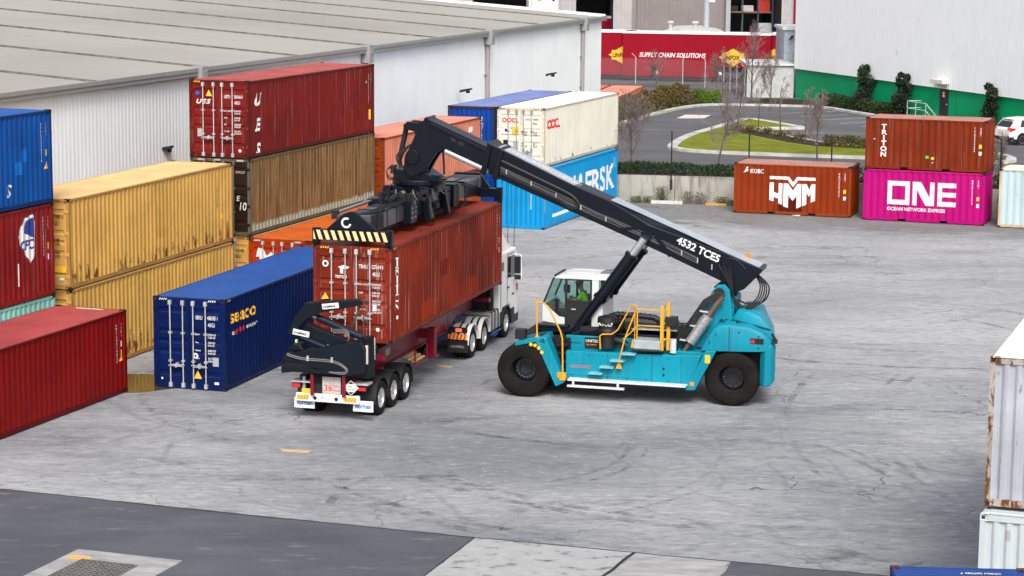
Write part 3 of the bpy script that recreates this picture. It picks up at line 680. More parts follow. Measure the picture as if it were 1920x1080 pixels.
def asphalt(name, col, light=(.2, .2, .2), scale=1.0):
    k = NT(name); P = k.tc.outputs['Object']
    n = k.noise(k.map((.25 * scale, .5 * scale, 1), (0, 0, R(-12))), 1, 6, .62)
    c = k.mix(k.ramp(n, .3, .7), sc3(col, .8), sc3(col, 1.2))
    c = k.mix(k.math('MULTIPLY', k.ramp(k.noise(k.map((.5, 1.6, 1), (0, 0, R(10))), 1, 9, .76), .56, .7), .6), c, light); c = k.mix(k.math('MULTIPLY', k.ramp(k.noise(k.map((.35, .7, 1), (0, 0, R(-25)), (4, 4, 0)), 1, 8, .74), .55, .75), .5), c, sc3(col, .55))
    sp = k.noise(P, 45, 2, .7); c = k.mix(k.ramp(sp, .62, .72, 0, .25), c, light)
    return k.bsdf(c, .85, 0, k.bump(k.noise(P, 40, 3), .3, .006), .3)
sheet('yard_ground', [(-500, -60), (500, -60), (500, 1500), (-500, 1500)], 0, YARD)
k = NT('rubber scrub on concrete'); tr = k.n('ShaderNodeBsdfTransparent'); df = k.n('ShaderNodeBsdfDiffuse'); df.inputs[0].default_value = (.05, .052, .058, 1); mx = k.n('ShaderNodeMixShader')
k.put(mx.inputs[0], k.math('MULTIPLY', k.ramp(k.noise(k.map((1.2, 1.2, 1)), 1, 7, .75), .42, .72, 0, .5), k.ramp(k.noise(k.map((.12, .12, 1)), 1, 2), .35, .6, .15, 1))); k.t.links.new(tr.outputs[0], mx.inputs[1]); k.t.links.new(df.outputs[0], mx.inputs[2]); k.t.links.new(mx.outputs[0], k.out.inputs[0]); SCRUB = k.mat
rnd = random.Random(17); m = MB()
def scrub(cx, cy, r, a0, a1, wd, z):
    n_ = 26; vs = []
    for i in range(n_ + 1):
        a = a0 + (a1 - a0) * i / n_
        tp = min(1.0, 4.5 * math.sin(math.pi * min(1, max(0, i / n_))) ** .8) * wd / 2 + .004
        for q in (r - tp, r + tp): vs.append((cx + q * math.cos(a), cy + q * math.sin(a) * 1.15, z))
    m.add(vs, [(2 * i, 2 * i + 1, 2 * i + 3, 2 * i + 2) for i in range(n_)])
zq = .0032
for i in range(46):
    cx, cy, r = rnd.uniform(-12, 24), rnd.uniform(50, 108), rnd.choice((4, 7, 11, 16, 26)) * rnd.uniform(.8, 1.2); a0 = rnd.uniform(0, 6.28); wd = rnd.choice((.12, .25, .3, .45))
    for o in rnd.choice(((0,), (0, .5), (0, 2.6), (0, .5, 2.6, 3.1))):
        a = a0 + rnd.uniform(0, .1); scrub(cx, cy, r + o, a, a + rnd.uniform(.3, 1.1) * min(1.0, 9 / r) + .25, wd, zq); zq += .00001
for cx, cy, r, a0, a1 in ((2, 46, 11, .2, 1.0), (2, 46, 11.6, .25, 1.05), (-6, 52, 17, -.2, .55), (-6, 52, 17.5, -.25, .5), (-6, 52, 19.5, -.2, .5), (30, 62, 19, 2.6, 3.4), (30, 62, 19.5, 2.65, 3.45), (30, 62, 22, 2.7, 3.3)): scrub(cx, cy, r, a0, a1, .2, zq); zq += .00001
for i in range(90):
    cx, cy, r = rnd.uniform(-14, 26), rnd.uniform(49, 108), rnd.choice((3, 5, 8, 13, 22)) * rnd.uniform(.8, 1.2); a0 = rnd.uniform(0, 6.28)
    for o in [.09 * j for j in range(rnd.choice((1, 2, 3, 5)))]: scrub(cx, cy, r + o, a0, a0 + rnd.uniform(.25, .9) * min(1, 8 / r) + .2, rnd.uniform(.025, .05), zq); zq += .000004
tag(m.build('tyre_scrub_mark', SCRUB, None, fix=False), kind='structure')
ASPH = asphalt('dark patched asphalt', (.074, .076, .091), (.25, .25, .26))
sheet('asphalt_strip', [(-60, 69.6), (-13.077, 56.1), (-.835, 51.82), (-1.909, 48.57), (-6, 36), (-60, 36)], .004, ASPH)
sheet('asphalt_strip', [(5.068, 49.95), (40, 39.3), (36, 28), (1.6, 37), (4.717, 48.77)], .004, ASPH)
k = NT('stained pale concrete slab'); P = k.tc.outputs['Object']
n = k.noise(k.map((1.3, 2.5, 1), (0, 0, R(-15))), 1, 8, .7); c = k.mix(k.ramp(n, .53, .64), (.3, .31, .315), (.07, .07, .075)); c = k.mix(k.ramp(k.noise(P, 3, 6), .35, .7, 0, .5), c, (.38, .38, .38))
SLAB = k.bsdf(c, .85, 0, k.bump(n, .2, .01), .3)
sheet('concrete_slab', [(-.82, 51.81), (2.88, 50.64), (2.06, 48.69), (-2.6, 37), (-5.9, 36.5), (-1.9, 48.57)], .004, SLAB)
k = NT('pale concrete slab'); n = k.noise(k.map((.7, 2, 1), (0, 0, R(-15))), 1, 7, .66); SLABB = k.bsdf(k.mix(k.ramp(n, .3, .7), (.2, .205, .21), (.36, .36, .36)), .85, spec=.3)
sheet('concrete_slab', [(2.94, 50.62), (5.05, 49.95), (4.70, 48.75), (1.5, 37), (-2.4, 36.9), (2.13, 48.7)], .004, SLABB)
JOINT = plain('tar joint', (.02, .02, .02), .8)
m = MB()
def strip(m, pts, wd, z=.008, mi=0):
    for a, b in zip(pts, pts[1:]):
        a, b = Vector((*a, z)), Vector((*b, z)); s_ = (b - a).cross(Vector((0, 0, 1))).normalized() * wd / 2
        m.quad(a - s_, b - s_, b + s_, a + s_, mi)
rj = lambda pts: ragged(pts, .035, .5, 3)[:-max(1, min(160, int(math.dist(pts[-1], pts[0]) / .5)))] + [pts[-1]]
strip(m, rj([(-13.077, 56.1), (-7, 53.9), (-.835, 51.82)]), .06); strip(m, rj([(-.8, 51.8), (2.9, 50.63), (5.068, 49.95), (12, 47.8)]), .05)
strip(m, rj([(2.9, 50.63), (2.1, 48.69), (-2.5, 36.9)]), .09); strip(m, [(-.83, 51.82), (-1.9, 48.57), (-5.9, 36.5)], .04)
tag(m.build('ground_joint', JOINT), kind='structure')
# drain pit slab with its steel grate
t = thing('drain_pit', 'pale concrete drain pit slab with a steel mesh grate set in dark asphalt', 'drain', (-9.0, 49.2, 0), R(-19.5))
m = MB(); m.box(-1.35, 1.35, -2.6, .85, 0, .03); m.build('slab', SLABB, t, bevel=.01)
m = MB(); m.box(-.78, .62, -1.9, .05, .03, .036, 1)
for i in range(11): a = -.78 + i * .14; m.box(a - .012, a + .012, -1.9, .05, .036, .062)
for i in range(15): a = -1.9 + i * .14; m.box(-.78, .62, a - .012, a + .012, .037, .06)
m.build('grate', [plain('grate steel', (.2, .2, .2), .5, .4), DARK], t)
m = MB(); vs, fs = ring2d(0, .3, 0, 360, 18); m.add([(-.95 + a * 1.1, .2 + b * .6, .034) for a, b in vs], fs); m.build('paint_dab', flat('orange ground paint', (.6, .32, .1), .8), t)
k = NT('worn yellow ground paint'); n = k.noise(k.map((2, 5, 1)), 1, 6, .7); YGR = k.bsdf(k.mix(k.ramp(n, .45, .6), (.62, .36, .12), (.3, .29, .28)), .85)
sheet('ground_mark', [(-6.4, 60.9), (-5.5, 60.7), (-5.6, 60.4), (-6.3, 60.55)], .006, YGR)
sheet('ground_mark', [(-2.5, 73.3), (-1.9, 73.1), (-2.0, 72.8), (-2.4, 73.0)], .006, YGR)
k = NT('muddy puddle'); n = k.noise(k.map((.7, 1.2, 1)), 1, 4); PUD = k.bsdf(k.mix(n, (.055, .035, .012), (.1, .07, .03)), .12, spec=.5)
pts = []
for i in range(28):
    a = 2 * math.pi * i / 28; q = 1 + .12 * math.sin(3 * a + 1) + .08 * math.sin(5 * a); u, v = 1.55 * math.cos(a) * q, 1.5 * math.sin(a) * q
    pts.append((-11.9 + u * .96 + v * .28, 69.75 + v * .96 - u * .28))
sheet('puddle', pts, .006, PUD)

# ---------------------------------------------------------------- raised car park and its retaining wall
ZC = 1.3
CARP = asphalt('car park asphalt', (.088, .088, .098), (.15, .15, .155), .6)
wl = [(3.0, 120.1), (5.67, 119.7), (11.6, 118.75), (24.5, 114.2), (60, 101.5), (140, 74)]
m = MB(); pts = [(x, y + .2) for x, y in wl] + [(400, 74), (400, 900), (-80, 900), (-80, 186), (12.2, 186), (12.2, 174), (8.2, 164), (4.6, 151), (3.0, 146)]
m.prism([(x, y) for x, y in pts], 'xy', .02, ZC); tag(m.build('car_park', CARP), kind='structure')
k = NT('stained retaining wall concrete'); st = k.noise(k.map((2.2, 2.2, .25)), 1, 6, .7); n = k.noise(k.map((.5, .5, .5)), 1, 5)
c = k.mix(k.ramp(n, .3, .7), (.26, .25, .225), (.36, .35, .32)); c = k.mix(k.ramp(st, .5, .72, 0, .8), c, (.08, .075, .065))
RWALL = k.bsdf(c, .9, 0, k.bump(n, .3, .02), .2)
t = thing('retaining_wall', 'low stained concrete retaining wall between the yard and the car park', 'wall')
m = MB()
for a, b in zip(wl, wl[1:]):
    d = Vector((b[0] - a[0], b[1] - a[1], 0)); L = d.length; n_ = max(1, round(L / 3.4)); d.normalize()
    for i in range(n_):
        p = Vector((*a, .72)) + d * (L * i / n_ + .012); q = Vector((*a, .72)) + d * (L * (i + 1) / n_ - .012)
        m.obox(p, q, .2, 1.44)
m.build('panel', RWALL, t)
FENCEP = plain('black fence post', (.012, .012, .013), .5)
k = NT('chain link fabric'); wv1 = k.n('ShaderNodeTexWave', bands_direction='DIAGONAL'); k.put(wv1.inputs[0], k.map((1, 1, 1))); wv1.inputs['Scale'].default_value = 13
tr = k.n('ShaderNodeBsdfTransparent'); df = k.n('ShaderNodeBsdfDiffuse'); df.inputs[0].default_value = (.03, .03, .032, 1); mx = k.n('ShaderNodeMixShader')
k.put(mx.inputs[0], k.ramp(wv1.outputs[1], .4, .9, .03, .14)); k.t.links.new(tr.outputs[0], mx.inputs[1]); k.t.links.new(df.outputs[0], mx.inputs[2]); k.t.links.new(mx.outputs[0], k.out.inputs[0]); CHAIN = k.mat
def on_wall(x):
    for a, b in zip(wl, wl[1:]):
        if a[0] <= x <= b[0]: return a[1] + (b[1] - a[1]) * (x - a[0]) / (b[0] - a[0])
t = thing('mesh_fence', 'black chain link fence with thin posts along the retaining wall top', 'fence')
px_ = [4.3, 8.42, 12.45, 16.6, 20.7, 24.8, 28.9, 33]
for x in px_:
    y = on_wall(x) - .12; m = MB(); m.tube([(x, y, .75), (x, y, 3.85)], .038, 8); m.box(x - .07, x + .07, y - .03, y + .04, .72, 1.25); m.build('post', FENCEP, t)
for xa, xb in zip(px_, px_[1:]):
    ya, yb = on_wall(xa) - .12, on_wall(xb) - .12; m = MB(); m.quad((xa, ya, 1.46), (xb, yb, 1.46), (xb, yb, 3.8), (xa, ya, 3.8)); m.build('mesh', CHAIN, t)
m = MB()
for zz in (1.5, 3.8): m.tube([(x, on_wall(x) - .12, zz) for x in px_], .008, 5)
m.build('wire', FENCEP, t)
# kerbs, grass island, bed, markings
KERB = plain('pale kerb concrete', (.42, .415, .39), .85, 0, .2, 1.5)
def smooth_line(pts, n=6, closed=False):
    out = []; N = len(pts)
    for i in range(N if closed else N - 1):
        p = [pts[(i + j) % N] if closed else pts[min(max(i + j, 0), N - 1)] for j in (-1, 0, 1, 2)]
        for k_ in range(n):
            q = k_ / n
            out.append(tuple(.5 * ((2 * p[1][c_]) + (-p[0][c_] + p[2][c_]) * q + (2 * p[0][c_] - 5 * p[1][c_] + 4 * p[2][c_] - p[3][c_]) * q * q + (-p[0][c_] + 3 * p[1][c_] - 3 * p[2][c_] + p[3][c_]) * q ** 3) for c_ in (0, 1)))
    if not closed: out.append(pts[-1])
    return out
def kerb(name, line, wd, h, closed=False):
    m = MB(); n = len(line); secs = []
    for i, p in enumerate(line):
        a = line[(i - 1) % n] if closed or i else p; b = line[(i + 1) % n] if closed or i < n - 1 else p
        d = Vector((b[0] - a[0], b[1] - a[1])).normalized(); q = Vector((d.y, -d.x)) * wd / 2
        secs.append([(p[0] - q.x, p[1] - q.y, ZC - .05), (p[0] + q.x, p[1] + q.y, ZC - .05), (p[0] + q.x, p[1] + q.y, ZC + h), (p[0] - q.x, p[1] - q.y, ZC + h)])
    if closed: secs.append(secs[0])
    m.loft(secs, 0, not closed); return tag(m.build(name, KERB), kind='structure')
outer = smooth_line([(5.2, 145), (6.5, 150), (7.45, 153.6), (10.7, 163.1), (12.9, 168.2), (14.85, 170.7), (17.3, 171.0), (21, 170.3), (23.3, 169.0), (24.4, 166.2), (26, 161.9), (29.6, 153), (33, 144.5)])
kerb('kerb', outer, .5, .14)
isl = [(9.75, 137.0), (11.17, 143.5), (13.5, 150), (15.84, 156.3), (16.5, 157.4), (17.4, 155.8), (19.2, 151.2), (19.0, 150.5), (17.2, 150.1), (15.2, 149.0), (16.4, 146.4), (18.6, 141), (20.3, 137.8), (28, 135), (28.2, 128.8), (20.5, 130.7), (13.8, 132.6), (10.9, 133.9), (9.9, 135.2)]
isl_s = smooth_line(isl, 5, True)
k = NT('lawn grass'); P = k.tc.outputs['Object']; n = k.noise(P, .6, 6, .7); n2 = k.noise(P, 9, 5, .7)
c = k.mix(k.ramp(n, .35, .65), (.115, .14, .012), (.2, .21, .018)); c = k.mix(k.ramp(n2, .4, .75, 0, .5), c, (.06, .09, .012))
LAWN = k.bsdf(c, .9, 0, k.bump(n2, .6, .05), .1)
m = MB(); cx, cy = 14, 140
m.prism(isl_s, 'xy', ZC - .02, ZC + .13); tag(m.build('grass', LAWN), kind='stuff')
kerb('kerb', isl_s, .62, .15, True)
k = NT('bark mulch'); n = k.noise(k.map((3, 3, 3)), 1, 8, .75); MULCH = k.bsdf(k.mix(n, (.015, .011, .009), (.07, .052, .042)), .95, 0, k.bump(n, 1, .06), .1)
m = MB(); m.prism([(13.9, 148.3), (15.4, 148.7), (16.3, 146.2), (18.5, 140.8), (20.1, 137.6), (18.6, 136.9), (17.2, 139.4)], 'xy', ZC + .1, ZC + .17); tag(m.build('garden_bed', MULCH), kind='structure')
m = MB(); m.prism([(5, 120.4), (12, 119.2), (24.5, 114.8), (40, 109.3), (40, 111.5), (24.8, 117.4), (12.5, 121.6), (5, 122.8)], 'xy', ZC - .02, ZC + .06); tag(m.build('garden_bed', MULCH), kind='structure')
m = MB(); m.prism([(x - .3, y + .3) for x, y in outer[:40]] + [(13, 174), (8.4, 164.2), (4.8, 151.2)], 'xy', ZC - .02, ZC + .08); tag(m.build('garden_bed', MULCH), kind='structure')
m = MB(); m.prism([(17.3, 171.4), (21.2, 170.7), (23.6, 169.4), (24.8, 166.4), (26.4, 162.1), (30, 153.2), (34, 143), (36, 144), (24, 176), (20, 178)], 'xy', ZC - .02, ZC + .08); tag(m.build('garden_bed', MULCH), kind='structure')
LINEP = plain('faded line paint', (.5, .5, .49), .8, 0, .2)
m = MB()
for a, b in (((19.56, 163.6), (23.74, 166.03)), ((20.5, 160.85), (24.27, 163.15)), ((21.5, 158.2), (25.1, 160.4)), ((22.65, 155.6), (26.3, 157.7)), ((23.7, 153.0), (27.3, 155.1)), ((17.5, 146.44), (20.46, 147.9)), ((18.4, 144.2), (21.6, 145.6)), ((19.0, 140.95), (22.4, 142.4)), ((20.4, 138.6), (23.6, 140.0))):
    strip(m, [a, b], .13, ZC + .005)
tag(m.build('parking_line', LINEP), kind='structure')
sheet('painted_patch', [(11.48, 158.5), (12.37, 161.87), (14.19, 161.59), (13.45, 158.7)], ZC + .006, plain('pale pink road paint', (.55, .48, .45), .8, 0, .12))

# ---------------------------------------------------------------- plants
def leaf_mat(name, a, b, t_=.15):
    k = NT(name); oi = k.n('ShaderNodeNewGeometry')
    n = k.noise(k.map((1.3, 1.3, 1.3)), 1, 4, .6)
    c = k.mix(k.ramp(n, .35, .65), a, b); c = k.mix(k.math('MULTIPLY', oi.outputs['Random Per Island'], .6), c, tuple(x * .45 for x in a))
    return k.bsdf(c, .65, 0, None, .25)
HEDGE_D = leaf_mat('dark hedge leaf', (.018, .04, .012), (.04, .075, .018))
HEDGE_R = leaf_mat('reddish photinia leaf', (.075, .085, .016), (.15, .07, .03))
HEDGE_G = leaf_mat('bright shrub leaf', (.07, .15, .015), (.12, .2, .02))
CONE_D = leaf_mat('deep green column leaf', (.01, .022, .012), (.028, .05, .022))
WEED = leaf_mat('weed leaf', (.05, .09, .02), (.13, .14, .04))
BARK = plain('grey brown bark', (.085, .065, .055), .9, 0, .25, 6)
TWIG = plain('winter twig', (.19, .15, .14), .9, 0, .2, 6)
def leaves(m, pts, size, rnd, up=.4):
    for p in pts:
        a, b = rnd.uniform(0, 6.28), rnd.uniform(-1, 1); s_ = size * rnd.uniform(.6, 1.4)
        n = Vector((math.cos(a) * (1 - up), math.sin(a) * (1 - up), b * .6 + up)).normalized(); u = n.orthogonal().normalized(); v = n.cross(u); q = rnd.uniform(0, 6.28)
        u, v = u * math.cos(q) + v * math.sin(q), v * math.cos(q) - u * math.sin(q); p = Vector(p)
        m.add([p - u * s_, p + v * s_ * .55, p + u * s_, p - v * s_ * .55], [(0, 1, 2, 3)])
def hedge(label, line, wd, h, mat, dens=260, size=.085, z=ZC, group=None, rough=.3, seed=1):
    rnd = random.Random(seed); t = thing('hedge', label, 'hedge', (0, 0, 0), 0, group); m = MB(); st = MB()
    for a, b in zip(line, line[1:]):
        d = Vector((b[0] - a[0], b[1] - a[1], 0)); L = d.length; d.normalize(); q = Vector((-d.y, d.x, 0)); pts = []
        for i in range(int(L * dens)):
            u = rnd.random() * L; ph = u * 1.3 + a[0]
            hh = h * (1 + rough * (.5 * math.sin(ph) + .3 * math.sin(2.7 * ph + 1) + rnd.gauss(0, .18))); ang = rnd.uniform(0, math.pi); rr = math.sqrt(rnd.uniform(.25, 1))
            pts.append(Vector((a[0], a[1], z)) + d * u + q * (wd / 2 * rr * math.cos(ang) * 1.05 + rnd.gauss(0, .05)) + Vector((0, 0, max(.05, hh * (rr * math.sin(ang)) ** .8))))
        leaves(m, pts, size, rnd)
        for i in range(int(L / .5)):
            p = Vector((a[0], a[1], z)) + d * (i * .5 + .2); st.tube([p, p + Vector((rnd.gauss(0, .08), rnd.gauss(0, .08), h * .7))], .02, 4)
    m.build('foliage', mat, t, fix=False); st.build('stem', BARK, t)
    return t
hedge('dark clipped hedge on top of the concrete retaining wall', [(5.0, 120.7), (8.4, 120.3), (11.8, 119.7)], .9, .75, HEDGE_D, 900, .06, rough=.12, seed=2)
hedge('dark hedge behind the magenta and terracotta containers', [(13, 119.7), (24.6, 115.6), (33, 112.6)], .9, .8, HEDGE_D, 260, .08, rough=.15, seed=3)
hedge('reddish green hedge along the kerb of the car park entry', [(5.0, 149.2), (6.0, 152.5), (7.9, 158.3), (9.9, 164.2), (11.4, 168.4), (13.2, 172.0)], 1.5, 1.5, HEDGE_R, 900, .08, rough=.2, seed=4)
hedge('bright green low shrub at the end of the reddish hedge', [(13.9, 172.6), (15.8, 173.2)], 1.6, 1.0, HEDGE_G, 1500, .07, rough=.2, seed=5)
hedge('dark low hedge along the foot of the green wall', [(23.6, 172.2), (25.3, 167.6), (27.8, 161.3)], 1.1, .95, HEDGE_D, 900, .07, rough=.15, seed=6)
hedge('low yellow green hedge at the right end of the lawn island', [(19.0, 137.1), (21.5, 136.0), (26, 134.4)], 1.0, .62, HEDGE_R, 800, .06, z=ZC + .15, rough=.25, seed=8)
for i, (x, y, lb) in enumerate(((14.7, 148.0, 'first'), (15.5, 146.5, 'second'), (16.3, 144.9, 'third'), (17.0, 142.6, 'fourth'), (17.9, 140.4, 'fifth'))):
    rnd = random.Random(50 + i); t = thing('shrub', f'{lb} small yellowish shrub from the far end of the mulch bed', 'shrub', (x, y, ZC + .16), 0, 'small shrubs in the mulch bed'); m = MB()
    leaves(m, [(rnd.gauss(0, .26), rnd.gauss(0, .26), abs(rnd.gauss(.2, .12))) for _ in range(230)], .07, rnd); m.build('foliage', HEDGE_R, t, fix=False)
    m = MB(); m.tube([(0, 0, 0), (.02, 0, .3)], .02, 5); m.build('stem', BARK, t)
def column_shrub(label, x, y, h, wd, z, seed):
    rnd = random.Random(seed); t = thing('column_shrub', label, 'shrub', (x, y, z), 0, 'dark column shrubs against the green wall'); m = MB(); pts = []
    blobs = [(rnd.gauss(0, wd * .16), rnd.gauss(0, wd * .16), h * (.12 + .86 * i / 13), wd * (.38 + .16 * math.sin(i * 1.9 + seed)) * (1.1 - .45 * i / 13)) for i in range(14)]
    for bx, by, bz, br in blobs:
        for _ in range(330):
            v = Vector((rnd.gauss(0, 1), rnd.gauss(0, 1), rnd.gauss(0, .7))); v = v.normalized() * br * rnd.uniform(.55, 1.08); pts.append((bx + v.x, by + v.y, max(.1, bz + v.z)))
    leaves(m, pts, .085, rnd); m.build('crown', CONE_D, t, fix=False)
    m = MB(); m.tube([(0, 0, 0), (.03, .02, h * .5), (0, 0, h * .9)], [.07, .05, .02], 6); m.build('trunk', BARK, t)
column_shrub('tallest dark column shrub, leftmost of three on the green wall', 25.9, 166.9, 3.3, 1.25, ZC, 11)
column_shrub('dark column shrub with bushy foot, between the door and the tallest one', 27.75, 161.3, 3.1, 1.2, ZC, 12)
column_shrub('slim dark column shrub behind the white car', 31.75, 150.3, 3.0, 1.1, ZC, 13)
def bare_tree(label, x, y, z, h, spread, seed, clear=.25, dens=1.0, mat=None):
    rnd = random.Random(seed); t = thing('bare_tree', label, 'tree', (x, y, z), 0, 'bare winter trees in the car park')
    tk = MB(); cr = MB()
    def grow(mb, p, d, L, r, lev):
        n = 4; pts = [p]; rs = [r]
        for i in range(n):
            d = (d + Vector((rnd.gauss(0, .13 if lev else .05), rnd.gauss(0, .13 if lev else .05), .07 if lev else 0))).normalized(); p = p + d * L / n; pts.append(p); rs.append(max(.007, r * (1 - .75 * (i + 1) / n)))
        mb.tube(pts, rs, 5 if lev < 2 else 3)
        if lev < 4:
            cnt = int((7, 6, 4, 3)[lev] * dens) if lev else int(13 * dens)
            for i in range(cnt):
                q = (clear + (1 - clear) * (i + rnd.random()) / cnt) if lev == 0 else rnd.uniform(.25, 1); j = min(n - 1, int(q * n)); f = q * n - j
                b = pts[j].lerp(pts[j + 1], f); a = rnd.uniform(0, 6.28); e = rnd.uniform(.35, .8) if lev == 0 else rnd.uniform(.2, .7)
                dd = (pts[j + 1] - pts[j]).normalized(); s_ = dd.orthogonal().normalized(); s2 = dd.cross(s_)
                nd = (dd * math.cos(e) + (s_ * math.cos(a) + s2 * math.sin(a)) * math.sin(e)).normalized()
                ln = (spread * (1.15 - .65 * q) if lev == 0 else L * rnd.uniform(.4, .65))
                grow(cr, b, nd, ln, max(.0075, rs[j] * .55), lev + 1)
    grow(tk, Vector((0, 0, -.05)), Vector((0, 0, 1)), h, .02 + h * .013, 0)
    tk.build('trunk', BARK, t, 60, fix=False); cr.build('crown', mat or TWIG, t, fix=False)
bare_tree('wide bare shrub tree on the wall beside the sky blue container', 6.35, 121.3, ZC, 3.3, 2.0, 21, .12, 1.2)
bare_tree('bare tree on the hedge left of the brick orange container', 11.0, 120.2, ZC, 3.5, 1.6, 22, .3)
bare_tree('slender bare tree at the far end of the mulch bed', 14.67, 147.6, ZC + .1, 3.7, 1.1, 23, .3, .85)
bare_tree('second slender bare tree in the mulch bed', 15.86, 145.4, ZC + .1, 2.9, .9, 24, .35, .75)
bare_tree('third slender bare tree in the mulch bed with pinkish twigs', 17.05, 142.9, ZC + .1, 3.3, .95, 25, .3, .75)
bare_tree('slender bare tree in the mulch bed nearest the terracotta container', 18.1, 139.2, ZC + .1, 3.3, .95, 26, .35, .75)
bare_tree('bare tree just behind the brick orange container', 17.6, 129.8, ZC, 3.2, 1.5, 27, .2)
bare_tree('tall bare tree in front of the low white wall and red trailers', 18.2, 172.5, ZC, 5.0, 1.9, 28, .2, 1.1)
bare_tree('bare tree between the bright shrub and the tall bare tree', 16.2, 174.0, ZC, 3.2, 1.6, 29, .1)
bare_tree('bushy bare tree at the left corner of the green wall', 19.8, 173.2, ZC, 2.9, 1.4, 30, .1)
bare_tree('reddish bare tree in front of the white trailer lettering', 12.0, 189.5, ZC, 2.2, 1.5, 31, .25, .8)
bare_tree('bare bush behind the pale ice blue container', 25.4, 116.2, ZC, 2.2, 1.1, 33, .1)
rnd = random.Random(9)
def weed(label, x, y, h, n, seed, z=0.0, dry=False):
    rnd = random.Random(seed); t = thing('weed', label, 'weed', (x, y, z), 0, 'weeds at the foot of the retaining wall'); m = MB()
    for _ in range(n):
        a = rnd.uniform(0, 6.28); r_ = rnd.uniform(.05, .35); p = Vector((rnd.gauss(0, .12), rnd.gauss(0, .06), 0)); q = p + Vector((math.cos(a) * r_, math.sin(a) * r_ * .5, h * rnd.uniform(.5, 1)))
        m.tube([p, p.lerp(q, .6) + Vector((0, 0, .05)), q], [.009, .007, .003], 3)
    m.build('stem', TWIG if dry else WEED, t, fix=False); m = MB()
    leaves(m, [(rnd.gauss(0, .2), rnd.gauss(0, .08), rnd.uniform(.05, h * .9)) for _ in range(n * (2 if dry else 7))], .045, rnd); m.build('foliage', WEED, t, fix=False)
weed('low leafy weed nearest the sky blue container', 6.55, 119.1, .4, 22, 61)
weed('second low leafy weed along the retaining wall', 7.15, 119.0, .42, 22, 62)
weed('tall leafy weed growing against the middle of the retaining wall', 7.95, 118.95, 1.0, 30, 63)
weed('dry brown weed clump against the retaining wall', 9.3, 118.75, .75, 45, 64, 0, True)
weed('dry brown weed clump next to the tall grass stalk', 9.95, 118.6, .7, 45, 65, 0, True)
weed('green weed close to the brick orange container', 11.05, 118.3, .5, 30, 66)
weed('smaller green weed by the corner of the brick orange container', 11.6, 118.1, .35, 22, 67)
m = MB(); m.obox((7.35, 118.75, .09), (9.0, 118.45, .09), .18, .17); tag(m.build('timber_beam', plain('whitewashed timber', (.5, .48, .44), .8), None, bevel=.015), 'pale timber beam lying at the foot of the retaining wall', 'beam')
m = MB(); m.obox((10.2, 118.2, .06), (11.3, 118.0, .06), .14, .12); tag(m.build('timber_beam', plain('orange painted timber', (.5, .25, .07), .8), None, bevel=.015), 'orange painted timber lying by the retaining wall', 'beam')
m = MB(); vs = [(rnd.uniform(-.28, .28), rnd.uniform(-.12, .12), rnd.uniform(.01, .12)) for _ in range(14)]
m.add(vs, [(i, (i + 1) % 14, (i + 5) % 14) for i in range(14)]); o = m.build('crumpled_rag', plain('white rag', (.7, .7, .7), .8)); o.location = (14.4, 113.6, .01); tag(o, 'crumpled white rag on the ground below the brick orange container', 'rag')

# ---------------------------------------------------------------- pale shed at left
def ribbed(m, a, b, z0, z1, pitch, depth, mi=0):
    """ribbed sheet wall from a to b (xy), ribs pressed to the left of a->b"""
    d = Vector((b[0] - a[0], b[1] - a[1], 0)); L = d.length; d.normalize(); n = Vector((-d.y, d.x, 0)); pr = corr(0, L, pitch, depth); vs = []
    for u, q in pr:
        p = Vector((*a, 0)) + d * u + n * q; vs += [(p.x, p.y, z0), (p.x, p.y, z1)]
    m.add(vs, [(2 * i, 2 * i + 2, 2 * i + 3, 2 * i + 1) for i in range(len(pr) - 1)], mi)
SHEDW = paint('off white wall sheeting', (.83, .86, .88), .5, .1, 0, .04, .03, .4)
TRIM = plain('grey gutter trim', (.25, .25, .25), .5, 0, .08)
t = thing('warehouse', 'long low pale shed with broad grey roof behind the container rows', 'warehouse', (5.994, 155.523, 0), R(72.86 + 180))
# local x runs from the far corner towards the camera, y to the right of it (the yard side is negative y... mirrored below)
LW, DW, EH, SL = 150.0, 75.0, 8.5, math.tan(R(4))
m = MB(); ribbed(m, (LW, 0), (0, 0), 0, EH - .2, .3, -.007); m.quad((0, 0, 0), (0, -DW, 0), (0, -DW, EH + DW * SL - .2), (0, 0, EH - .2)); m.build('wall', SHEDW, t)
k = NT('grey fibre cement roofing'); P = k.tc.outputs['Object']
c = k.mix(k.ramp(k.noise(k.map((.05, .012, 1)), 1, 5), .3, .7), (.27, .26, .238), (.325, .315, .295))
c = k.mix(k.ramp(k.noise(k.map((6, .06, 1)), 1, 4, .7), .45, .75, 0, .35), c, (.2, .19, .17)); c = k.mix(k.ramp(k.noise(k.map((.1, 1.6, 1)), 1, 6, .7), .6, .75, 0, .3), c, (.34, .33, .31))
ROOFG = k.bsdf(c, .9, 0, k.bump(k.noise(k.map((18, .1, 1)), 1, 2), .3, .03), .15)
m = MB(); m.add([(-.3, .25, EH - .02), (LW, .25, EH - .02), (LW, -DW, EH + DW * SL), (-.3, -DW, EH + DW * SL)], [(0, 1, 2, 3)]); rf = m.build('roof', ROOFG, t)
ROOFJ = plain('mossy dark roof joint', (.12, .115, .1), .95, 0, .4, 3)
x = 5.3
m = MB()
while x < LW:
    m.obox((x, .1, EH + .02), (x, -DW, EH + .04 + DW * SL), .2, .07); x += 9.82
m.build('roof_joint', ROOFJ, rf)
m = MB(); m.box(-.3, LW, .12, .3, EH - .27, EH + .04); m.box(-.3, LW, .3, .34, EH - .1, EH + .06); m.build('gutter', TRIM, t)
m = MB(); m.obox((-.2, .2, EH), (-.2, -DW, EH + DW * SL), .35, .3); m.build('verge', plain('white verge flashing', (.7, .7, .69), .5), t)
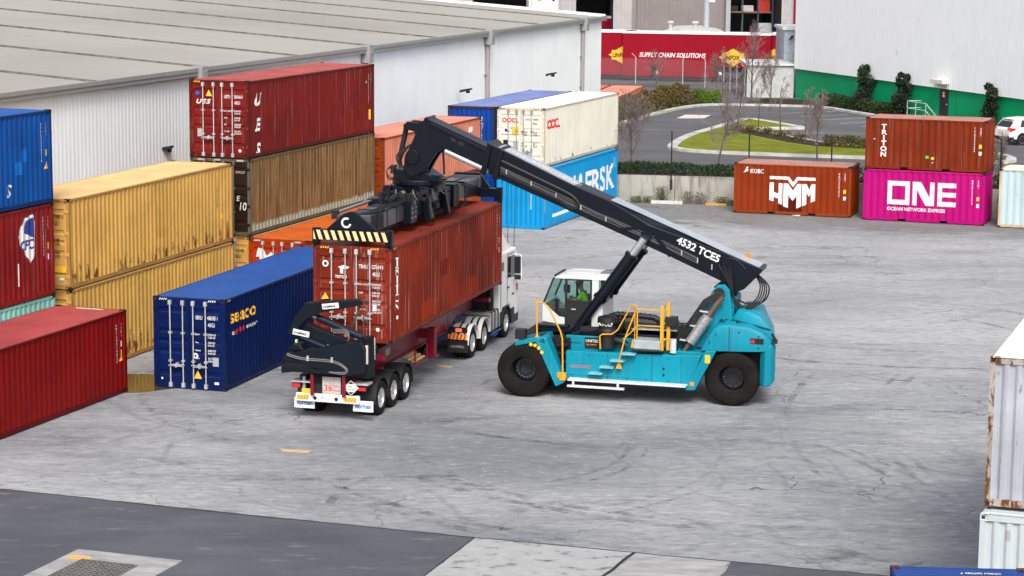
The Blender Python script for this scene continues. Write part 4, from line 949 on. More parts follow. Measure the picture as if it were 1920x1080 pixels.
for i, x in enumerate((5.3, 26.0, 45.8, 65.2, 84.8, 104)):
    m = MB(); m.box(x - .28, x + .28, .02, .5, EH - .75, EH + .12); m.box(x - .2, x + .2, .5, .53, EH - .35, EH - .05); m.build('rain_head', TRIM, t, bevel=.02)
    m = MB(); m.tube([(x, .16, EH - .74), (x, .16, .1)], .13, 10)
    for zz in (2, 4, 6): m.box(x - .2, x + .2, .0, .18, zz, zz + .06)
    m.build('downpipe', TRIM, t)
LAMPB = plain('black wall lamp', (.015, .015, .015), .5)
for i, (x, y, lb) in enumerate(((-13.912, 90.805, 'black wall lamp on the pale shed left of the dark red topmost container'), (-2.541, 125.891, 'black wall lamp on the pale shed above the salmon container'), (2.451, 140.953, 'black wall lamp on the pale shed nearest its far corner'))):
    l = thing('wall_lamp', lb, 'lamp', (x, y, 5.4), R(72.86 - 90), 'wall lamps along the shed'); m = MB()
    m.box(-.1, .1, -.12, .0, -.12, .12); m.obox((0, -.1, 0), (.05, -.35, .02), .06, .06); m.build('bracket', LAMPB, l)
    m = MB(); m.prism([(-.34, -.08), (.34, .1), (.34, .2), (-.3, .08)], 'xz', -.6, -.3); m.build('lamp_head', LAMPB, l, bevel=.02)

# ---------------------------------------------------------------- white and green warehouse at right
a_ = R(-71); gd = Vector((math.cos(a_), math.sin(a_), 0)); gn = Vector((gd.y, -gd.x, 0))       # gn points to the yard
if gn.x > 0: gn = -gn
t = thing('green_based_warehouse', 'tall white ribbed warehouse with a green lower wall and dark door', 'warehouse')
L0 = Vector((22.425, 179.3, 0)); GL = 75; GZ = 3.66
def gp(u, o, z): p = L0 + gd * u + gn * o; return (p.x, p.y, z)
k = NT('white ribbed cladding'); P = k.tc.outputs['Object']; st = k.noise(k.map((3, 3, .35)), 1, 5, .7)
c = k.mix(k.ramp(st, .35, .7), (.82, .84, .87), (.87, .885, .9)); c = k.mix(k.ramp(k.noise(k.map((1.3, 1.3, .6)), 1.1, 3, .5), .7, .74, 0, .35), c, (.3, .32, .33)); CLADW = k.bsdf(c, .5, 0, None, .35)
m = MB(); a, b = gp(0, .16, 0), gp(GL, .16, 0); ribbed(m, (b[0], b[1]), (a[0], a[1]), GZ, 17, .3, -.012)
m.add([gp(0, .16, GZ), gp(0, -40, GZ), gp(0, -40, 17), gp(0, .16, 17)], [(0, 1, 2, 3)]); m.add([gp(0, .16, GZ), gp(GL, .16, GZ), gp(GL, .0, GZ), gp(0, .0, GZ)], [(0, 1, 2, 3)]); m.build('upper_wall', CLADW, t)
GREENW = paint('green precast wall paint', (.008, .37, .15), .6, .1, 0, .06, .03)
m = MB(); m.add([gp(0, 0, .9), gp(GL, 0, .9), gp(GL, 0, GZ), gp(0, 0, GZ), gp(0, -40, .9), gp(0, -40, GZ)], [(0, 1, 2, 3), (0, 3, 5, 4)]); m.build('lower_wall', GREENW, t)
m = MB()
for u in (9.5, 25.0, 40): m.add([gp(u, .005, .9), gp(u + .03, .005, .9), gp(u + .03, .005, GZ), gp(u, .005, GZ)], [(0, 1, 2, 3)])
m.build('panel_joint', DARK, t)
m = MB(); m.add([gp(0, .16, 17), gp(GL, .16, 17), gp(GL, -40, 19), gp(0, -40, 19)], [(0, 1, 2, 3)]); m.build('roof', plain('far white roof', (.6, .6, .6), .6), t)
DU = 22.9
def gbox(m, u0, u1, o0, o1, z0, z1, mi=0):
    v = [gp(u, o, z) for u in (u0, u1) for o in (o0, o1) for z in (z0, z1)]
    m.add(v, [(0, 1, 3, 2), (4, 6, 7, 5), (0, 4, 5, 1), (2, 3, 7, 6), (0, 2, 6, 4), (1, 5, 7, 3)], mi)
m = MB(); gbox(m, DU, DU + 1.15, -.02, .06, 1.55, 3.95); d_ = m.build('door', plain('near black door', (.012, .014, .018), .5), t)
m = MB(); gbox(m, DU + 1.0, DU + 1.06, .06, .13, 2.55, 2.62); m.build('handle', STEEL, d_)
m = MB(); gbox(m, DU + .35, DU + .75, .06, .068, 3.05, 3.45, 0); gbox(m, DU + .46, DU + .64, .068, .075, 3.28, 3.4, 1); gbox(m, DU + .42, DU + .68, .068, .075, 3.1, 3.2, 1); m.build('door_sign', [REDM, WHITE], d_)
m = MB(); gbox(m, DU - .25, DU + 1.45, .17, .75, 4.02, 4.3); gbox(m, DU - .1, DU + 1.25, .16, .2, 3.72, 4.02); m.build('canopy', plain('cream canopy', (.62, .6, .53), .6), t, bevel=.02)
h = thing('stair_landing', 'steel handrail and landing at the dark door of the green wall', 'handrail')
m = MB(); gbox(m, DU - 2.4, DU + 1.3, .1, 1.3, 1.31, 1.55); m.build('landing', KERB, h)
for zz, nm in ((2.6, 'rail'), (2.1, 'rail')):
    m = MB(); m.tube([gp(DU - 2.4, .15, zz), gp(DU - 2.4, 1.25, zz), gp(DU + .2, 1.25, zz), gp(DU + 1.5, 1.25, zz - .65), gp(DU + 1.5, 1.25, zz - .75)], .035, 7); m.build(nm, plain('galvanised rail', (.45, .5, .5), .4, .3), h)
for u, zz in ((DU - 2.4, 2.6), (DU - 1.2, 2.6), (DU + .2, 2.6), (DU + 1.5, 1.95)):
    m = MB(); m.tube([gp(u, 1.25, 1.5 if u < DU + 1 else 1.3), gp(u, 1.25, zz)], .032, 7); m.build('post', plain('galvanised post', (.45, .5, .5), .4, .3), h)
# low wall and annex left of the green wall
t = thing('boundary_wall', 'low pale concrete wall joining the green wall at its left end', 'wall')
m = MB(); m.prism([(18.6, 179.8), (22.3, 179.6), (22.3, 179.9), (18.6, 180.1)], 'xy', ZC - .1, 3.85); m.build('panel', plain('pale tilt panel', (.4, .41, .41), .7), t)
m = MB(); m.prism([(18.5, 179.6), (22.35, 179.4), (22.35, 186), (18.5, 186)], 'xy', 3.85, 4.0); m.build('coping', plain('white coping', (.55, .56, .56), .6), t)
t = thing('annex', 'small blue grey panelled annex with white roof beside the white warehouse', 'building')
m = MB(); m.box(22.0, 25.5, 184, 190, ZC, 6.5)
for zz in (4.6, 5.6): m.box(21.98, 25.52, 183.98, 190.02, zz, zz + .03, 1)
m.build('wall', [plain('blue grey panel', (.38, .43, .48), .6), TRIM], t)
m = MB(); m.box(21.85, 25.7, 183.8, 190.2, 6.5, 6.72); m.build('roof', plain('white annex roof', (.68, .69, .69), .6), t)
m = MB(); m.box(22.5, 22.7, 183.7, 183.98, 5.9, 6.05); m.obox((22.6, 183.75, 5.95), (22.35, 183.5, 5.75), .1, .1); m.build('wall_light', LAMPB, t)

# ---------------------------------------------------------------- curtain-sided trailers and the depot behind
CUR = paint('crimson curtain', (.3, .003, .018), .55, .1, 0, .06, .06)
WHT = plain('white trailer roof', (.72, .72, .72), .5)
def hexsign(m, u, z, s_=1.0):
    p = [(-1.28, 0), (-.98, .16), (-.98, .42), (-.62, .42), (0, .78), (.62, .42), (.98, .42), (.98, .16), (1.28, 0), (.98, -.16), (.98, -.42), (.62, -.42), (0, -.78), (-.62, -.42), (-.98, -.42), (-.98, -.16)]
    shape(m, [(a * s_, b * s_) for a, b in p], (u, 0, z), (1, 0, 0), (0, 0, 1), Y_, .03)
    letters(m, 'LINFOX', .52 * s_, (u - .9 * s_, 0, z - .19 * s_), (1, 0, 0), (0, 0, 1), B_, .03, sx=.8, off=.05)
def curtain_trailer(label, x, y, rz, L, drop, sign=(), text=None, tail=False):
    t = thing('curtain_trailer', label, 'trailer', (x, y, ZC), R(rz), 'crimson curtain-sided trailers'); m = MB()
    m.box(0, L, 0, 2.5, 1.35, 4.15); 
    for i in range(int(L / 1.2)): m.box(i * 1.2 + .6, i * 1.2 + .62, -.012, 0, 1.4, 4.1)
    c = m.build('curtain', CUR, t); 
    m = MB(); m.box(-.05, L + .05, -.06, 2.56, 4.15, 4.33); m.build('roof', WHT, t, bevel=.02)
    m = MB()
    for a, b in drop:
        m.box(a, b, .02, 2.48, .42, 1.35)
        for i in range(int((b - a) / .55)): m.box(a + .25 + i * .55, a + .3 + i * .55, -.0, .02, .45, .95, 1)
    m.build('skirt', [CUR, DARK], t)
    m = MB(); m.box(.1, L - .1, .3, 2.2, .9, 1.35); 
    for a, b in drop: m.box(a, b, .1, 2.4, .3, .42)
    m.build('chassis', DARK, t)
    if text:
        q = MB(); letters(q, text, .55, (1.45, 0, 2.12), (1, 0, 0), (0, 0, 1), W_, .03, .25, sx=.86, off=.02)
        for s_ in sign: hexsign(q, s_, 2.2)
        q.build('lettering', MK, c, fix=False)
    elif sign:
        q = MB()
        for s_ in sign: hexsign(q, s_, 2.2)
        q.build('lettering', MK, c, fix=False)
    free = [v for v in (.9, 2.1, L - 2.1, L - .9)]
    for u in free:
        if not any(a - .4 < u < b + .4 for a, b in drop):
            for yy in (.08, 2.0):
                q = MB(); q.lathe([(.0, 0), (.28, .02), (.48, 0), (.5, .06), (.5, .34), (.46, .4), (0, .4)], (u, yy, .5), 'y', 20); q.build('wheel', RUBBER, t)
    return t
curtain_trailer('long crimson curtain trailer with white slogan across its side', 9.6, 199.2, -12, 13.0, [(.05, 2.5), (3.1, 8.2)], (9.75,), 'SUPPLY CHAIN SOLUTIONS')
curtain_trailer('crimson trailer partly hidden by the pale shed corner', -.6, 202.1, -12, 11.5, [(1.0, 11.2)], (10.45,))
curtain_trailer('crimson trailer at the right, half hidden by the blue grey annex', 21.6, 197.8, -12, 12, [(4, 9)], (1.2,))
GREYW = paint('pale grey depot cladding', (.36, .34, .34), .6, .08, 0, .06, .03)
BEIGE = paint('taupe depot cladding', (.21, .185, .18), .6, .08, 0, .06, .03)
t = thing('depot', 'large grey ribbed depot with dark open bays behind the red trailers', 'building')
YB = 228
m = MB()
for xa, xb in ((-60, -4.2), (1.2, 6.2), (10.0, 11.9), (26.9, 27.9)): ribbed(m, (xa, YB), (xb, YB), ZC - .5, 17, .35, .04)
m.build_by(lambda x, y, z: (x > -4.3) + (x > 8) + (x > 20), 'wall', GREYW, t)
m = MB(); ribbed(m, (12.0, YB + .6), (21.3, YB + .6), ZC - .5, 17, .4, .05); m.box(11.9, 12.0, YB - .05, YB + .65, ZC - .5, 17); m.box(11.85, 12.2, YB - .1, YB, ZC, 17); m.build('recessed_wall', BEIGE, t)
m = MB(); m.box(21.3, 21.75, YB - .1, YB + .7, ZC, 17); m.box(9.95, 10.15, YB - .08, YB, ZC, 17); m.box(27.9, 29.2, YB, YB + .6, ZC, 17); m.build_by(lambda x, y, z: (x > 15) + (x > 25), 'column', plain('grey steel column', (.3, .31, .34), .6), t)
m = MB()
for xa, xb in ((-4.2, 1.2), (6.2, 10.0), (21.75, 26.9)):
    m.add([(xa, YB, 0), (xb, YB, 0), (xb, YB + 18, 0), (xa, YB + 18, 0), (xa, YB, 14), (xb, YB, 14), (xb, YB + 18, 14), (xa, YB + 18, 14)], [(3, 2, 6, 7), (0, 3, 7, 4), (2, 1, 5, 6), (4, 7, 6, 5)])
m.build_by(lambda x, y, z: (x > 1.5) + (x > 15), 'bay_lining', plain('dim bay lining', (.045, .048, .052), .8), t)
m = MB(); m.box(-60, 60, YB - .2, YB + 40, 17, 17.5); m.build('roof', plain('depot roof', (.4, .4, .4), .7), t)
m = MB(); ribbed(m, (29.2, YB), (60, YB), ZC - .5, 17, .35, .04); m.build('wall', GREYW, t)
m = MB(); m.box(28.1, 29.0, YB - .3, YB - .05, ZC, 12); m.build('red_panel', CUR, t)
curtain_trailer('crimson trailer parked inside the left dark bay of the depot', 6.6, 233, 8, 8, [(2, 6)])
# pallet racks inside the right bay
rk = thing('storage_rack', 'dark steel storage rack inside the open depot bay', 'rack', (22.0, YB + 6, ZC))
m = MB()
for x in (0, 1.6, 3.2, 4.7): m.box(x - .06, x + .06, 0, .12, 0, 7.5); m.box(x - .06, x + .06, 1, 1.12, 0, 7.5)
m.build_by(lambda x, y, z: (round(x / 1.6), y > .5), 'upright', plain('blue rack upright', (.06, .08, .12), .6), rk)
for zz in (2.3, 4.8):
    m = MB(); m.box(0, 4.7, 0, .08, zz, zz + .13); m.box(0, 4.7, 1.04, 1.12, zz, zz + .13); m.box(0, 4.7, 0, 1.12, zz + .13, zz + .16); m.build('shelf', plain('rack beam', (.2, .1, .07), .6), rk)
for x0, x1, z, h_, mt, lb in ((.1, 1.1, 4.96, .55, plain('black bundle', (.02, .02, .025), .7), 'black bundle on the upper shelf of the depot rack'), (1.5, 2.7, 4.96, .6, plain('white wrapped pallet', (.5, .5, .5), .6), 'white wrapped load on the upper shelf of the depot rack'), (3.2, 4.4, 4.96, 1.15, plain('red drum stack', (.5, .03, .02), .5), 'red boxed load at the right of the upper depot shelf'), (3.2, 4.6, 2.46, 1.3, plain('translucent tank', (.5, .53, .55), .4), 'pale caged tank on the lower shelf of the depot rack')):
    m = MB(); m.box(x0, x1, .1, 1.0, z, z + h_)
    for i in range(4): m.box(x0 - .02, x1 + .02, .08, .1, z + h_ * (i + .5) / 4, z + h_ * (i + .5) / 4 + .03)
    o = m.build('stored_load', mt, None, bevel=.03); o.location = (22.0, YB + 6, ZC); tag(o, lb, 'load')
p = thing('light_pole', 'grey steel light pole with a small floodlight behind the red trailers', 'pole', (18.0, 212, ZC))
m = MB(); m.tube([(0, 0, 0), (0, 0, 10)], [.3, .26], 14); m.build('pole', plain('pole grey', (.33, .37, .42), .5), p, 40)
m = MB(); m.box(.2, .75, -.3, .1, 6.55, 6.8); m.obox((.1, 0, 6.7), (.3, -.1, 6.7), .06, .06); m.build('floodlight', WHT, p, bevel=.03)
p = thing('low_gable_shed', 'low white gabled roof with two vents peeping above the red trailers', 'shed', (13.2, 208, ZC - .35))
m = MB(); m.prism([(-.5, 3.4), (2.2, 4.5), (4.4, 4.6), (6.2, 4.3), (6.2, 4.1), (-.5, 3.2)], 'xz', 0, 8); m.build('roof', plain('dull white sheeting', (.46, .46, .45), .6), p); m = MB(); m.box(0, 6, .3, 7.7, 0, 3.3); m.build('wall', SHEDW, p)
for x in (1.3, 3.6):
    m = MB(); m.tube([(x, 2, 4.2), (x, 2, 5.0)], .18, 10); m.lathe([(.32, 0), (.32, .14), (.2, .22)], (x, 2, 4.98), 'z', 12); m.build('vent', plain('dull vent', (.45, .45, .44), .6), p)
p = thing('white_truck_body', 'white box truck body at the top edge behind the shed roof', 'truck', (1.4, 222, ZC))
m = MB(); m.box(0, 2.9, 0, 6, 1.0, 8.0); m.build('body', WHT, p, bevel=.04); m = MB(); m.box(.2, .26, -.03, 0, 5.2, 7.6, 0); m.box(.9, 1.2, -.03, 0, 6.2, 6.9, 1); m.box(2.3, 2.55, -.03, 0, 6.2, 6.9, 2); m.build('marking', [BLACKM, ORGM, BLACKM], p)
for x in (.4, 2.3):
    m = MB(); m.lathe([(0, 0), (.5, .02), (.5, .3), (0, .32)], (x + .1, .8, .5), 'x', 16); m.build('wheel', RUBBER, p)
# security fence in front of the trailers
t = thing('security_fence', 'galvanised chain link fence with cranked posts before the red trailers', 'fence')
GALV = plain('galvanised fence post', (.4, .4, .4), .5, .2); fl = [(2, 196.5), (6, 195.6), (10.5, 194.5), (14.5, 193.6), (17.6, 189.0), (18.2, 184), (18.5, 180.4)]
for x, y in fl + [(17.9, 186.5), (16.2, 191)]:
    m = MB(); m.tube([(x, y, ZC), (x, y, ZC + 2.3), (x - .35, y - .1, ZC + 2.65)], .05, 6); m.build('post', GALV, t)
k = NT('galvanised chain link'); tr = k.n('ShaderNodeBsdfTransparent'); df = k.n('ShaderNodeBsdfDiffuse'); df.inputs[0].default_value = (.35, .33, .33, 1); mx = k.n('ShaderNodeMixShader')
wv1 = k.n('ShaderNodeTexWave', bands_direction='DIAGONAL'); k.put(wv1.inputs[0], k.map((1, 1, 1))); wv1.inputs['Scale'].default_value = 4
k.put(mx.inputs[0], k.ramp(wv1.outputs[1], .4, .95, .02, .3)); k.t.links.new(tr.outputs[0], mx.inputs[1]); k.t.links.new(df.outputs[0], mx.inputs[2]); k.t.links.new(mx.outputs[0], k.out.inputs[0])
for a, b in zip(fl, fl[1:]):
    m = MB(); m.quad((*a, ZC), (*b, ZC), (*b, ZC + 2.2), (*a, ZC + 2.2)); m.build('mesh', k.mat, t)

# ---------------------------------------------------------------- reach stacker
def wheel_parts(par, x, y0, y1, r, rim_r, sgn, rim_mat, tyre=RUBBER, hub=None, nb=12, name='wheel', zc=None, seg=40):
    """tyre with rim as sub-part; outer face towards sgn*y"""
    zc = r if zc is None else zc; wd = abs(y1 - y0); c = (x, (y0 + y1) / 2, zc); h = wd / 2
    m = MB(); pr = [(rim_r, -h * .86), (rim_r + .05 * r, -h * .97), (r * .8, -h), (r * .93, -h * .93), (r * .985, -h * .78), (r, -h * .5), (r, h * .5), (r * .985, h * .78), (r * .93, h * .93), (r * .8, h), (rim_r + .05 * r, h * .97), (rim_r, h * .86)]
    m.lathe(pr, c, 'y', seg, 0, False); w_ = m.build(name, tyre, par, 50)
    m = MB(); e = sgn * h
    m.lathe([(rim_r * 1.02, -h * .8), (rim_r * 1.02, h * .8)], c, 'y', seg, 0, False)
    m.lathe([(rim_r * 1.03, e * .9), (rim_r * .93, e * .86), (rim_r * .86, e * .5), (rim_r * .5, e * .42), (rim_r * .46, e * .62), (rim_r * .2, e * .66), (0, e * .66)], c, 'y', seg, 0, False)
    for i in range(nb):
        a = 2 * math.pi * i / nb; p = Vector((c[0] + rim_r * .68 * math.cos(a), c[1] + e * .46, zc + rim_r * .68 * math.sin(a))); m.tube([p, p + Vector((0, sgn * .05, 0))], rim_r * .06, 6, 1)
    m.build('rim', [rim_mat, hub or rim_mat], w_, 45)
    return w_
RSO = (0.896, 70.158, 0.0)
rs = thing('reach_stacker', 'turquoise reach stacker with dark boom lifting the oxide red container', 'reach stacker', RSO, R(-15))
TURQ = paint('turquoise machine paint', (.002, .26, .37), .42, .42, .1, .12, .08, spec=.2, scratch=.18)
NAVY = paint('dark navy machine paint', (.006, .009, .0155), .35, .1, 0, .15, .02, spec=.28)
BLK = plain('black steel', (.01, .0105, .012), .5)
YRAIL = plain('yellow handrail paint', (.62, .3, .015), .45, 0, .08)
RUB2 = plain('brownish solid tyre rubber', (.011, .0092, .0085), .85, 0, .3, 2.5, .1, .4)
for sg in (-1, 1):
    for ya, yb in ((-2.06, -1.54), (-1.46, -.94)):
        wheel_parts(rs, 0, sg * ya, sg * yb, .85, .40, sg * (-1) * (-1), plain('black drive rim', (.012, .013, .02), .5), RUB2, plain('grey wheel nut', (.2, .2, .2), .5), 18)
    wheel_parts(rs, 6.39, sg * -1.5, sg * -.98, .84, .40, sg, plain('dark steer rim', (.016, .016, .02), .5), RUB2, plain('steel wheel nut', (.14, .14, .14), .45), 10)
m = MB(); m.box(-.3, .3, -1.5, 1.5, .6, 1.1); m.box(6.2, 6.6, -1.1, 1.1, .6, 1.1); m.build('axle', BLK, rs)
m = MB()
for sg in (-1, 1):
    ya, yb = sorted((sg * 1.75, sg * 1.5))
    m.prism([(1.28, .6), (5.15, .56), (5.5, 1.56), (3.4, 1.5), (1.28, 1.48)], 'xz', ya, yb)
    ya, yb = sorted((sg * 1.5, sg * 1.28)); m.prism([(5.02, .47), (5.33, .49), (5.96, 1.74), (5.62, 1.72)], 'xz', *sorted((sg * 1.77, sg * 1.3)))
    ya, yb = sorted((sg * 2.08, sg * 1.0))
    m.prism([(-.28, 1.6), (-.25, 1.73), (.36, 1.9), (.66, 1.93), (.72, 1.72), (.42, 1.76)], 'xz', ya, yb)
    m.prism([(.66, 1.925), (.74, 1.88), (1.32, .55), (1.04, .4), (.4, 1.755)], 'xz', *sorted((sg * 2.08, sg * 1.98)))
    m.prism([(.62, 1.925), (.72, 1.9), (1.3, .57), (1.2, .53)], 'xz', *sorted((sg * 1.98, sg * 1.5)))
m.box(1.15, 4.75, -1.22, -1.12, 1.4, 1.88); m.box(1.15, 4.75, 1.12, 1.22, 1.4, 1.88); m.box(4.2, 5.6, -1.4, 1.4, 1.4, 1.6)
ch = m.build('chassis', TURQ, rs, bevel=.02)
m = MB(); m.box(.5, 5.2, -1.48, 1.48, .66, 1.42); m.box(-.35, 1.6, -.95, .95, .9, 1.8); m.box(5.2, 7.25, -.9, .9, .8, 1.66); m.build('underframe', DARK, rs)
m = MB()
for sg in (-1,):
    m.box(1.42, 5.1, -2.1, -1.76, .62, .665); m.obox((1.42, -2.08, .46), (3.2, -2.08, .46), .1, .06)
    for x in (1.6, 3.0): m.box(x - .03, x + .03, -2.1, -2.04, .46, .64)
m.build('running_board', plain('chequer plate white grey', (.6, .61, .62), .5, .1), rs)
m = MB()
for x, z in ((2.28, .84), (2.62, 1.05), (2.95, 1.27), (3.3, 1.5)): m.box(x - .22, x + .2, -2.02, -1.74, z, z + .05)
m.build('step', plain('pale turquoise step', (.16, .4, .46), .5), rs)
m = MB(); m.box(3.42, 4.3, -1.85, -1.2, 1.68, 1.95); m.box(3.38, 4.34, -1.9, -1.18, 1.62, 1.68, 1); m.build('battery_box', [plain('grey box', (.3, .34, .36), .45), BLK], rs, bevel=.02)
m = MB()
for i in range(5): m.box(.95 + i * .07, 1.3 + i * .07, -1.72, -1.2, 1.62 - i * .26, 1.67 - i * .26)
m.prism([(.72, 1.8), (1.3, 1.8), (1.35, .6), (1.2, .6)], 'xz', -1.26, -1.2); m.build('cab_stair', BLK, rs)
# handrails
m = MB()
m.tube([(.42, -2.0, 1.78), (.4, -2.0, 3.02), (.38, -1.85, 3.05), (.2, -1.2, 2.98)], .026, 7); m.tube([(.4, -2.0, 3.0), (.62, -2.0, 2.98), (.78, -2.0, 2.85), (1.16, -2.0, 2.12), (1.22, -2.0, 1.9), (1.25, -2.0, .68)], .026, 7)
m.box(1.16, 1.36, -2.11, -1.98, .62, .85)
m.prism([(.32, 1.76), (.52, 1.8), (.44, 2.0), (.4, 2.0)], 'xz', -2.03, -1.97)
m.build('handrail', YRAIL, rs, 50)
m = MB()
m.tube([(2.36, -1.75, 1.6), (2.34, -1.75, 2.0), (2.42, -1.75, 2.06), (2.72, -1.75, 2.08), (2.9, -1.75, 2.22), (3.32, -1.75, 3.0), (3.42, -1.75, 3.03), (3.5, -1.75, 2.95), (3.5, -1.75, 1.7)], .024, 7)
m.tube([(2.98, -1.9, 1.1), (3.0, -1.9, 1.35), (3.15, -1.85, 2.0), (3.45, -1.85, 2.8)], .024, 7); m.tube([(3.1, -1.85, 1.95), (3.55, -1.8, 2.4), (4.3, -1.8, 2.4)], .022, 7); m.tube([(3.5, -1.8, 2.9), (4.3, -1.8, 2.9)], .02, 7); m.tube([(3.4, -1.6, 1.7), (3.4, -1.6, 2.95)], .022, 7)
for x in (3.5, 3.4): m.prism([(x - .07, 1.7), (x + .07, 1.7), (x + .03, 1.95), (x - .03, 1.95)], 'xz', -1.8, -1.7)
m.prism([(2.9, 1.05), (3.08, 1.05), (3.02, 1.3), (2.97, 1.3)], 'xz', -1.93, -1.86)
m.box(4.24, 4.34, -1.85, -1.75, 1.66, 3.05); m.box(4.4, 4.5, -1.65, -1.55, 1.66, 3.1)
for z in (2.0, 2.5, 2.9): m.obox((4.29, -1.8, z), (4.45, -1.6, z), .05, .05)
m.build('handrail', YRAIL, rs, 50)
# engine bay
m = MB(); m.box(2.1, 4.7, -1.1, 1.1, 1.86, 2.0); m.box(2.3, 4.3, -.6, 1.0, 2.0, 2.14); m.box(1.2, 2.2, -1.05, -.55, 1.86, 2.02); m.box(2.3, 2.9, -1.0, -.6, 2.0, 2.4)
m.build('engine_cover', NAVY, rs, bevel=.03); m = MB(); m.box(3.2, 4.6, -1.1, -.2, 2.145, 2.165); m.build('hood_plate', plain('pale hood plate', (.5, .52, .53), .35, .2), rs)
m = MB(); m.tube([(2.5, -1.4, 1.6), (2.5, -1.4, 2.28)], .27, 16); m.lathe([(.3, 0), (.3, .05), (.22, .18), (.22, .24), (.32, .28), (.3, .44), (.12, .5), (0, .5)], (2.5, -1.4, 2.1), 'z', 18)
m.tube([(2.75, -1.4, 1.85), (3.0, -1.45, 1.8), (3.12, -1.45, 1.68)], .11, 10)
m.build('air_filter', BLK, rs, 50)
m = MB(); letters(m, 'WOLF', .15, (2.3, -1.665, 2.3), (1, 0, 0), (0, 0, 1), 0, .02); m.box(1.75, 2.2, -1.24, -1.225, 1.5, 1.84, 1); letters(m, 'UNITED', .12, (1.78, -1.24, 1.7), (1, 0, 0), (0, 0, 1), 0, .02, off=.01); letters(m, 'EQUIPMENT', .06, (1.8, -1.24, 1.6), (1, 0, 0), (0, 0, 1), 3, .01, off=.01)
letters(m, 'KONECRANES', .11, (1.4, -1.75, .98), (1, 0, 0), (0, 0, 1), 4, .01, .2, sx=.95); m.box(5.62, 5.78, -1.786, -1.775, 1.35, 1.6, 2); m.box(5.18, 5.3, -1.786, -1.775, .62, .74, 3); m.box(1.1, 1.25, -2.12, -2.085, .7, .86, 3)
for x, z in ((.25, 1.68), (.38, 1.66), (.5, 1.58), (.6, 1.45)): m.lathe([(0, -.012), (.06, -.012), (.06, 0), (0, 0)], (x, -2.085, z), 'y', 6, 2)
for z in (1.0, 1.2): m.lathe([(0, -.02), (.035, -.02), (.035, 0), (0, 0)], (4.35, -1.75, z - .1), 'y', 10, 1)
m.box(3.98, 3.995, -1.7535, -1.7495, .6, 1.5, 1)
m.build('lettering', MK, ch, fix=False)
m = MB(); pts = [(2.35, -.6, 2.2), (2.4, -.6, 2.42), (2.6, -.6, 2.5), (3.2, -.6, 2.5), (3.75, -.6, 2.47), (3.95, -.6, 2.4), (4.0, -.6, 2.2)]
for a, b in zip(pts, pts[1:]):
    for i in range(4): m.tube([Vector(a).lerp(Vector(b), i / 4), Vector(a).lerp(Vector(b), (i + .6) / 4)], .1, 10)
m.tube(pts, .08, 10); m.build('intake_hose', BLK, rs, 50)
m = MB(); m.box(4.36, 4.72, -1.75, -1.45, 2.42, 2.7); m.tube([(4.7, -1.6, 2.5), (5.3, -1.2, 2.45)], .03, 6); m.build('work_light', BLK, rs, bevel=.03)
m = MB(); m.tube([(4.62, -1.7, 1.6), (4.62, -1.7, 2.02)], .1, 12); m.box(-.3, .02, -1.95, -1.65, 1.8, 2.1, 1); m.build('canister', [plain('pale canister', (.45, .5, .52), .4), BLK], rs, 50)
# exhaust muffler
k = NT('perforated steel'); vo = k.n('ShaderNodeTexVoronoi'); k.put(vo.inputs['Vector'], k.map((1, 1, 1))); vo.inputs['Scale'].default_value = 26
PERF = k.bsdf(k.mix(k.ramp(vo.outputs['Distance'], .25, .4), (.06, .06, .06), (.45, .45, .46)), .35, .6)
a, b = Vector((4.82, -1.3, 1.5)), Vector((5.98, -1.1, 3.3)); q = lambda s_: a.lerp(b, s_)
m = MB(); m.tube([q(.0), q(.22)], .07, 10, 1); m.tube([q(.2), q(.205), q(.66), q(.665)], [.1, .17, .17, .1], 20); m.tube([q(.66), q(.92), q(.92) + Vector((.14, 0, .12))], .085, 12, 1); m.build('exhaust', [PERF, plain('burnt exhaust pipe', (.16, .09, .06), .5, .5)], rs, 45)
m = MB()
for i in range(4):
    o = Vector((-.2 - i * .05, -.03 * i, .08 + .03 * i)); m.tube([q(.0) + o, q(.5) + o, q(.85) + o, q(.98) + o + Vector((.25, .2, 0))], .032, 6)
for s_ in (.2, .45, .7): m.obox(q(s_) + Vector((-.3, -.1, .1)), q(s_) + Vector((0, 0, .05)), .05, .05, 1)
m.build('hose', [BLK, STEEL], rs)
# tower
m = MB()
for sg in (-1, 1):
    m.prism([(4.5, 1.5), (4.72, 1.5), (5.05, 1.98), (5.62, 3.4), (5.78, 3.6), (6.0, 3.62), (6.16, 3.45), (6.3, 2.5), (6.3, 1.6), (5.0, 1.5)], 'xz', *sorted((sg * .82, sg * .62)))
m.box(5.4, 6.28, -.62, .62, 1.6, 2.9); m.box(6.1, 6.3, -.62, .62, 2.9, 3.2)
m.build('tower', TURQ, rs, bevel=.03)
m = MB(); m.tube([(5.85, -.9, 3.36), (5.85, .9, 3.36)], .17, 18); m.tube([(5.85, -.95, 3.36), (5.85, -.9, 3.36)], .1, 8); m.build('pivot_pin', BLK, rs, 40)
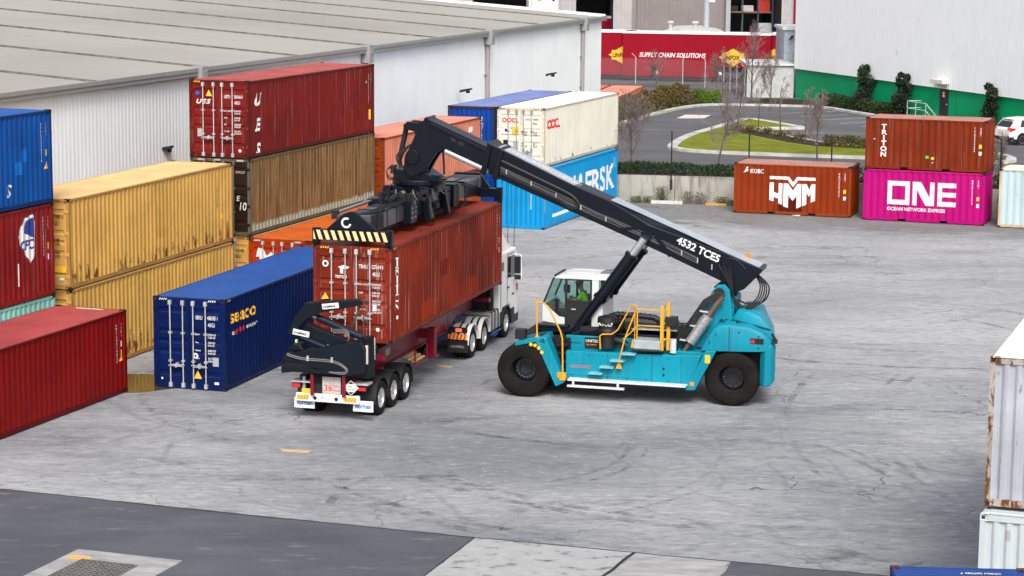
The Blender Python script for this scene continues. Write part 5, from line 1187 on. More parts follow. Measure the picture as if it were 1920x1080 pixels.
# rear hood and counterweight
def rear_cut(m):
    m.v = [(x - .1 * max(0, x - 7) / .8 - .17 * (y + 1.45) * max(0, min(1, (x - 6.9) / .7)), y, z) for x, y, z in m.v]
def rsec(x, hw, zb, zt, r1=.3):
    return [(x, -hw, zb), (x, -hw, zt - r1), (x, -hw + r1 * .3, zt - r1 * .3), (x, -hw + r1 * 1.2, zt), (x, hw - r1 * 1.2, zt), (x, hw - r1 * .3, zt - r1 * .3), (x, hw, zt - r1), (x, hw, zb)]
m = MB(); m.loft([rsec(5.46, 1.46, 1.68, 1.78, .05), rsec(5.58, 1.49, 1.68, 2.0, .1), rsec(5.82, 1.5, 1.68, 2.4, .14), rsec(5.98, 1.5, 1.69, 2.52, .17), rsec(6.3, 1.5, 1.7, 2.56, .18), rsec(6.9, 1.5, 1.72, 2.5, .18), rsec(7.3, 1.49, 1.74, 2.36, .18), rsec(7.6, 1.45, 1.76, 2.16, .16), rsec(7.76, 1.3, 1.78, 1.96, .14)])
rear_cut(m); m.build('rear_hood', TURQ, rs, 40)
m = MB(); m.loft([rsec(6.3, .9, 2.4, 2.68, .06), rsec(6.45, 1.0, 2.4, 2.88, .1), rsec(6.8, 1.05, 2.4, 2.9, .12), rsec(7.2, 1.05, 2.3, 2.76, .12), rsec(7.55, 1.04, 2.0, 2.48, .12), rsec(7.8, 1.0, 1.9, 2.14, .08)])
rear_cut(m); m.build('engine_hood', TURQ, rs, 40)
m = MB(); m.loft([[(7.28, -1.3, .68), (7.28, 1.3, .68), (7.28, 1.3, 1.74), (7.28, -1.3, 1.74)], [(7.45, -1.49, .66), (7.45, 1.49, .66), (7.45, 1.49, 1.8), (7.45, -1.49, 1.8)], [(7.66, -1.46, .68), (7.66, 1.46, .68), (7.66, 1.46, 1.98), (7.66, -1.46, 1.98)], [(7.82, -1.25, .85), (7.82, 1.25, .85), (7.82, 1.25, 1.95), (7.82, -1.25, 1.95)]])
rear_cut(m); cw = m.build('counterweight', TURQ, rs, bevel=.05)
m = MB(); vs, fs = ring2d(.28, .4, 40, 320, 24); m.add([(7.835, -.9 + a * .9, 1.45 + b) for a, b in vs], fs); rear_cut(m); m.build('emblem', MK, cw, fix=False)
m = MB(); m.box(6.95, 7.35, -1.515, -1.4, 1.98, 2.14); m.box(6.97, 7.08, -1.522, -1.51, 2.0, 2.1, 1); m.tube([(7.55, -1.2, 2.25), (7.7, -1.35, 2.1)], .04, 6); m.box(7.6, 7.75, -1.45, -1.3, 2.0, 2.12); m.build('tail_light', [BLK, REDL], rs)
m = MB()
m.tube([(6.75, -.7, 2.88), (6.75, -.7, 2.93)], .1, 12); m.obox((6.35, -1.06, 2.6), (7.5, -1.08, 2.36), .012, .03); m.obox((6.3, -1.3, 2.575), (6.3, -1.505, 2.4), .012, .03); m.obox((6.3, -1.506, 2.42), (6.3, -1.506, 1.72), .012, .012)
for x, z in ((5.7, 1.95), (5.9, 2.2), (6.6, 2.3), (7.2, 1.85), (7.2, 2.2)): m.tube([(x, -1.5, z), (x, -1.512, z)], .025, 8)
for x, y in ((5.95, -.9), (6.05, -1.2), (6.1, -.8), (6.5, -1.2), (6.3, -.95)): m.lathe([(0, 0), (.07, 0), (.05, .012), (0, .012)], (x, y, 2.56), 'z', 7)
for i in range(7): m.box(-.12 + i * .1, -.06 + i * .1, -1.85, -1.3, 1.755 + i * .028, 1.775 + i * .028)
for x in (1.5, 2.0, 2.6, 3.2, 3.8, 4.5, 4.9): m.tube([(x, -1.75, 1.4), (x, -1.762, 1.4)], .018, 6); m.tube([(x, -1.75, .72), (x, -1.762, .72)], .018, 6)
m.box(2.6, 2.608, -1.7535, -1.7495, .62, 1.48); m.box(1.3, 3.9, -1.7525, -1.7495, .74, .748); m.obox((1.15, -1.23, 1.66), (1.65, -1.23, 1.66), .01, .012)
m.tube([(5.75, -.83, 3.36), (5.75, -.86, 3.36)], .03, 8)
m.build('panel_fitting', BLK, rs)
m = MB()
for i in range(6): m.tube([(1.3 + .05 * i, -1.1, 1.9), (1.6, -1.12, 2.0 + .03 * i), (2.1, -1.1, 2.04 + .02 * i), (2.5, -1.0, 2.1 + .02 * i)], .028, 6)
for i in range(5): m.tube([(2.8, -.9 + .1 * i, 2.1), (3.3, -.95 + .12 * i, 2.24), (4.0, -.9 + .1 * i, 2.22), (4.6, -.9 + .1 * i, 2.05)], .03, 6)
m.tube([(1.0, -1.25, 1.5), (1.25, -1.4, 1.75), (1.05, -1.3, 1.95)], .03, 6); m.box(3.0, 3.2, -1.1, -.9, 2.1, 2.35); m.box(4.3, 4.7, -.9, -.4, 2.0, 2.3)
m.build('hose_bundle', BLK, rs, 50)
# cab
CABW = paint('white cab panel', (.52, .53, .53), .4, .08, 0, .04, .02)
k = NT('green tinted cab glass'); tr = k.n('ShaderNodeBsdfTransparent'); tr.inputs[0].default_value = (.62, .86, .82, 1); gl = k.n('ShaderNodeBsdfGlossy'); gl.inputs[1].default_value = .03; mx = k.n('ShaderNodeMixShader'); fr = k.n('ShaderNodeFresnel'); fr.inputs[0].default_value = 1.5
k.put(mx.inputs[0], k.math('ADD', fr.outputs[0], .05)); k.t.links.new(tr.outputs[0], mx.inputs[1]); k.t.links.new(gl.outputs[0], mx.inputs[2]); k.t.links.new(mx.outputs[0], k.out.inputs[0]); CGLASS = k.mat
cab = rs
HW = .76
m = MB(); m.box(.1, 2.5, -1.0, 1.0, 1.9, 2.06); m.box(.15, 1.15, -1.05, -.7, 2.06, 2.14); m.build('cab_base', NAVY, rs, bevel=.02)
m = MB()
for sg in (-1, 1):
    y0, y1 = sorted((sg * HW, sg * (HW - .07)))
    m.prism([(.27, 2.78), (.27, 2.2), (1.02, 2.1), (1.02, 2.34), (.8, 2.36), (.36, 2.72)], 'xz', y0, y1)
    m.prism([(1.84, 2.1), (2.06, 2.1), (2.06, 3.62), (1.84, 3.62)], 'xz', y0, y1); m.prism([(2.06, 2.1), (2.2, 2.1), (2.2, 2.8), (2.06, 2.9)], 'xz', y0, y1)
m.box(.27, .36, -HW + .07, HW - .07, 2.2, 2.75); m.box(2.12, 2.2, -HW + .07, HW - .07, 2.1, 2.8)
m.loft([[(.64, -HW - .02, 3.57), (.64, HW + .02, 3.57), (.7, HW - .1, 3.63), (.7, -HW + .1, 3.63)], [(.95, -HW - .02, 3.57), (.95, HW + .02, 3.57), (.95, HW - .12, 3.69), (.95, -HW + .12, 3.69)], [(1.85, -HW - .02, 3.58), (1.85, HW + .02, 3.58), (1.85, HW - .12, 3.71), (1.85, -HW + .12, 3.71)], [(2.3, -HW - .02, 3.58), (2.3, HW + .02, 3.58), (2.3, HW - .06, 3.69), (2.3, -HW + .06, 3.69)]])
m.box(2.0, 2.42, -HW + .1, HW - .1, 3.6, 3.74)
for i in range(4): m.box(2.04 + i * .09, 2.09 + i * .09, -.5, .5, 3.742, 3.75, 1)
for y in (-.35, .35): m.box(.95, 1.85, y - .015, y + .015, 3.7, 3.725)
m.box(.6, .68, -.6, .6, 3.6, 3.66, 1)
m.build('cab_shell', [CABW, BLK], rs, bevel=.012)
m = MB()
def bar2(p, q_, y, w_=.07): m.obox((p[0], y, p[1]), (q_[0], y, q_[1]), .05, w_, up=(0, 0, 1) if abs(p[0] - q_[0]) > abs(p[1] - q_[1]) else (1, 0, 0))
for sg in (-1, 1):
    y = sg * (HW - .02)
    bar2((.62, 3.58), (.3, 2.78), y, .05); bar2((1.02, 2.1), (1.02, 3.58), y); bar2((1.82, 2.1), (1.82, 3.58), y, .06); bar2((1.02, 3.56), (1.84, 3.56), y); bar2((1.02, 2.86), (1.82, 2.86), y, .05)
    m.prism([(1.02, 2.1), (1.82, 2.1), (1.82, 2.86), (1.02, 2.86)], 'xz', *sorted((y - .01, y + .01))); bar2((.62, 3.57), (1.05, 3.57), y, .04)
m.box(2.12, 2.2, -.72, -.6, 2.8, 3.58); m.box(2.12, 2.2, .6, .72, 2.8, 3.58)
m.build('cab_frame', BLK, rs)
m = MB(); m.box(1.2, 1.34, -HW - .03, -HW, 2.6, 2.64); m.build('handle', STEEL, rs)
m = MB()
for sg in (-1, 1):
    y = sg * (HW - .03)
    m.add([(.3, y, 2.78), (.4, y, 2.7), (.8, y, 2.36), (1.0, y, 2.34), (1.0, y, 3.56), (.62, y, 3.56)], [(0, 1, 2, 3, 4, 5)])
    m.quad((1.04, y, 2.88), (1.8, y, 2.88), (1.8, y, 3.54), (1.04, y, 3.54)); m.quad((2.07, y, 2.9), (2.13, y, 2.9), (2.13, y, 3.57), (2.07, y, 3.57))
m.quad((.3, -HW + .04, 2.78), (.3, HW - .04, 2.78), (.61, HW - .04, 3.56), (.61, -HW + .04, 3.56)); m.build_by(lambda x, y, z: (round(x, 1), y > .1, abs(y) < .1), 'cab_window', CGLASS, rs)
m = MB(); m.box(1.2, 1.68, -.38, .18, 2.3, 2.46); m.prism([(1.58, 2.4), (1.72, 2.4), (1.8, 3.0), (1.7, 3.02)], 'xz', -.37, .17); m.box(1.25, 1.6, -.3, .1, 2.06, 2.3); m.box(.45, .75, -.35, .35, 2.06, 2.45); m.build('seat', plain('black seat fabric', (.02, .02, .022), .8), rs, bevel=.03)
m = MB(); vs = [(.98 + .04 * math.sin(a) * 1, .19 * math.cos(a), 2.74 + .17 * math.sin(a)) for a in [2 * math.pi * i / 20 for i in range(21)]]; m.tube(vs, .016, 6); m.tube([(.98, 0, 2.72), (.72, 0, 2.3)], .04, 8); m.box(.6, .7, -.55, -.3, 2.5, 2.85); m.tube([(.95, -.55, 2.5), (1.0, -.55, 3.4)], .012, 5); m.box(.9, 1.1, -.58, -.52, 3.1, 3.35); m.build('steering_wheel', BLK, rs, 50)
# lift cylinders
for sg in (-1, 1):
    y = sg * .98; a, b = Vector((1.02, y, 1.45)), Vector((3.5, y * .75, 4.98)); q = lambda s_: a.lerp(b, s_)
    m = MB(); m.tube([q(-.02), q(.0), q(.46), q(.465), q(.84), q(.845)], [.12, .15, .15, .185, .185, .14], 18); m.box(a.x - .15, a.x + .15, y - .12, y + .12, a.z - .2, a.z + .2)
    for s_ in (.45, .83): m.tube([q(s_ - .012), q(s_ + .012)], .22, 18)
    m.tube([q(.45) + Vector((-.12, -.15 * 1, .06)), q(.83) + Vector((-.1, -.15, .05))], .02, 5)
    cy = m.build('lift_cylinder', NAVY, rs, 45); m = MB(); m.tube([q(.84), q(.985)], .125, 16); m.build('rod', CHROME, cy, 45)
# boom
def topz(x): return 7.157 - (x + .401) * .4486 if x < 2.29 else (6.042 - (x - 2.29) * .413 if x < 4.07 else 5.308 - (x - 4.07) * .3955)
def botz(x):
    P_ = [(-1.6, 6.73), (-.13, 6.13), (2.52, 5.07), (4.13, 4.42), (5.84, 3.69)]
    for (a, c), (b, d) in zip(P_, P_[1:]):
        if x <= b: return c + (d - c) * (x - a) / (b - a)
    return 3.69
m = MB(); sec = []
for x, dr in ((-1.6, 0), (-.4, .0), (1.0, 0.0), (2.3, .01), (2.9, .1), (3.55, .2), (4.3, .14), (5.2, .06), (5.84, .02)):
    t_, b_ = topz(x), botz(x); sec.append([(x, -.5, b_), (x, -.5, t_ - dr), (x, -.3, t_), (x, .3, t_), (x, .5, t_ - dr), (x, .5, b_)])
m.loft(sec)
m.prism([(5.84, topz(5.84) - .005), (5.84, 3.69), (5.62, 3.5), (5.78, 3.28), (6.0, 3.24), (6.55, 3.46), (7.08, 4.02), (7.1, 4.12), (7.0, topz(7.0))], 'xz', -.5, .5)
m.prism([(3.0, botz(3.0) + .05), (3.35, 4.86), (3.62, 4.78), (4.0, botz(4.0) + .05)], 'xz', -.42, .42)
for x in (-1.78, -1.4):
    t_, b_ = topz(x) + .06, botz(-1.6) + .0 - (x + 1.6) * .42
    m.prism([(x - .06, b_ - .06), (x + .1, b_ - .12), (x + .32, t_ - .2), (x + .18, t_ - .1)], 'xz', -.58, .58)
boom = m.build('boom', NAVY, rs, bevel=.015)
TOPSHEEN = plain('pale blue grey sky sheen', (.33, .36, .41), .35, 0, .1, 2, .5)  # sky reflection on the dark boom top, painted as a pale colour
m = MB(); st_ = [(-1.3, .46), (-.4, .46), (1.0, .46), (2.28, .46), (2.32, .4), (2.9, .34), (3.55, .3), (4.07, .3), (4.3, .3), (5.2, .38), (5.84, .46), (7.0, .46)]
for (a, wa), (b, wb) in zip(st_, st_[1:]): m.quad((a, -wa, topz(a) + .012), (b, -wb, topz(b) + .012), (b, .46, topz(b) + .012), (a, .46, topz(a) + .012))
m.build('top_sheen', TOPSHEEN, boom, fix=False)
m = MB(); m.obox((2.45, -.515, botz(2.45) + .04), (3.5, -.515, topz(3.5) - .28), .03, .09); m.obox((3.65, -.515, topz(3.65) - .3), (4.25, -.515, botz(4.25) + .02), .03, .12); m.tube([(3.5, -.62, 5.02), (3.5, .62, 5.02)], .17, 18)
for i in range(8):
    a = 2 * math.pi * i / 8; m.tube([(3.5 + .11 * math.cos(a), -.64, 5.02 + .11 * math.sin(a)), (3.5 + .11 * math.cos(a), -.6, 5.02 + .11 * math.sin(a))], .02, 5)
for i in range(10):
    a = 2 * math.pi * i / 10; m.tube([(-1.55 + .14 * math.cos(a), -.6, 6.98 + .14 * math.sin(a)), (-1.55 + .14 * math.cos(a), -.57, 6.98 + .14 * math.sin(a))], .025, 5)
m.box(5.3, 5.34, -.515, -.5, 3.98, 4.7); m.build('reinforcement', NAVY, boom)
m = MB(); d_ = Vector((-1, 0, .4486)).normalized(); ang = math.atan(.4486)
bx = lambda x, f_: (x, -.505, botz(x) + (topz(x) - botz(x)) * f_)
for f_ in (.3, .36, .42, .24): m.tube([bx(x, f_ + .015 * math.sin(x * 2 + f_ * 30)) for x in [-1.2 + .45 * i for i in range(15)]], .018, 5)
loop = [bx(1.0 - 2.2 * (1 - i / 8), .62) for i in range(8)]
for i in range(9):
    a = math.pi / 2 - math.pi * i / 8; loop.append((1.0 + .36 * math.cos(a) * .9, -.53, topz(1.0) - .53 + .2 * math.sin(a) - .36 * math.cos(a) * .4))
loop += [bx(1.0 - 2.2 * i / 8, .22) for i in range(1, 9)]
m.tube(loop, .055, 6)
m.build('cable_chain', BLK, boom)
m = MB()
for x in (-1.0, -.2, .6, 1.4, 2.2, 4.6, 5.1, 5.55): m.obox(bx(x, .24), bx(x, .42), .04, .035)
m.build('hose_clamp', plain('pale hose clamp', (.33, .33, .33), .5), boom)
m = MB(); th = math.atan(.42); xd = Vector((math.cos(th), 0, -math.sin(th))); yd = Vector((math.sin(th), 0, math.cos(th)))
letters(m, '4532 TCE5', .32, Vector((4.42, -.5, botz(4.42) + .52)), xd, yd, W_, .03, sx=.98, off=.018)
letters(m, 'KONECRANES | LIFTACE', .5, Vector((-1.1, -.22, topz(-1.1) + .014)), Vector((math.cos(ang), 0, -math.sin(ang))), Vector((0, 1, 0)), W_, .015, sx=.5, off=.006)
m.build('lettering', MK, boom, fix=False)
m = MB(); m.tube([(6.55, .3, topz(6.55) - .02), (6.55, .3, topz(6.55) + .15)], [.075, .06], 10); m.build('beacon', AMBER, boom)
m = MB()
for i in range(4):
    o = .06 * i; m.tube(sm([(5.9 + .08 * i, -.53 - .02 * i, 4.15), (6.05 + .05 * i, -.62, 3.75), (6.3, -.6 - o * .5, 3.2 - o * .5), (6.6, -.55, 2.95 - o * .7), (6.95 + o, -.45, 3.2 - o * .4), (7.02 + o, -.3, 3.6), (6.8, -.2, 3.95)]), .024, 6)
for i in range(1): m.tube(sm([(6.9, -.1 + .1 * i, 3.9), (7.25 + .05 * i, 0, 3.5), (7.1, 0, 3.05 - .05 * i), (6.6, 0, 2.95), (6.2, 0, 3.1)]), .026, 6)
m.tube(sm([(5.75, -.53, 4.2), (5.95, -.56, 3.85), (6.2, -.56, 3.3), (6.1, -.5, 2.9)]), .025, 6); m.tube(sm([(6.0, -.53, 4.4), (6.3, -.54, 4.38), (6.6, -.53, 4.1)]), .012, 5)
m.build('hose', BLK, boom, 50)
# inner boom, head and rotator
m = MB(); sec = []
for x, zt, zb in ((-3.6, 8.37, 7.9), (-3.2, 8.2, 7.5), (-1.5, 7.49, 6.8)): sec.append([(x, -.4, zb), (x, -.4, zt), (x, .4, zt), (x, .4, zb)])
m.loft(sec); m.obox((-3.55, -.42, 8.22), (-1.5, -.42, 7.35), .05, .1); m.tube([(-3.66, -.38, 8.34), (-3.66, .38, 8.34)], .09, 10)
for x, z in ((-2.75, 7.78), (-2.5, 7.66)): m.tube([(x, -.415, z), (x, -.4, z)], .11, 14, 1)
ib = m.build('boom_extension', [NAVY, DARK], boom, bevel=.01)
m = MB(); m.tube([(-3.05, -.36, 7.38), (-1.6, -.36, 6.78)], .085, 10); m.build('extension_pipe', plain('light grey pipe', (.33, .35, .38), .35, .2), ib, 45)
m = MB()
for sg in (-1, 1):
    y0, y1 = sorted((sg * .38, sg * .2))
    m.prism([(-3.62, 8.38), (-3.0, 8.1), (-2.85, 7.35), (-3.1, 7.4), (-3.35, 7.3), (-3.55, 7.0), (-3.7, 6.72), (-4.2, 6.5), (-4.42, 6.75), (-4.38, 7.15), (-4.15, 7.6), (-4.0, 7.95), (-4.35, 8.02), (-4.45, 8.15), (-4.3, 8.27), (-3.95, 8.24)], 'xz', y0, y1)
m.box(-4.1, -3.2, -.2, .2, 7.4, 8.1); m.box(-4.1, -3.75, -.2, .2, 6.6, 7.4)
m.tube([(-4.12, -.45, 7.16), (-4.12, .45, 7.16)], .23, 22)
head = m.build('boom_head', NAVY, boom, bevel=.012)
m = MB(); m.tube([(-4.4, -.1, 8.12), (-4.62, -.1, 7.1)], .085, 12); m.tube([(-4.62, -.1, 7.1), (-4.72, -.1, 6.62)], .045, 10, 1); m.tube([(-3.2, -.1, 7.4), (-3.15, -.1, 6.6)], .035, 8); m.box(-3.25, -3.12, -.16, -.04, 7.3, 7.45); m.build('damper', [BLK, CHROME], head, 45)
m = MB()
for i in range(5): m.tube(sm([(-4.15, -.3 + .05 * i, 7.6), (-4.45 - .05 * i, -.35, 7.2), (-4.5, -.3, 6.9 - .04 * i), (-4.3, -.35, 6.75)]), .02, 5)
for i in range(3): m.tube(sm([(-4.8, -.3, 6.8 + .05 * i), (-4.98, -.35, 6.7), (-4.95, -.3, 6.4 + .06 * i), (-4.75, -.3, 6.45)]), .015, 5)
for i in range(4): m.box(-4.86, -4.8 + .05, -.35 + .1 * i, -.29 + .1 * i, 6.6 + .06 * i, 6.85, 0)
m.build('hose', BLK, head)
RX, RY = -4.12, .28
m = MB(); m.prism([(-4.8, 6.42), (-4.78, 6.75), (-4.5, 6.72), (-4.1, 6.82), (-3.8, 6.72), (-3.45, 6.5), (-3.3, 6.42)], 'xz', RY - .55, RY + .45); m.lathe([(.82, -.06), (.84, -.02), (.84, .1), (.8, .14)], (RX, RY, 6.3), 'z', 30); m.lathe([(.7, 0), (.7, .2)], (RX, RY, 6.05), 'z', 24)
m.box(-3.5, -3.2, RY - .75, RY - .4, 6.42, 6.62); m.lathe([(0, 0), (.2, 0), (.2, .06), (0, .06)], (-3.22, RY - .5, 6.45), 'z', 14); m.tube([(-4.05, RY - .6, 6.58), (-4.05, RY - .5, 6.58)], .13, 16)
rot = m.build('rotator', NAVY, rs, bevel=.01)
# spreader, in the frame of the container it holds
TA = Matrix.Translation((-4.75, 65.889, 2.1)) @ Matrix.Rotation(R(74.7), 4, 'Z')
TR = Matrix.Translation(RSO) @ Matrix.Rotation(R(-15), 4, 'Z')
XF = TR.inverted() @ TA
HB = HC
m = MB(XF)
m.box(3.7, 8.5, -.62, .62, HB + .3, HB + .42); m.box(3.7, 8.5, -.62, -.5, HB + .3, HB + .95); m.box(3.7, 8.5, .5, .62, HB + .3, HB + .95); m.box(4.6, 7.6, -.5, .5, HB + .85, HB + .95)
m.box(3.5, 4.1, -.7, .7, HB + .25, HB + 1.0); m.box(8.1, 8.7, -.7, .7, HB + .25, HB + 1.0)
m.box(5.2, 6.9, -.75, .75, HB + .95, HB + 1.2)
for u in (5.0, 6.9):
    m.prism([(-.9, HB + .2), (-.72, HB + .1), (-.45, HB + 1.25), (-.7, HB + 1.25)], 'yz', u, u + .22); m.prism([(.9, HB + .2), (.72, HB + .1), (.45, HB + 1.25), (.7, HB + 1.25)], 'yz', u, u + .22)
sp_ = m.build('spreader', NAVY, rs, bevel=.015)
m = MB(XF)
for ya in (-.46, .06): m.box(.15, 12.04, ya, ya + .4, HB + .36, HB + .84)
for sg in (0,): m.box(.1, .3, -.5, .5, HB + .3, HB + .9); m.box(11.9, 12.1, -.5, .5, HB + .3, HB + .9)
m.build('telescopic_beam', paint('dark grey beam paint', (.05, .052, .06), .3, .15, .02, .1, .02, spec=.6), sp_, bevel=.015)
m = MB(XF)
for u0, u1, y in ((.3, 4.4, .62), (8.0, 11.2, .62)): m.tube([(u0, y, HB + .92), (u1, y, HB + .92)], .05, 10); m.box(u0 - .06, u0 + .06, y - .1, y + .1, HB + .75, HB + 1.0, 1)
m.build('extension_rod', [CHROME, BLK], sp_, 45)
m = MB(XF)
for i in range(6): m.tube([(4.2, -.52 + .05 * i, HB + .98), (3.2, -.5 + .06 * i, HB + .93), (2.2, -.48 + .05 * i, HB + .95), (1.2, -.4 + .05 * i, HB + .9), (.4, -.3 + .05 * i, HB + .9)], .018, 5)
for i in range(5): m.tube([(5.4 + .1 * i, -.78, HB + 1.15), (5.3 + .1 * i, -.9, HB + .8), (5.6 + .05 * i, -.82, HB + .5), (6.4, -.72, HB + .45 + .04 * i)], .02, 5)
for u in (1.0, 1.9, 2.8, 9.2, 10.2): m.box(u, u + .04, -.49, .49, HB + .84, HB + .87); m.box(u, u + .05, -.475, -.46, HB + .36, HB + .84)
for u in (4.0, 4.4, 7.8, 8.3):
    for zz in (.45, .8): m.tube([(u, -.625, HB + zz), (u, -.66, HB + zz)], .03, 8)
m.build('cable', BLK, sp_, 50)
rnd = random.Random(4); m = MB(XF)
for i in range(70):
    u, y, z = rnd.uniform(3.6, 6.3), rnd.uniform(-.75, .4), HB + rnd.uniform(.85, 1.12); s_ = rnd.uniform(.025, .075); m.box(u - s_, u + s_, y - s_, y + s_, z - s_, z + s_, int(rnd.random() < .2))
for i in range(26):
    p = Vector((rnd.uniform(3.6, 6.6), rnd.uniform(-.7, .5), HB + 1.0)); q2 = p + Vector((rnd.uniform(-1, 1), rnd.uniform(-.4, .4), rnd.uniform(-.2, .1))); m.tube([p, p.lerp(q2, .5) + Vector((0, 0, .18)), q2], .022, 5, int(rnd.random() < .2))
m.tube([(3.3, -.1, HB + 1.0), (3.75, -.1, HB + 1.06), (4.0, -.1, HB + 1.0)], [.06, .09, .06], 10, 0)
for u in (3.62, 3.95):
    for zz in (.4, .55, .7): m.box(u, u + .06, -.725, -.7, HB + zz, HB + zz + .06, 1)
m.tube([(5.1, -.8, HB + .9), (5.0, -.95, HB + .3), (5.4, -.85, HB + .1), (5.8, -.72, HB + .35)], .025, 6); m.tube([(8.6, -.8, HB + .95), (8.9, -.85, HB + .9), (8.95, -.85, HB + .3), (8.6, -.75, HB + .2)], .035, 6)
m.build('hydraulic_block', [BLK, plain('dull fitting', (.2, .2, .2), .4, .4)], sp_)
k_ = plain('cream hazard paint', (.62, .5, .24), .5, 0, .12)
for u, sg in ((.09, -1), (L40 - .09, 1)):
    m = MB(XF); m.box(u - .16, u + .16, -1.2, 1.2, HB + .16, HB + .46)
    m.prism([(-.82, HB + .46), (.82, HB + .46), (.3, HB + .92), (.05, HB + 1.02), (-.1, HB + 1.0)] if sg < 0 else [(-.82, HB + .46), (.82, HB + .46), (.45, HB + .98), (-.45, HB + .98)], 'yz', u - .06, u + .06)
    if sg > 0: m.prism([(9.9, HB + .9), (u, HB + .46), (u, HB + .2), (10.4, HB + .3)], 'xz', -.5, .5)
    else: m.prism([(u, HB + .46), (1.6, HB + .36), (1.6, HB + .85), (u + .1, HB + .9)], 'xz', -.46, .46)
    for y in (-1.14, 1.14): m.box(u - .1, u + .1, y - .1, y + .1, HB + .02, HB + .5); m.tube([(u, y, HB - .04), (u, y, HB + .1)], .05, 8)
    eb = m.build('end_beam', NAVY, sp_, bevel=.01)
    if sg < 0:
        m = MB(XF)
        for i in range(11):
            a0 = -1.22 + i * .225; pts = [(a0, 0), (a0 + .12, 0), (a0 - .1 + .12, .28), (a0 - .1, .28)]
            pts = [(min(max(p[0], -1.18), 1.18), p[1]) for p in pts]
            if abs(pts[0][0] - pts[1][0]) > .02: m.add([(u - .166, -p[0], HB + .17 + p[1]) for p in pts], [(0, 1, 2, 3)])
        m.build('hazard_stripe', k_, eb, fix=False)
        m = MB(XF); vs, fs = ring2d(.1, .16, 60, 345, 24); m.add([(u - .066, -a + .0, HB + .68 + b) for a, b in [(p[0] - .18, p[1]) for p in vs]], fs); m.build('emblem', WHITE, eb, fix=False)

# ---------------------------------------------------------------- driver in the cab
def skinned(name, V, E_, Rr, mat, par, sub=2):
    me = bpy.data.meshes.new(name); me.from_pydata(V, E_, []); me.materials.append(mat); o = bpy.data.objects.new(name, me); COL.objects.link(o)
    if par: o.parent = par
    sk = o.modifiers.new('skin', 'SKIN'); sk.use_smooth_shade = True
    if not me.skin_vertices: me.attributes.new('dummy', 'FLOAT', 'POINT')
    for i, sv_ in enumerate(o.data.skin_vertices[0].data): sv_.radius = (Rr[i], Rr[i]) if not isinstance(Rr[i], tuple) else Rr[i]; sv_.use_root = (i == 0)
    sb = o.modifiers.new('sub', 'SUBSURF'); sb.levels = sub; sb.render_levels = sub
    return o
SKIN = plain('skin', (.36, .19, .12), .55, 0, .06)
HIVIS = plain('lime hi-vis shirt', (.3, .8, .01), .7, 0, .1)
dp = thing('person', 'seated driver in lime green hi-vis shirt and cap inside the machine cab', 'person', TR @ Vector((1.47, -.1, 2.5)), R(-15))
V = [(0, 0, .06), (.0, 0, .28), (-.04, 0, .5), (-.09, 0, .62), (-.14, 0, .72), (-.16, 0, .8), (-.15, 0, .88)]; Ed = [(0, 1), (1, 2), (2, 3), (3, 4), (4, 5), (5, 6)]; Rr = [(.16, .12), (.15, .11), (.15, .1), .055, .085, .1, .075]
for sg in (-1, 1):
    k0 = len(V); V += [(-.05, sg * .19, .52), (-.2, sg * .25, .3), (-.42, sg * .2, .34), (-.5, sg * .18, .36)]; Rr += [.065, .045, .036, .03]; Ed += [(2, k0), (k0, k0 + 1), (k0 + 1, k0 + 2), (k0 + 2, k0 + 3)]
    for i, (dy, dz, L_) in enumerate(((-.03, .02, .07), (-.012, .028, .085), (.008, .026, .08), (.026, .014, .065), (-.035, -.02, .05))):
        f0 = len(V); V += [(-.5 - L_ * .5, sg * .18 + dy, .36 + dz), (-.5 - L_ * .8, sg * .18 + dy * 1.1, .36 + dz - .03)]; Rr += [.009, .008]; Ed += [(k0 + 3, f0), (f0, f0 + 1)]
    k1 = len(V); V += [(-.1, sg * .1, .04), (-.5, sg * .14, .08), (-.6, sg * .14, -.3), (-.74, sg * .14, -.36)]; Rr += [.09, .065, .045, .04]; Ed += [(0, k1), (k1, k1 + 1), (k1 + 1, k1 + 2), (k1 + 2, k1 + 3)]
skinned('body', V, Ed, Rr, SKIN, dp)
Vs = [(0, 0, .04), (0, 0, .28), (-.04, 0, .5), (-.07, 0, .58)]; Es = [(0, 1), (1, 2), (2, 3)]; Rs = [(.19, .15), (.18, .135), (.175, .125), .085]
for sg in (-1, 1):
    k0 = len(Vs); Vs += [(-.05, sg * .2, .52), (-.17, sg * .245, .34)]; Rs += [.085, .07]; Es += [(2, k0), (k0, k0 + 1)]
skinned('shirt', Vs, Es, Rs, HIVIS, dp)
Vt = [(0, 0, .03), (0, 0, .1)]; Et = [(0, 1)]; Rt = [(.19, .14), .15]
for sg in (-1, 1):
    k0 = len(Vt); Vt += [(-.1, sg * .1, .04), (-.5, sg * .14, .08), (-.6, sg * .14, -.28)]; Rt += [.1, .078, .06]; Et += [(0, k0), (k0, k0 + 1), (k0 + 1, k0 + 2)]
skinned('trousers', Vt, Et, Rt, plain('navy work trousers', (.012, .015, .03), .8), dp)
m = MB(); m.ball((-.155, 0, .885), .112, .1, .075); m.box(-.34, -.24, -.07, .07, .86, .875); m.build('cap', plain('dark khaki cap', (.03, .032, .02), .8), dp, 60)
m = MB(); m.tube([(-.15, -.11, .8), (-.15, -.1, .93), (-.15, 0, .975), (-.15, .1, .93), (-.15, .11, .8)], .014, 6); m.ball((-.15, -.112, .8), .04, .025, .045); m.ball((-.15, .112, .8), .04, .025, .045); m.build('headset', BLK, dp, 60)
m = MB(); m.ball((-.265, 0, .79), .022, .015, .02); m.build('nose', SKIN, dp, 60)
m = MB()
for sg in (-1, 1): m.ball((-.252, sg * .036, .825), .01, .013, .009)
m.build('eye', BLK, dp, 60)
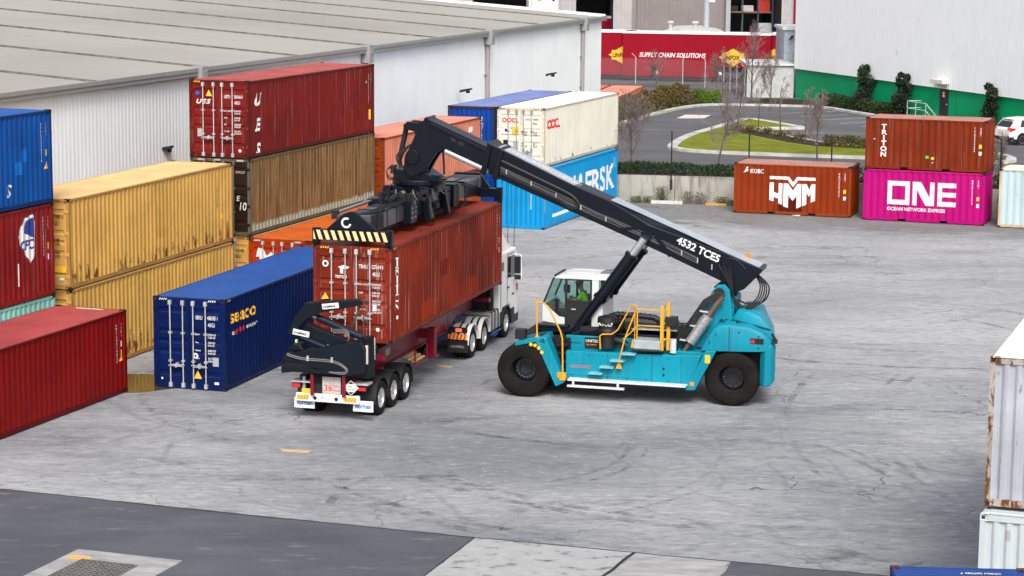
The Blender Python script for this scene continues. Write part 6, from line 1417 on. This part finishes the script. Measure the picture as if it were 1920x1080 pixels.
m = MB(); m.box(-.256, -.248, -.03, .03, .745, .752); m.build('mouth', plain('lip', (.25, .09, .07), .6), dp)

# ---------------------------------------------------------------- trailer with folded lifting crane
TO = (-4.794, 66.547, 0)
tl = thing('sideloader_trailer', 'crimson skeletal trailer with dark folded crane arms, under the lifted oxide red container', 'trailer', TO, R(74.49))
CRIM = paint('crimson chassis paint', (.2, .006, .022), .35, .15, .02, .1, .02, spec=.5)
CRANE = paint('slate navy crane paint', (.008, .012, .019), .45, .22, .03, .3, .03, spec=.25)
m = MB()
for sg in (-1, 1):
    y = sg * .5
    m.box(-1.5, 8.0, y - .02, y + .02, 1.06, 1.62); m.box(-1.5, 10.8, y - .1, y + .1, 1.62, 1.66); m.box(-1.5, 8.0, y - .09, y + .09, 1.02, 1.06)
    m.prism([(8.0, 1.02), (8.0, 1.62), (10.8, 1.62), (10.8, 1.32), (8.9, 1.3)], 'xz', y - .03, y + .03)
for u in (-1.3, .8, 2.6, 4.4, 6.2, 7.8, 9.6): m.box(u - .08, u + .08, -.5, .5, 1.2, 1.55)
for u in (-.4, 11.2 - .4):
    m.box(u - .12, u + .12, -1.18, 1.18, 1.58, 1.72)
[(m.box(5.1, 5.36, *sorted((g_ * .72, g_ * .98)), .72, 1.6), m.box(5.02, 5.44, *sorted((g_ * .66, g_ * 1.04)), .66, .73), m.box(5.14, 5.32, *sorted((g_ * .5, g_ * .72)), 1.25, 1.55)) for g_ in (-1, 1)]
m.box(-2.2, -2.1, -.56, -.46, .75, 1.4); m.box(-2.2, -2.1, .42, .52, .75, 1.4)
fr_ = m.build('chassis_frame', CRIM, tl, bevel=.01)
m = MB(); m.box(1.55, 2.0, -.53, -.522, 1.3, 1.52); m.build('maker_plate', GRYM, fr_)
m = MB()
for i in range(3): m.box(2.6, 3.6, -1.15 + .14 * i, -1.04 + .14 * i, .95 + .06 * i, 1.0 + .06 * i)
m.build('timber_dunnage', plain('pine dunnage', (.42, .27, .12), .8), fr_); m = MB(); m.tube([(2.5, -1.18, 1.35), (2.5, -1.18, .88), (3.7, -1.18, .88), (3.7, -1.18, 1.35)], .03, 6, 0); m.build('dunnage_rack', CRIM, fr_)
for u in (-.8, .37, 1.54):
    m = MB(); m.tube([(u, -.9, .52), (u, .9, .52)], .08, 8); m.build('axle', BLK, tl)
    for sg in (-1, 1):
        wheel_parts(tl, u, sg * 1.21, sg * .93, .52, .29, sg, ALLOY, RUBBER, STEEL, 10); wheel_parts(tl, u, sg * .9, sg * .62, .52, .29, sg, ALLOY, RUBBER, STEEL, 10)
        m = MB(); sec = []
        for i in range(13):
            a = R(-8 + 196 * i / 12); c, s_ = math.cos(a), math.sin(a)
            sec.append([(u + .62 * c, sg * 1.23, .52 + .62 * s_), (u + .6 * c, sg * 1.23, .52 + .6 * s_), (u + .6 * c, sg * .6, .52 + .6 * s_), (u + .62 * c, sg * .6, .52 + .62 * s_)])
        m.loft(sec); m.build('mudguard', plain('black mudguard', (.014, .014, .015), .45), tl, 40)
BU = -2.0
m = MB(); m.box(BU - .06, BU + .06, -.94, 1.03, .54, .78); m.build('bumper', WHT, tl, bevel=.02)
m = MB()
for y0 in (.62, -.86):
    m.box(BU - .072, BU - .062, y0, y0 + .36, .6, .73, 2)
    for i in range(4): a = y0 + i * .09; m.add([(BU - .076, a + .03, .6), (BU - .076, a + .075, .6), (BU - .076, a + .045, .73), (BU - .076, a, .73)], [(0, 1, 2, 3)], 3)
m.box(BU - .07, BU - .06, -.12, .3, .6, .73, 0); letters(m, '79912 S', .12, (BU - .07, .28, .625), (0, -1, 0), (0, 0, 1), 5, .02, sx=.8, off=.004)
for y in (.42, -.24): m.lathe([(0, -.02), (.055, -.02), (.055, 0), (0, 0)], (BU - .065, y, .66), 'x', 12, 1)
m.build('reflector_board', MK, tl, fix=False)
m = MB()
for y0, y1 in ((.5, 1.13), (-1.32, -.7)): m.box(BU + .1, BU + .13, y0, y1, .3, .62)
m.build_by(lambda x, y, z: y > 0, 'mudflap', WHT, tl); m = MB()
for y0 in (1.06, -.77): letters(m, 'norman', .2, (BU + .098, y0, .4), (0, -1, 0), (0, 0, 1), 11, .03, sx=.8)
m.build('lettering', MK, tl, fix=False)
pl = MB(); pl.box(BU - .02, BU, -.36, .21, .79, 1.3); pp = pl.build('limit_plate', plain('grey limit plate', (.42, .4, .38), .5), tl, bevel=.006)
m = MB(); letters(m, '36', .26, (BU - .022, .16, .88), (0, -1, 0), (0, 0, 1), R_, .01); letters(m, 'S.W.L.', .1, (BU - .022, -.12, 1.0), (0, -1, 0), (0, 0, 1), R_, .01, sx=.8); letters(m, 'Tonnes', .09, (BU - .022, -.12, .88), (0, -1, 0), (0, 0, 1), R_, .01, sx=.8); m.build('lettering', MK, pp, fix=False)
m = MB(); m.add([(BU - .1, -.71, 1.26), (BU - .1, -.475, 1.03), (BU - .1, -.71, .8), (BU - .1, -.95, 1.04)], [(0, 1, 2, 3)], 0)
for dz in (-1, 1): m.add([(BU - .104, -.71, 1.03 + dz * .2), (BU - .104, -.62, 1.03 + dz * .12), (BU - .104, -.8, 1.03 + dz * .12)], [(0, 1, 2)], 1)
letters(m, 'Class', .07, (BU - .1, -.6, 1.05), (0, -1, 0), (0, 0, 1), 1, .01, sx=.9); letters(m, 'NOT IN USE', .055, (BU - .1, -.54, .97), (0, -1, 0), (0, 0, 1), 1, .01, sx=.9); m.build('placard', MK, tl, fix=False)
m = MB()
for y0, y1 in ((.91, 1.15), (-1.13, -.89)): m.box(BU - .02, BU + .06, y0 - .02, y1 + .02, .93, 1.06, 1); m.box(BU - .04, BU - .02, y0, y1, .95, 1.04)
m.build_by(lambda x, y, z: y > 0, 'tail_lamp', [REDL, BLK], tl)
m = MB(); m.box(BU - .04, BU + .5, .58, 1.17, 1.09, 1.13); m.box(BU, BU + .4, -1.2, -.7, 1.1, 1.16); m.box(BU + .1, BU + .5, .75, .95, .76, 1.3, 1); m.box(BU + .08, BU + .1, .78, .86, .8, 1.25); m.box(BU - .05, BU - .02, .5, .84, .79, .92, 2); m.build('bracket', [STEEL, BLK, YELM], tl)
m = MB(); m.box(-1.9, -1.6, -.58, .58, 1.05, 1.42); m.box(BU + .02, BU + .3, -.6, .6, .8, 1.05); m.build('rear_block', DARK, tl)
# crane: polygons in (s, z), s to the right of travel -> y = -s
def cprism(pts, u0, u1, mt, nm, par, bev=.012):
    q = MB(); q.prism([(-s_, z) for s_, z in pts], 'yz', u0, u1); return q.build(nm, mt, par, bevel=bev)
cb = cprism([(-1.34, 1.92), (-1.06, 2.01), (.78, 2.39), (1.05, 2.48), (1.16, 2.23), (1.16, 1.5), (.66, 1.4), (.36, 1.42), (.05, 1.5), (-.4, 1.62), (-1.0, 1.68), (-1.39, 1.7)], -2.28, -1.95, CRANE, 'crane_base', tl)
cprism([(-1.39, 1.38), (-.99, 1.44), (.3, 1.42), (.3, 1.52), (-1.39, 1.6)], -2.28, -1.5, CRANE, 'outrigger', cb)
cprism([(.85, 2.45), (1.16, 2.5), (1.2, 1.3), (.8, 1.3)], -1.95, -1.35, CRANE, 'column', cb)
q = MB(); q.tube([(-1.98, -1.13, 1.75), (-1.98, -1.13, 2.3)], .07, 8); q.build('pale_pad', plain('pale worn pad', (.5, .48, .44), .7), cb)
m = MB(); m.tube([(-2.1, 1.1, 1.78), (-2.1, .1, 1.62)], .1, 10); m.build('stabiliser_ram', CRANE, cb, 45)
la = cprism([(-1.0, 2.5), (-.74, 2.84), (-.33, 2.66), (.55, 2.38), (.97, 2.37), (1.0, 2.2), (.05, 2.2), (-.71, 2.4)], -1.9, -1.6, CRANE, 'lower_arm', cb)
ua = cprism([(-.71, 3.46), (.9, 3.64), (1.03, 3.6), (1.03, 3.5), (.82, 3.44), (-.17, 3.22), (-.5, 3.08), (-.67, 2.99), (-.94, 2.7), (-1.0, 2.55), (-1.2, 2.48), (-1.23, 2.62), (-1.16, 2.72), (-1.06, 3.0)], -2.1, -1.72, CRANE, 'upper_arm', cb)
m = MB(); m.tube([(-1.85, .42, 3.02), (-1.85, -.1, 2.83), (-1.85, -.98, 2.5)], .105, 14); m.tube([(-1.85, .55, 3.06), (-1.85, .42, 3.02)], .06, 10, 1); m.build('crane_ram', [paint('slate ram paint', (.03, .04, .06), .35, .1), CHROME], cb, 45)
m = MB(); m.tube([(-2.0, .85, 2.42), (-2.0, .1, 2.16)], .09, 12); m.build('crane_ram', paint('slate ram paint b', (.02, .028, .04), .35, .1), cb, 45)
cprism([(-1.2, 2.06), (-1.16, 2.14), (-1.04, 2.26), (-.84, 2.25), (-.7, 2.06)], -2.2, -1.75, CRANE, 'motor_cover', cb, .03)
m = MB(); m.box(-2.05, -1.98, .98, 1.04, 2.27, 2.36); m.build('marker_lamp', flat('lime marker', (.4, .8, .2), .4), cb)
m = MB(); m.prism([(-.25, 3.56), (-.05, 3.58), (-.14, 3.72)], 'yz', -2.0, -1.95); m.build('warning_sign', YELM, ua) if False else None
m = MB(); m.add([(-1.9, .28, 3.58), (-1.9, .04, 3.61), (-1.9, .15, 3.79)], [(0, 1, 2)]); m.build('warning_triangle', YELM, ua, fix=False)
for (s0, z0, s1, z1, u_, par, hgt) in ((-.16, 3.31, .35, 3.38, -2.105, ua, .16), (-1.1, 2.53, -.59, 2.45, -2.105, ua, .17)):
    m = MB(); d_ = Vector((0, -(s1 - s0), z1 - z0)).normalized(); up_ = Vector((0, d_.z, -d_.y)) * (1 if True else -1)
    if up_.z < 0: up_ = -up_
    L_ = math.hypot(s1 - s0, z1 - z0); o_ = Vector((u_, -s0, z0)); m.add([o_, o_ + d_ * L_, o_ + d_ * L_ + up_ * hgt, o_ + up_ * hgt], [(0, 1, 2, 3)], 0)
    letters(m, 'HAMMAR', hgt * .62, o_ + d_ * .03 + up_ * hgt * .22, d_, up_, 1, .025, sx=.92, off=.004); m.build('maker_label', MK, par, fix=False)
m = MB()
for s_, z0, z1, ds in ((1.03, 3.45, 2.5, 0), (.93, 3.45, 2.75, -.28)):
    n_ = 16
    for i in range(n_):
        z_ = z0 + (z1 - z0) * i / n_; a_2 = s_ + ds * i / n_; r_ = .028; vs = [(-1.9 + (r_ * math.cos(t_) if i % 2 else 0), -a_2 + (0 if i % 2 else r_ * math.cos(t_)), z_ + .045 * math.sin(t_)) for t_ in [2 * math.pi * j / 8 for j in range(9)]]
        m.tube(vs, .009, 4)
m.tube([(-1.95, -.98, 3.55), (-1.75, -.98, 3.55)], .08, 12); m.build('chain', plain('rusty chain', (.1, .08, .06), .6, .5), ua)
m = MB()
for o in (0, .05): m.tube(sm([(-2.3, 1.2, 1.98 - o), (-2.31, .7, 1.88 - o), (-2.31, -.1, 1.86 - o), (-2.31, -.45, 1.78 - o), (-2.31, -.68 + o, 1.6), (-2.31, -.55, 1.47 + o), (-2.3, -.1, 1.5)]), .018, 6)
for o in (0, .05, .1): m.tube(sm([(-1.92, -.1, 2.6 + o), (-1.95, -.45, 2.62 + o), (-1.95, -.6, 2.5 + o), (-1.92, -.55, 2.38)]), .016, 6, 0)
for y in (.55, -.2): m.box(-2.335, -2.29, y - .03, y + .03, 1.8, 1.95, 1)
m.build('hydraulic_hose', [plain('grey hose', (.13, .13, .125), .5), STEEL], cb, 50)
cprism([(1.08, 2.45), (1.19, 2.4), (1.19, 1.75), (1.08, 1.8)], -1.34, -1.3, plain('pale guard strip', (.35, .34, .32), .6), 'guard', cb)
m = MB(); m.box(-1.3, -.2, -.95, -.45, 1.66, 1.8); m.obox((-1.2, -.7, 1.8), (-.5, -.9, 2.0), .14, .14); m.obox((-1.3, -.6, 1.75), (-.4, -.6, 1.9), .1, .1); m.build('crane_slide', BLK, tl)

# ---------------------------------------------------------------- tractor unit
tk = thing('tractor_truck', 'white cab-over tractor truck under the front of the lifted oxide red container', 'truck', TO, R(74.49))
TW = paint('white truck paint', (.7, .7, .69), .35, .08, 0, .04, .02, spec=.5)
for u in (8.73, 10.14):
    for sg in (-1, 1):
        wheel_parts(tk, u, sg * 1.2, sg * .92, .51, .29, sg, ALLOY, RUBBER, STEEL, 10); wheel_parts(tk, u, sg * .89, sg * .61, .51, .29, sg, ALLOY, RUBBER, STEEL, 10)
        for y0, y1, mt in ((1.24, 1.1, TW), (1.1, 1.02, BLK), (1.02, .88, TW), (.88, .8, BLK), (.8, .6, TW)):
            m = MB(); sec = []
            for i in range(13):
                a = R(2 + 178 * i / 12); c, s_ = math.cos(a), math.sin(a); ro = .63 if mt is TW else .622
                sec.append([(u + ro * c, sg * y0, .53 + ro * s_), (u + .6 * c, sg * y0, .53 + .6 * s_), (u + .6 * c, sg * y1, .53 + .6 * s_), (u + ro * c, sg * y1, .53 + ro * s_)])
            m.loft(sec); m.build('mudguard', mt, tk, 40)
for sg in (-1, 1): wheel_parts(tk, 12.82, sg * 1.22, sg * .92, .52, .3, sg, ALLOY, RUBBER, plain('chrome nut cover', (.6, .6, .6), .25, .8), 10)
m = MB()
for sg in (-1, 1): m.box(8.0, 14.2, sg * .42 - .05, sg * .42 + .05, .75, 1.02)
m.box(8.0, 8.1, -.5, .5, .7, 1.0); m.box(9.1, 9.8, -.45, .45, 1.02, 1.18); m.tube([(9.4, 0, 1.18), (9.4, 0, 1.24)], .5, 20); m.build('chassis', plain('blue grey chassis', (.03, .05, .14), .5), tk)
m = MB()
for sg in (-1, 1):
    m.box(7.95, 8.0, *sorted((sg * 1.24, sg * .55)), .3, .72); 
m.build_by(lambda x, y, z: y > 0, 'mudflap', BLK, tk)
m = MB()
for sg in (-1, 1):
    y0, y1 = sorted((sg * 1.24, sg * .58)); m.box(7.9, 7.95, y0, y1, .98, 1.16, 1); m.box(7.88, 7.9, y0, y1, .76, .93, 2)
    for i in range(5): a = y0 + .02 + i * .13; m.add([(7.876, a + .04, .76), (7.876, a + .11, .76), (7.876, a + .06, .93), (7.876, a - .01, .93)], [(0, 1, 2, 3)], 4)
    m.box(7.885, 7.9, sg * .95 - .1, sg * .95 + .1, 1.02, 1.12, 5)
m.box(7.9, 7.93, .15, .5, .85, 1.0, 0); letters(m, 'UNIVERSAL', .12, (7.945, -.65, .46), (0, -1, 0), (0, 0, 1), 3, .01, sx=.8); m.build_by(lambda x, y, z: y > 0, 'tail_board', [WHITE, BLK, YELM, GRYM, REDM, REDLIT], tk, fix=False)
for sg in (-1, 1):
    m = MB(); m.prism([(10.9, .5), (12.15, .5), (12.15, 1.12), (10.9, 1.18)], 'xz', *sorted((sg * 1.2, sg * .55))); tkk = m.build('fuel_tank', plain('satin alloy tank', (.42, .42, .41), .4, .4), tk, bevel=.06)
    m = MB()
    for u in (11.02, 11.4, 11.8, 12.1): m.box(u - .04, u + .04, *sorted((sg * 1.215, sg * .54)), .49, 1.19)
    m.build('tank_strap', BLK, tkk)
m = MB(); m.box(8.4, 10.9, -.5, .5, 1.02, 1.06); m.box(10.7, 12.0, -1.18, 1.18, 1.12, 1.16); m.build('deck_plate', plain('dusty deck plate', (.3, .3, .29), .6), tk)
m = MB(); m.box(11.3, 11.75, -.9, .9, 1.1, 3.0); m.tube([(11.5, -1.0, 1.1), (11.5, -1.0, 2.9)], .12, 12); m.build('exhaust_stack', BLK, tk)
# cab: side outline lofted across the width
side = [(11.95, .98), (12.2, .98), (12.24, 1.02), (12.35, 1.12), (13.3, 1.12), (13.42, .95), (13.6, .62), (14.2, .62), (14.3, .9), (14.32, 1.9), (14.16, 2.95), (14.0, 3.08), (11.95, 3.08)]
m = MB(); m.prism(side, 'xz', -1.22, 1.22); cabb = m.build('cab', TW, tk, bevel=.05)
m = MB(); m.loft([[(11.97, -1.15, 3.08), (11.97, 1.15, 3.08), (11.97, 1.05, 3.85), (11.97, -1.05, 3.85)], [(12.9, -1.15, 3.08), (12.9, 1.15, 3.08), (12.9, 1.0, 3.75), (12.9, -1.0, 3.75)], [(13.7, -1.1, 3.08), (13.7, 1.1, 3.08), (13.7, .9, 3.32), (13.7, -.9, 3.32)], [(14.05, -1.05, 3.06), (14.05, 1.05, 3.06), (14.05, .9, 3.1), (14.05, -.9, 3.1)]]); m.build('roof_fairing', TW, cabb, bevel=.04)
m = MB()
for sg in (-1, 1):
    y = sg * 1.225
    m.prism([(12.95, 2.12), (13.75, 2.05), (13.9, 2.2), (13.82, 2.82), (12.95, 2.86)], 'xz', *sorted((y, y + sg * .004))); m.prism([(12.15, 2.45), (12.45, 2.45), (12.45, 2.75), (12.15, 2.75)], 'xz', *sorted((y, y + sg * .004)))
m.add([(14.325, -1.05, 2.0), (14.325, 1.05, 2.0), (14.19, 1.0, 2.88), (14.19, -1.0, 2.88)], [(0, 1, 2, 3)]); m.build_by(lambda x, y, z: (abs(y) > 1.2 and y > 0, abs(y) > 1.2, x < 12.6), 'window', GLASS_DARK, cabb)
m = MB()
for sg in (-1, 1):
    y = sg * 1.228
    for p, q2 in (((12.88, 1.15), (12.88, 2.95)), ((12.88, 2.95), (13.85, 2.92)), ((12.05, 1.1), (12.05, 3.0))): m.obox((p[0], y, p[1]), (q2[0], y, q2[1]), .012, .02)
    m.box(12.9, 13.1, *sorted((y, y + sg * .03)), 1.75, 1.79); m.box(13.5, 13.8, *sorted((y, y + sg * .004)), 1.42, 1.48)
m.build('door_seam', BLK, cabb)
m = MB()
for sg in (-1, 1):
    y = sg * 1.42
    m.box(13.5, 13.62, *sorted((y - .1, y + .11)), 2.2, 2.8); m.tube([(13.7, sg * 1.22, 2.88), (13.66, sg * 1.5, 2.86), (13.66, sg * 1.53, 2.02), (13.66, sg * 1.22, 1.98)], .025, 6, 1); m.box(13.5, 13.62, *sorted((y - .1, y + .11)), 1.98, 2.14)
m.build_by(lambda x, y, z: y > 0, 'mirror', [BLK, WHT], cabb, bevel=.01)
m = MB(); m.box(14.1, 14.2, -1.26, -1.2, 1.5, 1.75); m.box(14.1, 14.2, 1.2, 1.26, 1.5, 1.75); m.build_by(lambda x, y, z: y > 0, 'indicator', plain('amber red lens', (.6, .09, .02), .3), cabb)
m = MB()
for sg in (-1, 1):
    sec = []
    for i in range(13):
        a = R(5 + 170 * i / 12); c, s_ = math.cos(a), math.sin(a); sec.append([(12.82 + .66 * c, sg * 1.235, .52 + .64 * s_), (12.82 + .58 * c, sg * 1.235, .52 + .58 * s_), (12.82 + .58 * c, sg * .9, .52 + .58 * s_), (12.82 + .66 * c, sg * .9, .52 + .64 * s_)])
    m.loft(sec)
m.box(13.5, 14.34, -1.23, 1.23, .38, .66); m.box(12.3, 14.2, -.9, .9, .6, 1.1); m.box(13.45, 13.8, -1.24, -1.1, .42, .95); m.build('wheel_arch', BLK, cabb, 40)
for y, x, h_ in ((-.75, 13.6, 1.7), (-1.15, 14.0, 2.6), (-.9, 14.05, 2.5)):
    m = MB(); m.tube([(x, y, 3.0), (x + .05, y, 3.0 + h_)], [.012, .007], 5); m.build('aerial', BLK, cabb)
m = MB()
for y in (-.6, 0, .6): m.box(13.6, 13.75, y - .07, y + .07, 3.32, 3.38)
m.tube([(13.45, -.5, 3.5), (13.75, -.5, 3.48)], [.05, .09], 10); m.build('roof_lamp', AMBER, cabb)
m = MB(); m.box(10.9, 12.1, -1.24, -1.2, .4, .46); m.box(11.2, 11.8, -1.22, -.9, .3, .34); m.build('step', plain('blue step', (.03, .08, .25), .5), tk)

# ---------------------------------------------------------------- parked car
cr_ = thing('parked_car', 'white family car parked by the green wall, rear towards the yard', 'car', (30.55, 140.6, ZC), R(24))
CWHT = plain('white car paint', (.72, .72, .73), .25, 0, .03, spec=.6)
prof = [(0.0, .55, .98, .98), (.12, .42, 1.05, 1.08), (.5, .3, 1.1, 1.5), (.8, .28, 1.1, 1.64), (1.6, .27, 1.1, 1.69), (2.5, .27, 1.1, 1.64), (3.1, .27, 1.06, 1.32), (3.5, .27, 1.04, 1.06), (4.3, .3, .95, .96), (4.65, .45, .75, .76)]
m = MB(); sec = []
for x, zb, zs, zt in prof:
    hw = .9 if .2 < x < 4.2 else .8; tw = hw - .2 * max(0, (zt - zs) / .55) - .02
    sec.append([(x, -hw, zb), (x, -hw - .0, zb + .2), (x, -hw, zs), (x, -tw, zt - .02), (x, -tw + .12, zt), (x, tw - .12, zt), (x, tw, zt - .02), (x, hw, zs), (x, hw, zb + .2), (x, hw, zb)])
m.loft(sec); bo = m.build('body', CWHT, cr_, 40)
m = MB()
m.add([(.16, -.68, 1.12), (.16, .68, 1.12), (.47, .6, 1.47), (.47, -.6, 1.47)], [(0, 1, 2, 3)]); [None for _ in ()]
for sg in (-1, 1): m.add([(.75, sg * .895, 1.15), (1.6, sg * .9, 1.13), (2.85, sg * .89, 1.13), (2.4, sg * .745, 1.56), (1.6, sg * .725, 1.6), (.95, sg * .74, 1.54)], [(0, 1, 2, 3, 4, 5)])
for v_i, v in enumerate(m.v): m.v[v_i] = (v[0] - (.03 if v_i < 4 else 0), v[1] * 1.02, v[2])
m.build_by(lambda x, y, z: (abs(y) > .4 and y > 0, abs(y) > .4), 'window', GLASS_DARK, bo)
m = MB()
for sg in (-1, 1): m.prism([(-.02, .98), (.1, 1.1), (.5, 1.06), (.35, .96), (.05, .9)], 'xz', *sorted((sg * .55, sg * .915)))
m.build_by(lambda x, y, z: y > 0, 'tail_light', REDL, cr_, bevel=.01)
m = MB(); m.box(-.06, .5, -.86, .86, .38, .52); m.box(.3, 4.4, -.92, -.86, .26, .4); m.box(.3, 4.4, .86, .92, .26, .4); m.build('lower_trim', BLK, cr_, bevel=.02)
m = MB(); m.box(-.03, -.01, -.27, .27, .72, .86); m.build('number_plate', plain('plate', (.55, .55, .5), .5), cr_); m = MB(); m.box(.42, .75, -.55, .55, 1.58, 1.62); m.build('spoiler', CWHT, cr_, bevel=.01)
for x in (.95, 3.65):
    for sg in (-1, 1):
        wheel_parts(cr_, x, sg * .93, sg * .7, .35, .24, sg, plain('dark alloy', (.25, .25, .26), .35, .5), RUBBER, None, 5)
        m = MB(); m.lathe([(.42, -.01), (.42, .01)], (x, sg * .9, .37), 'y', 24); m.lathe([(0, 0), (.41, 0)], (x, sg * .905, .37), 'y', 24); m.build('wheel_arch', DARK, cr_)
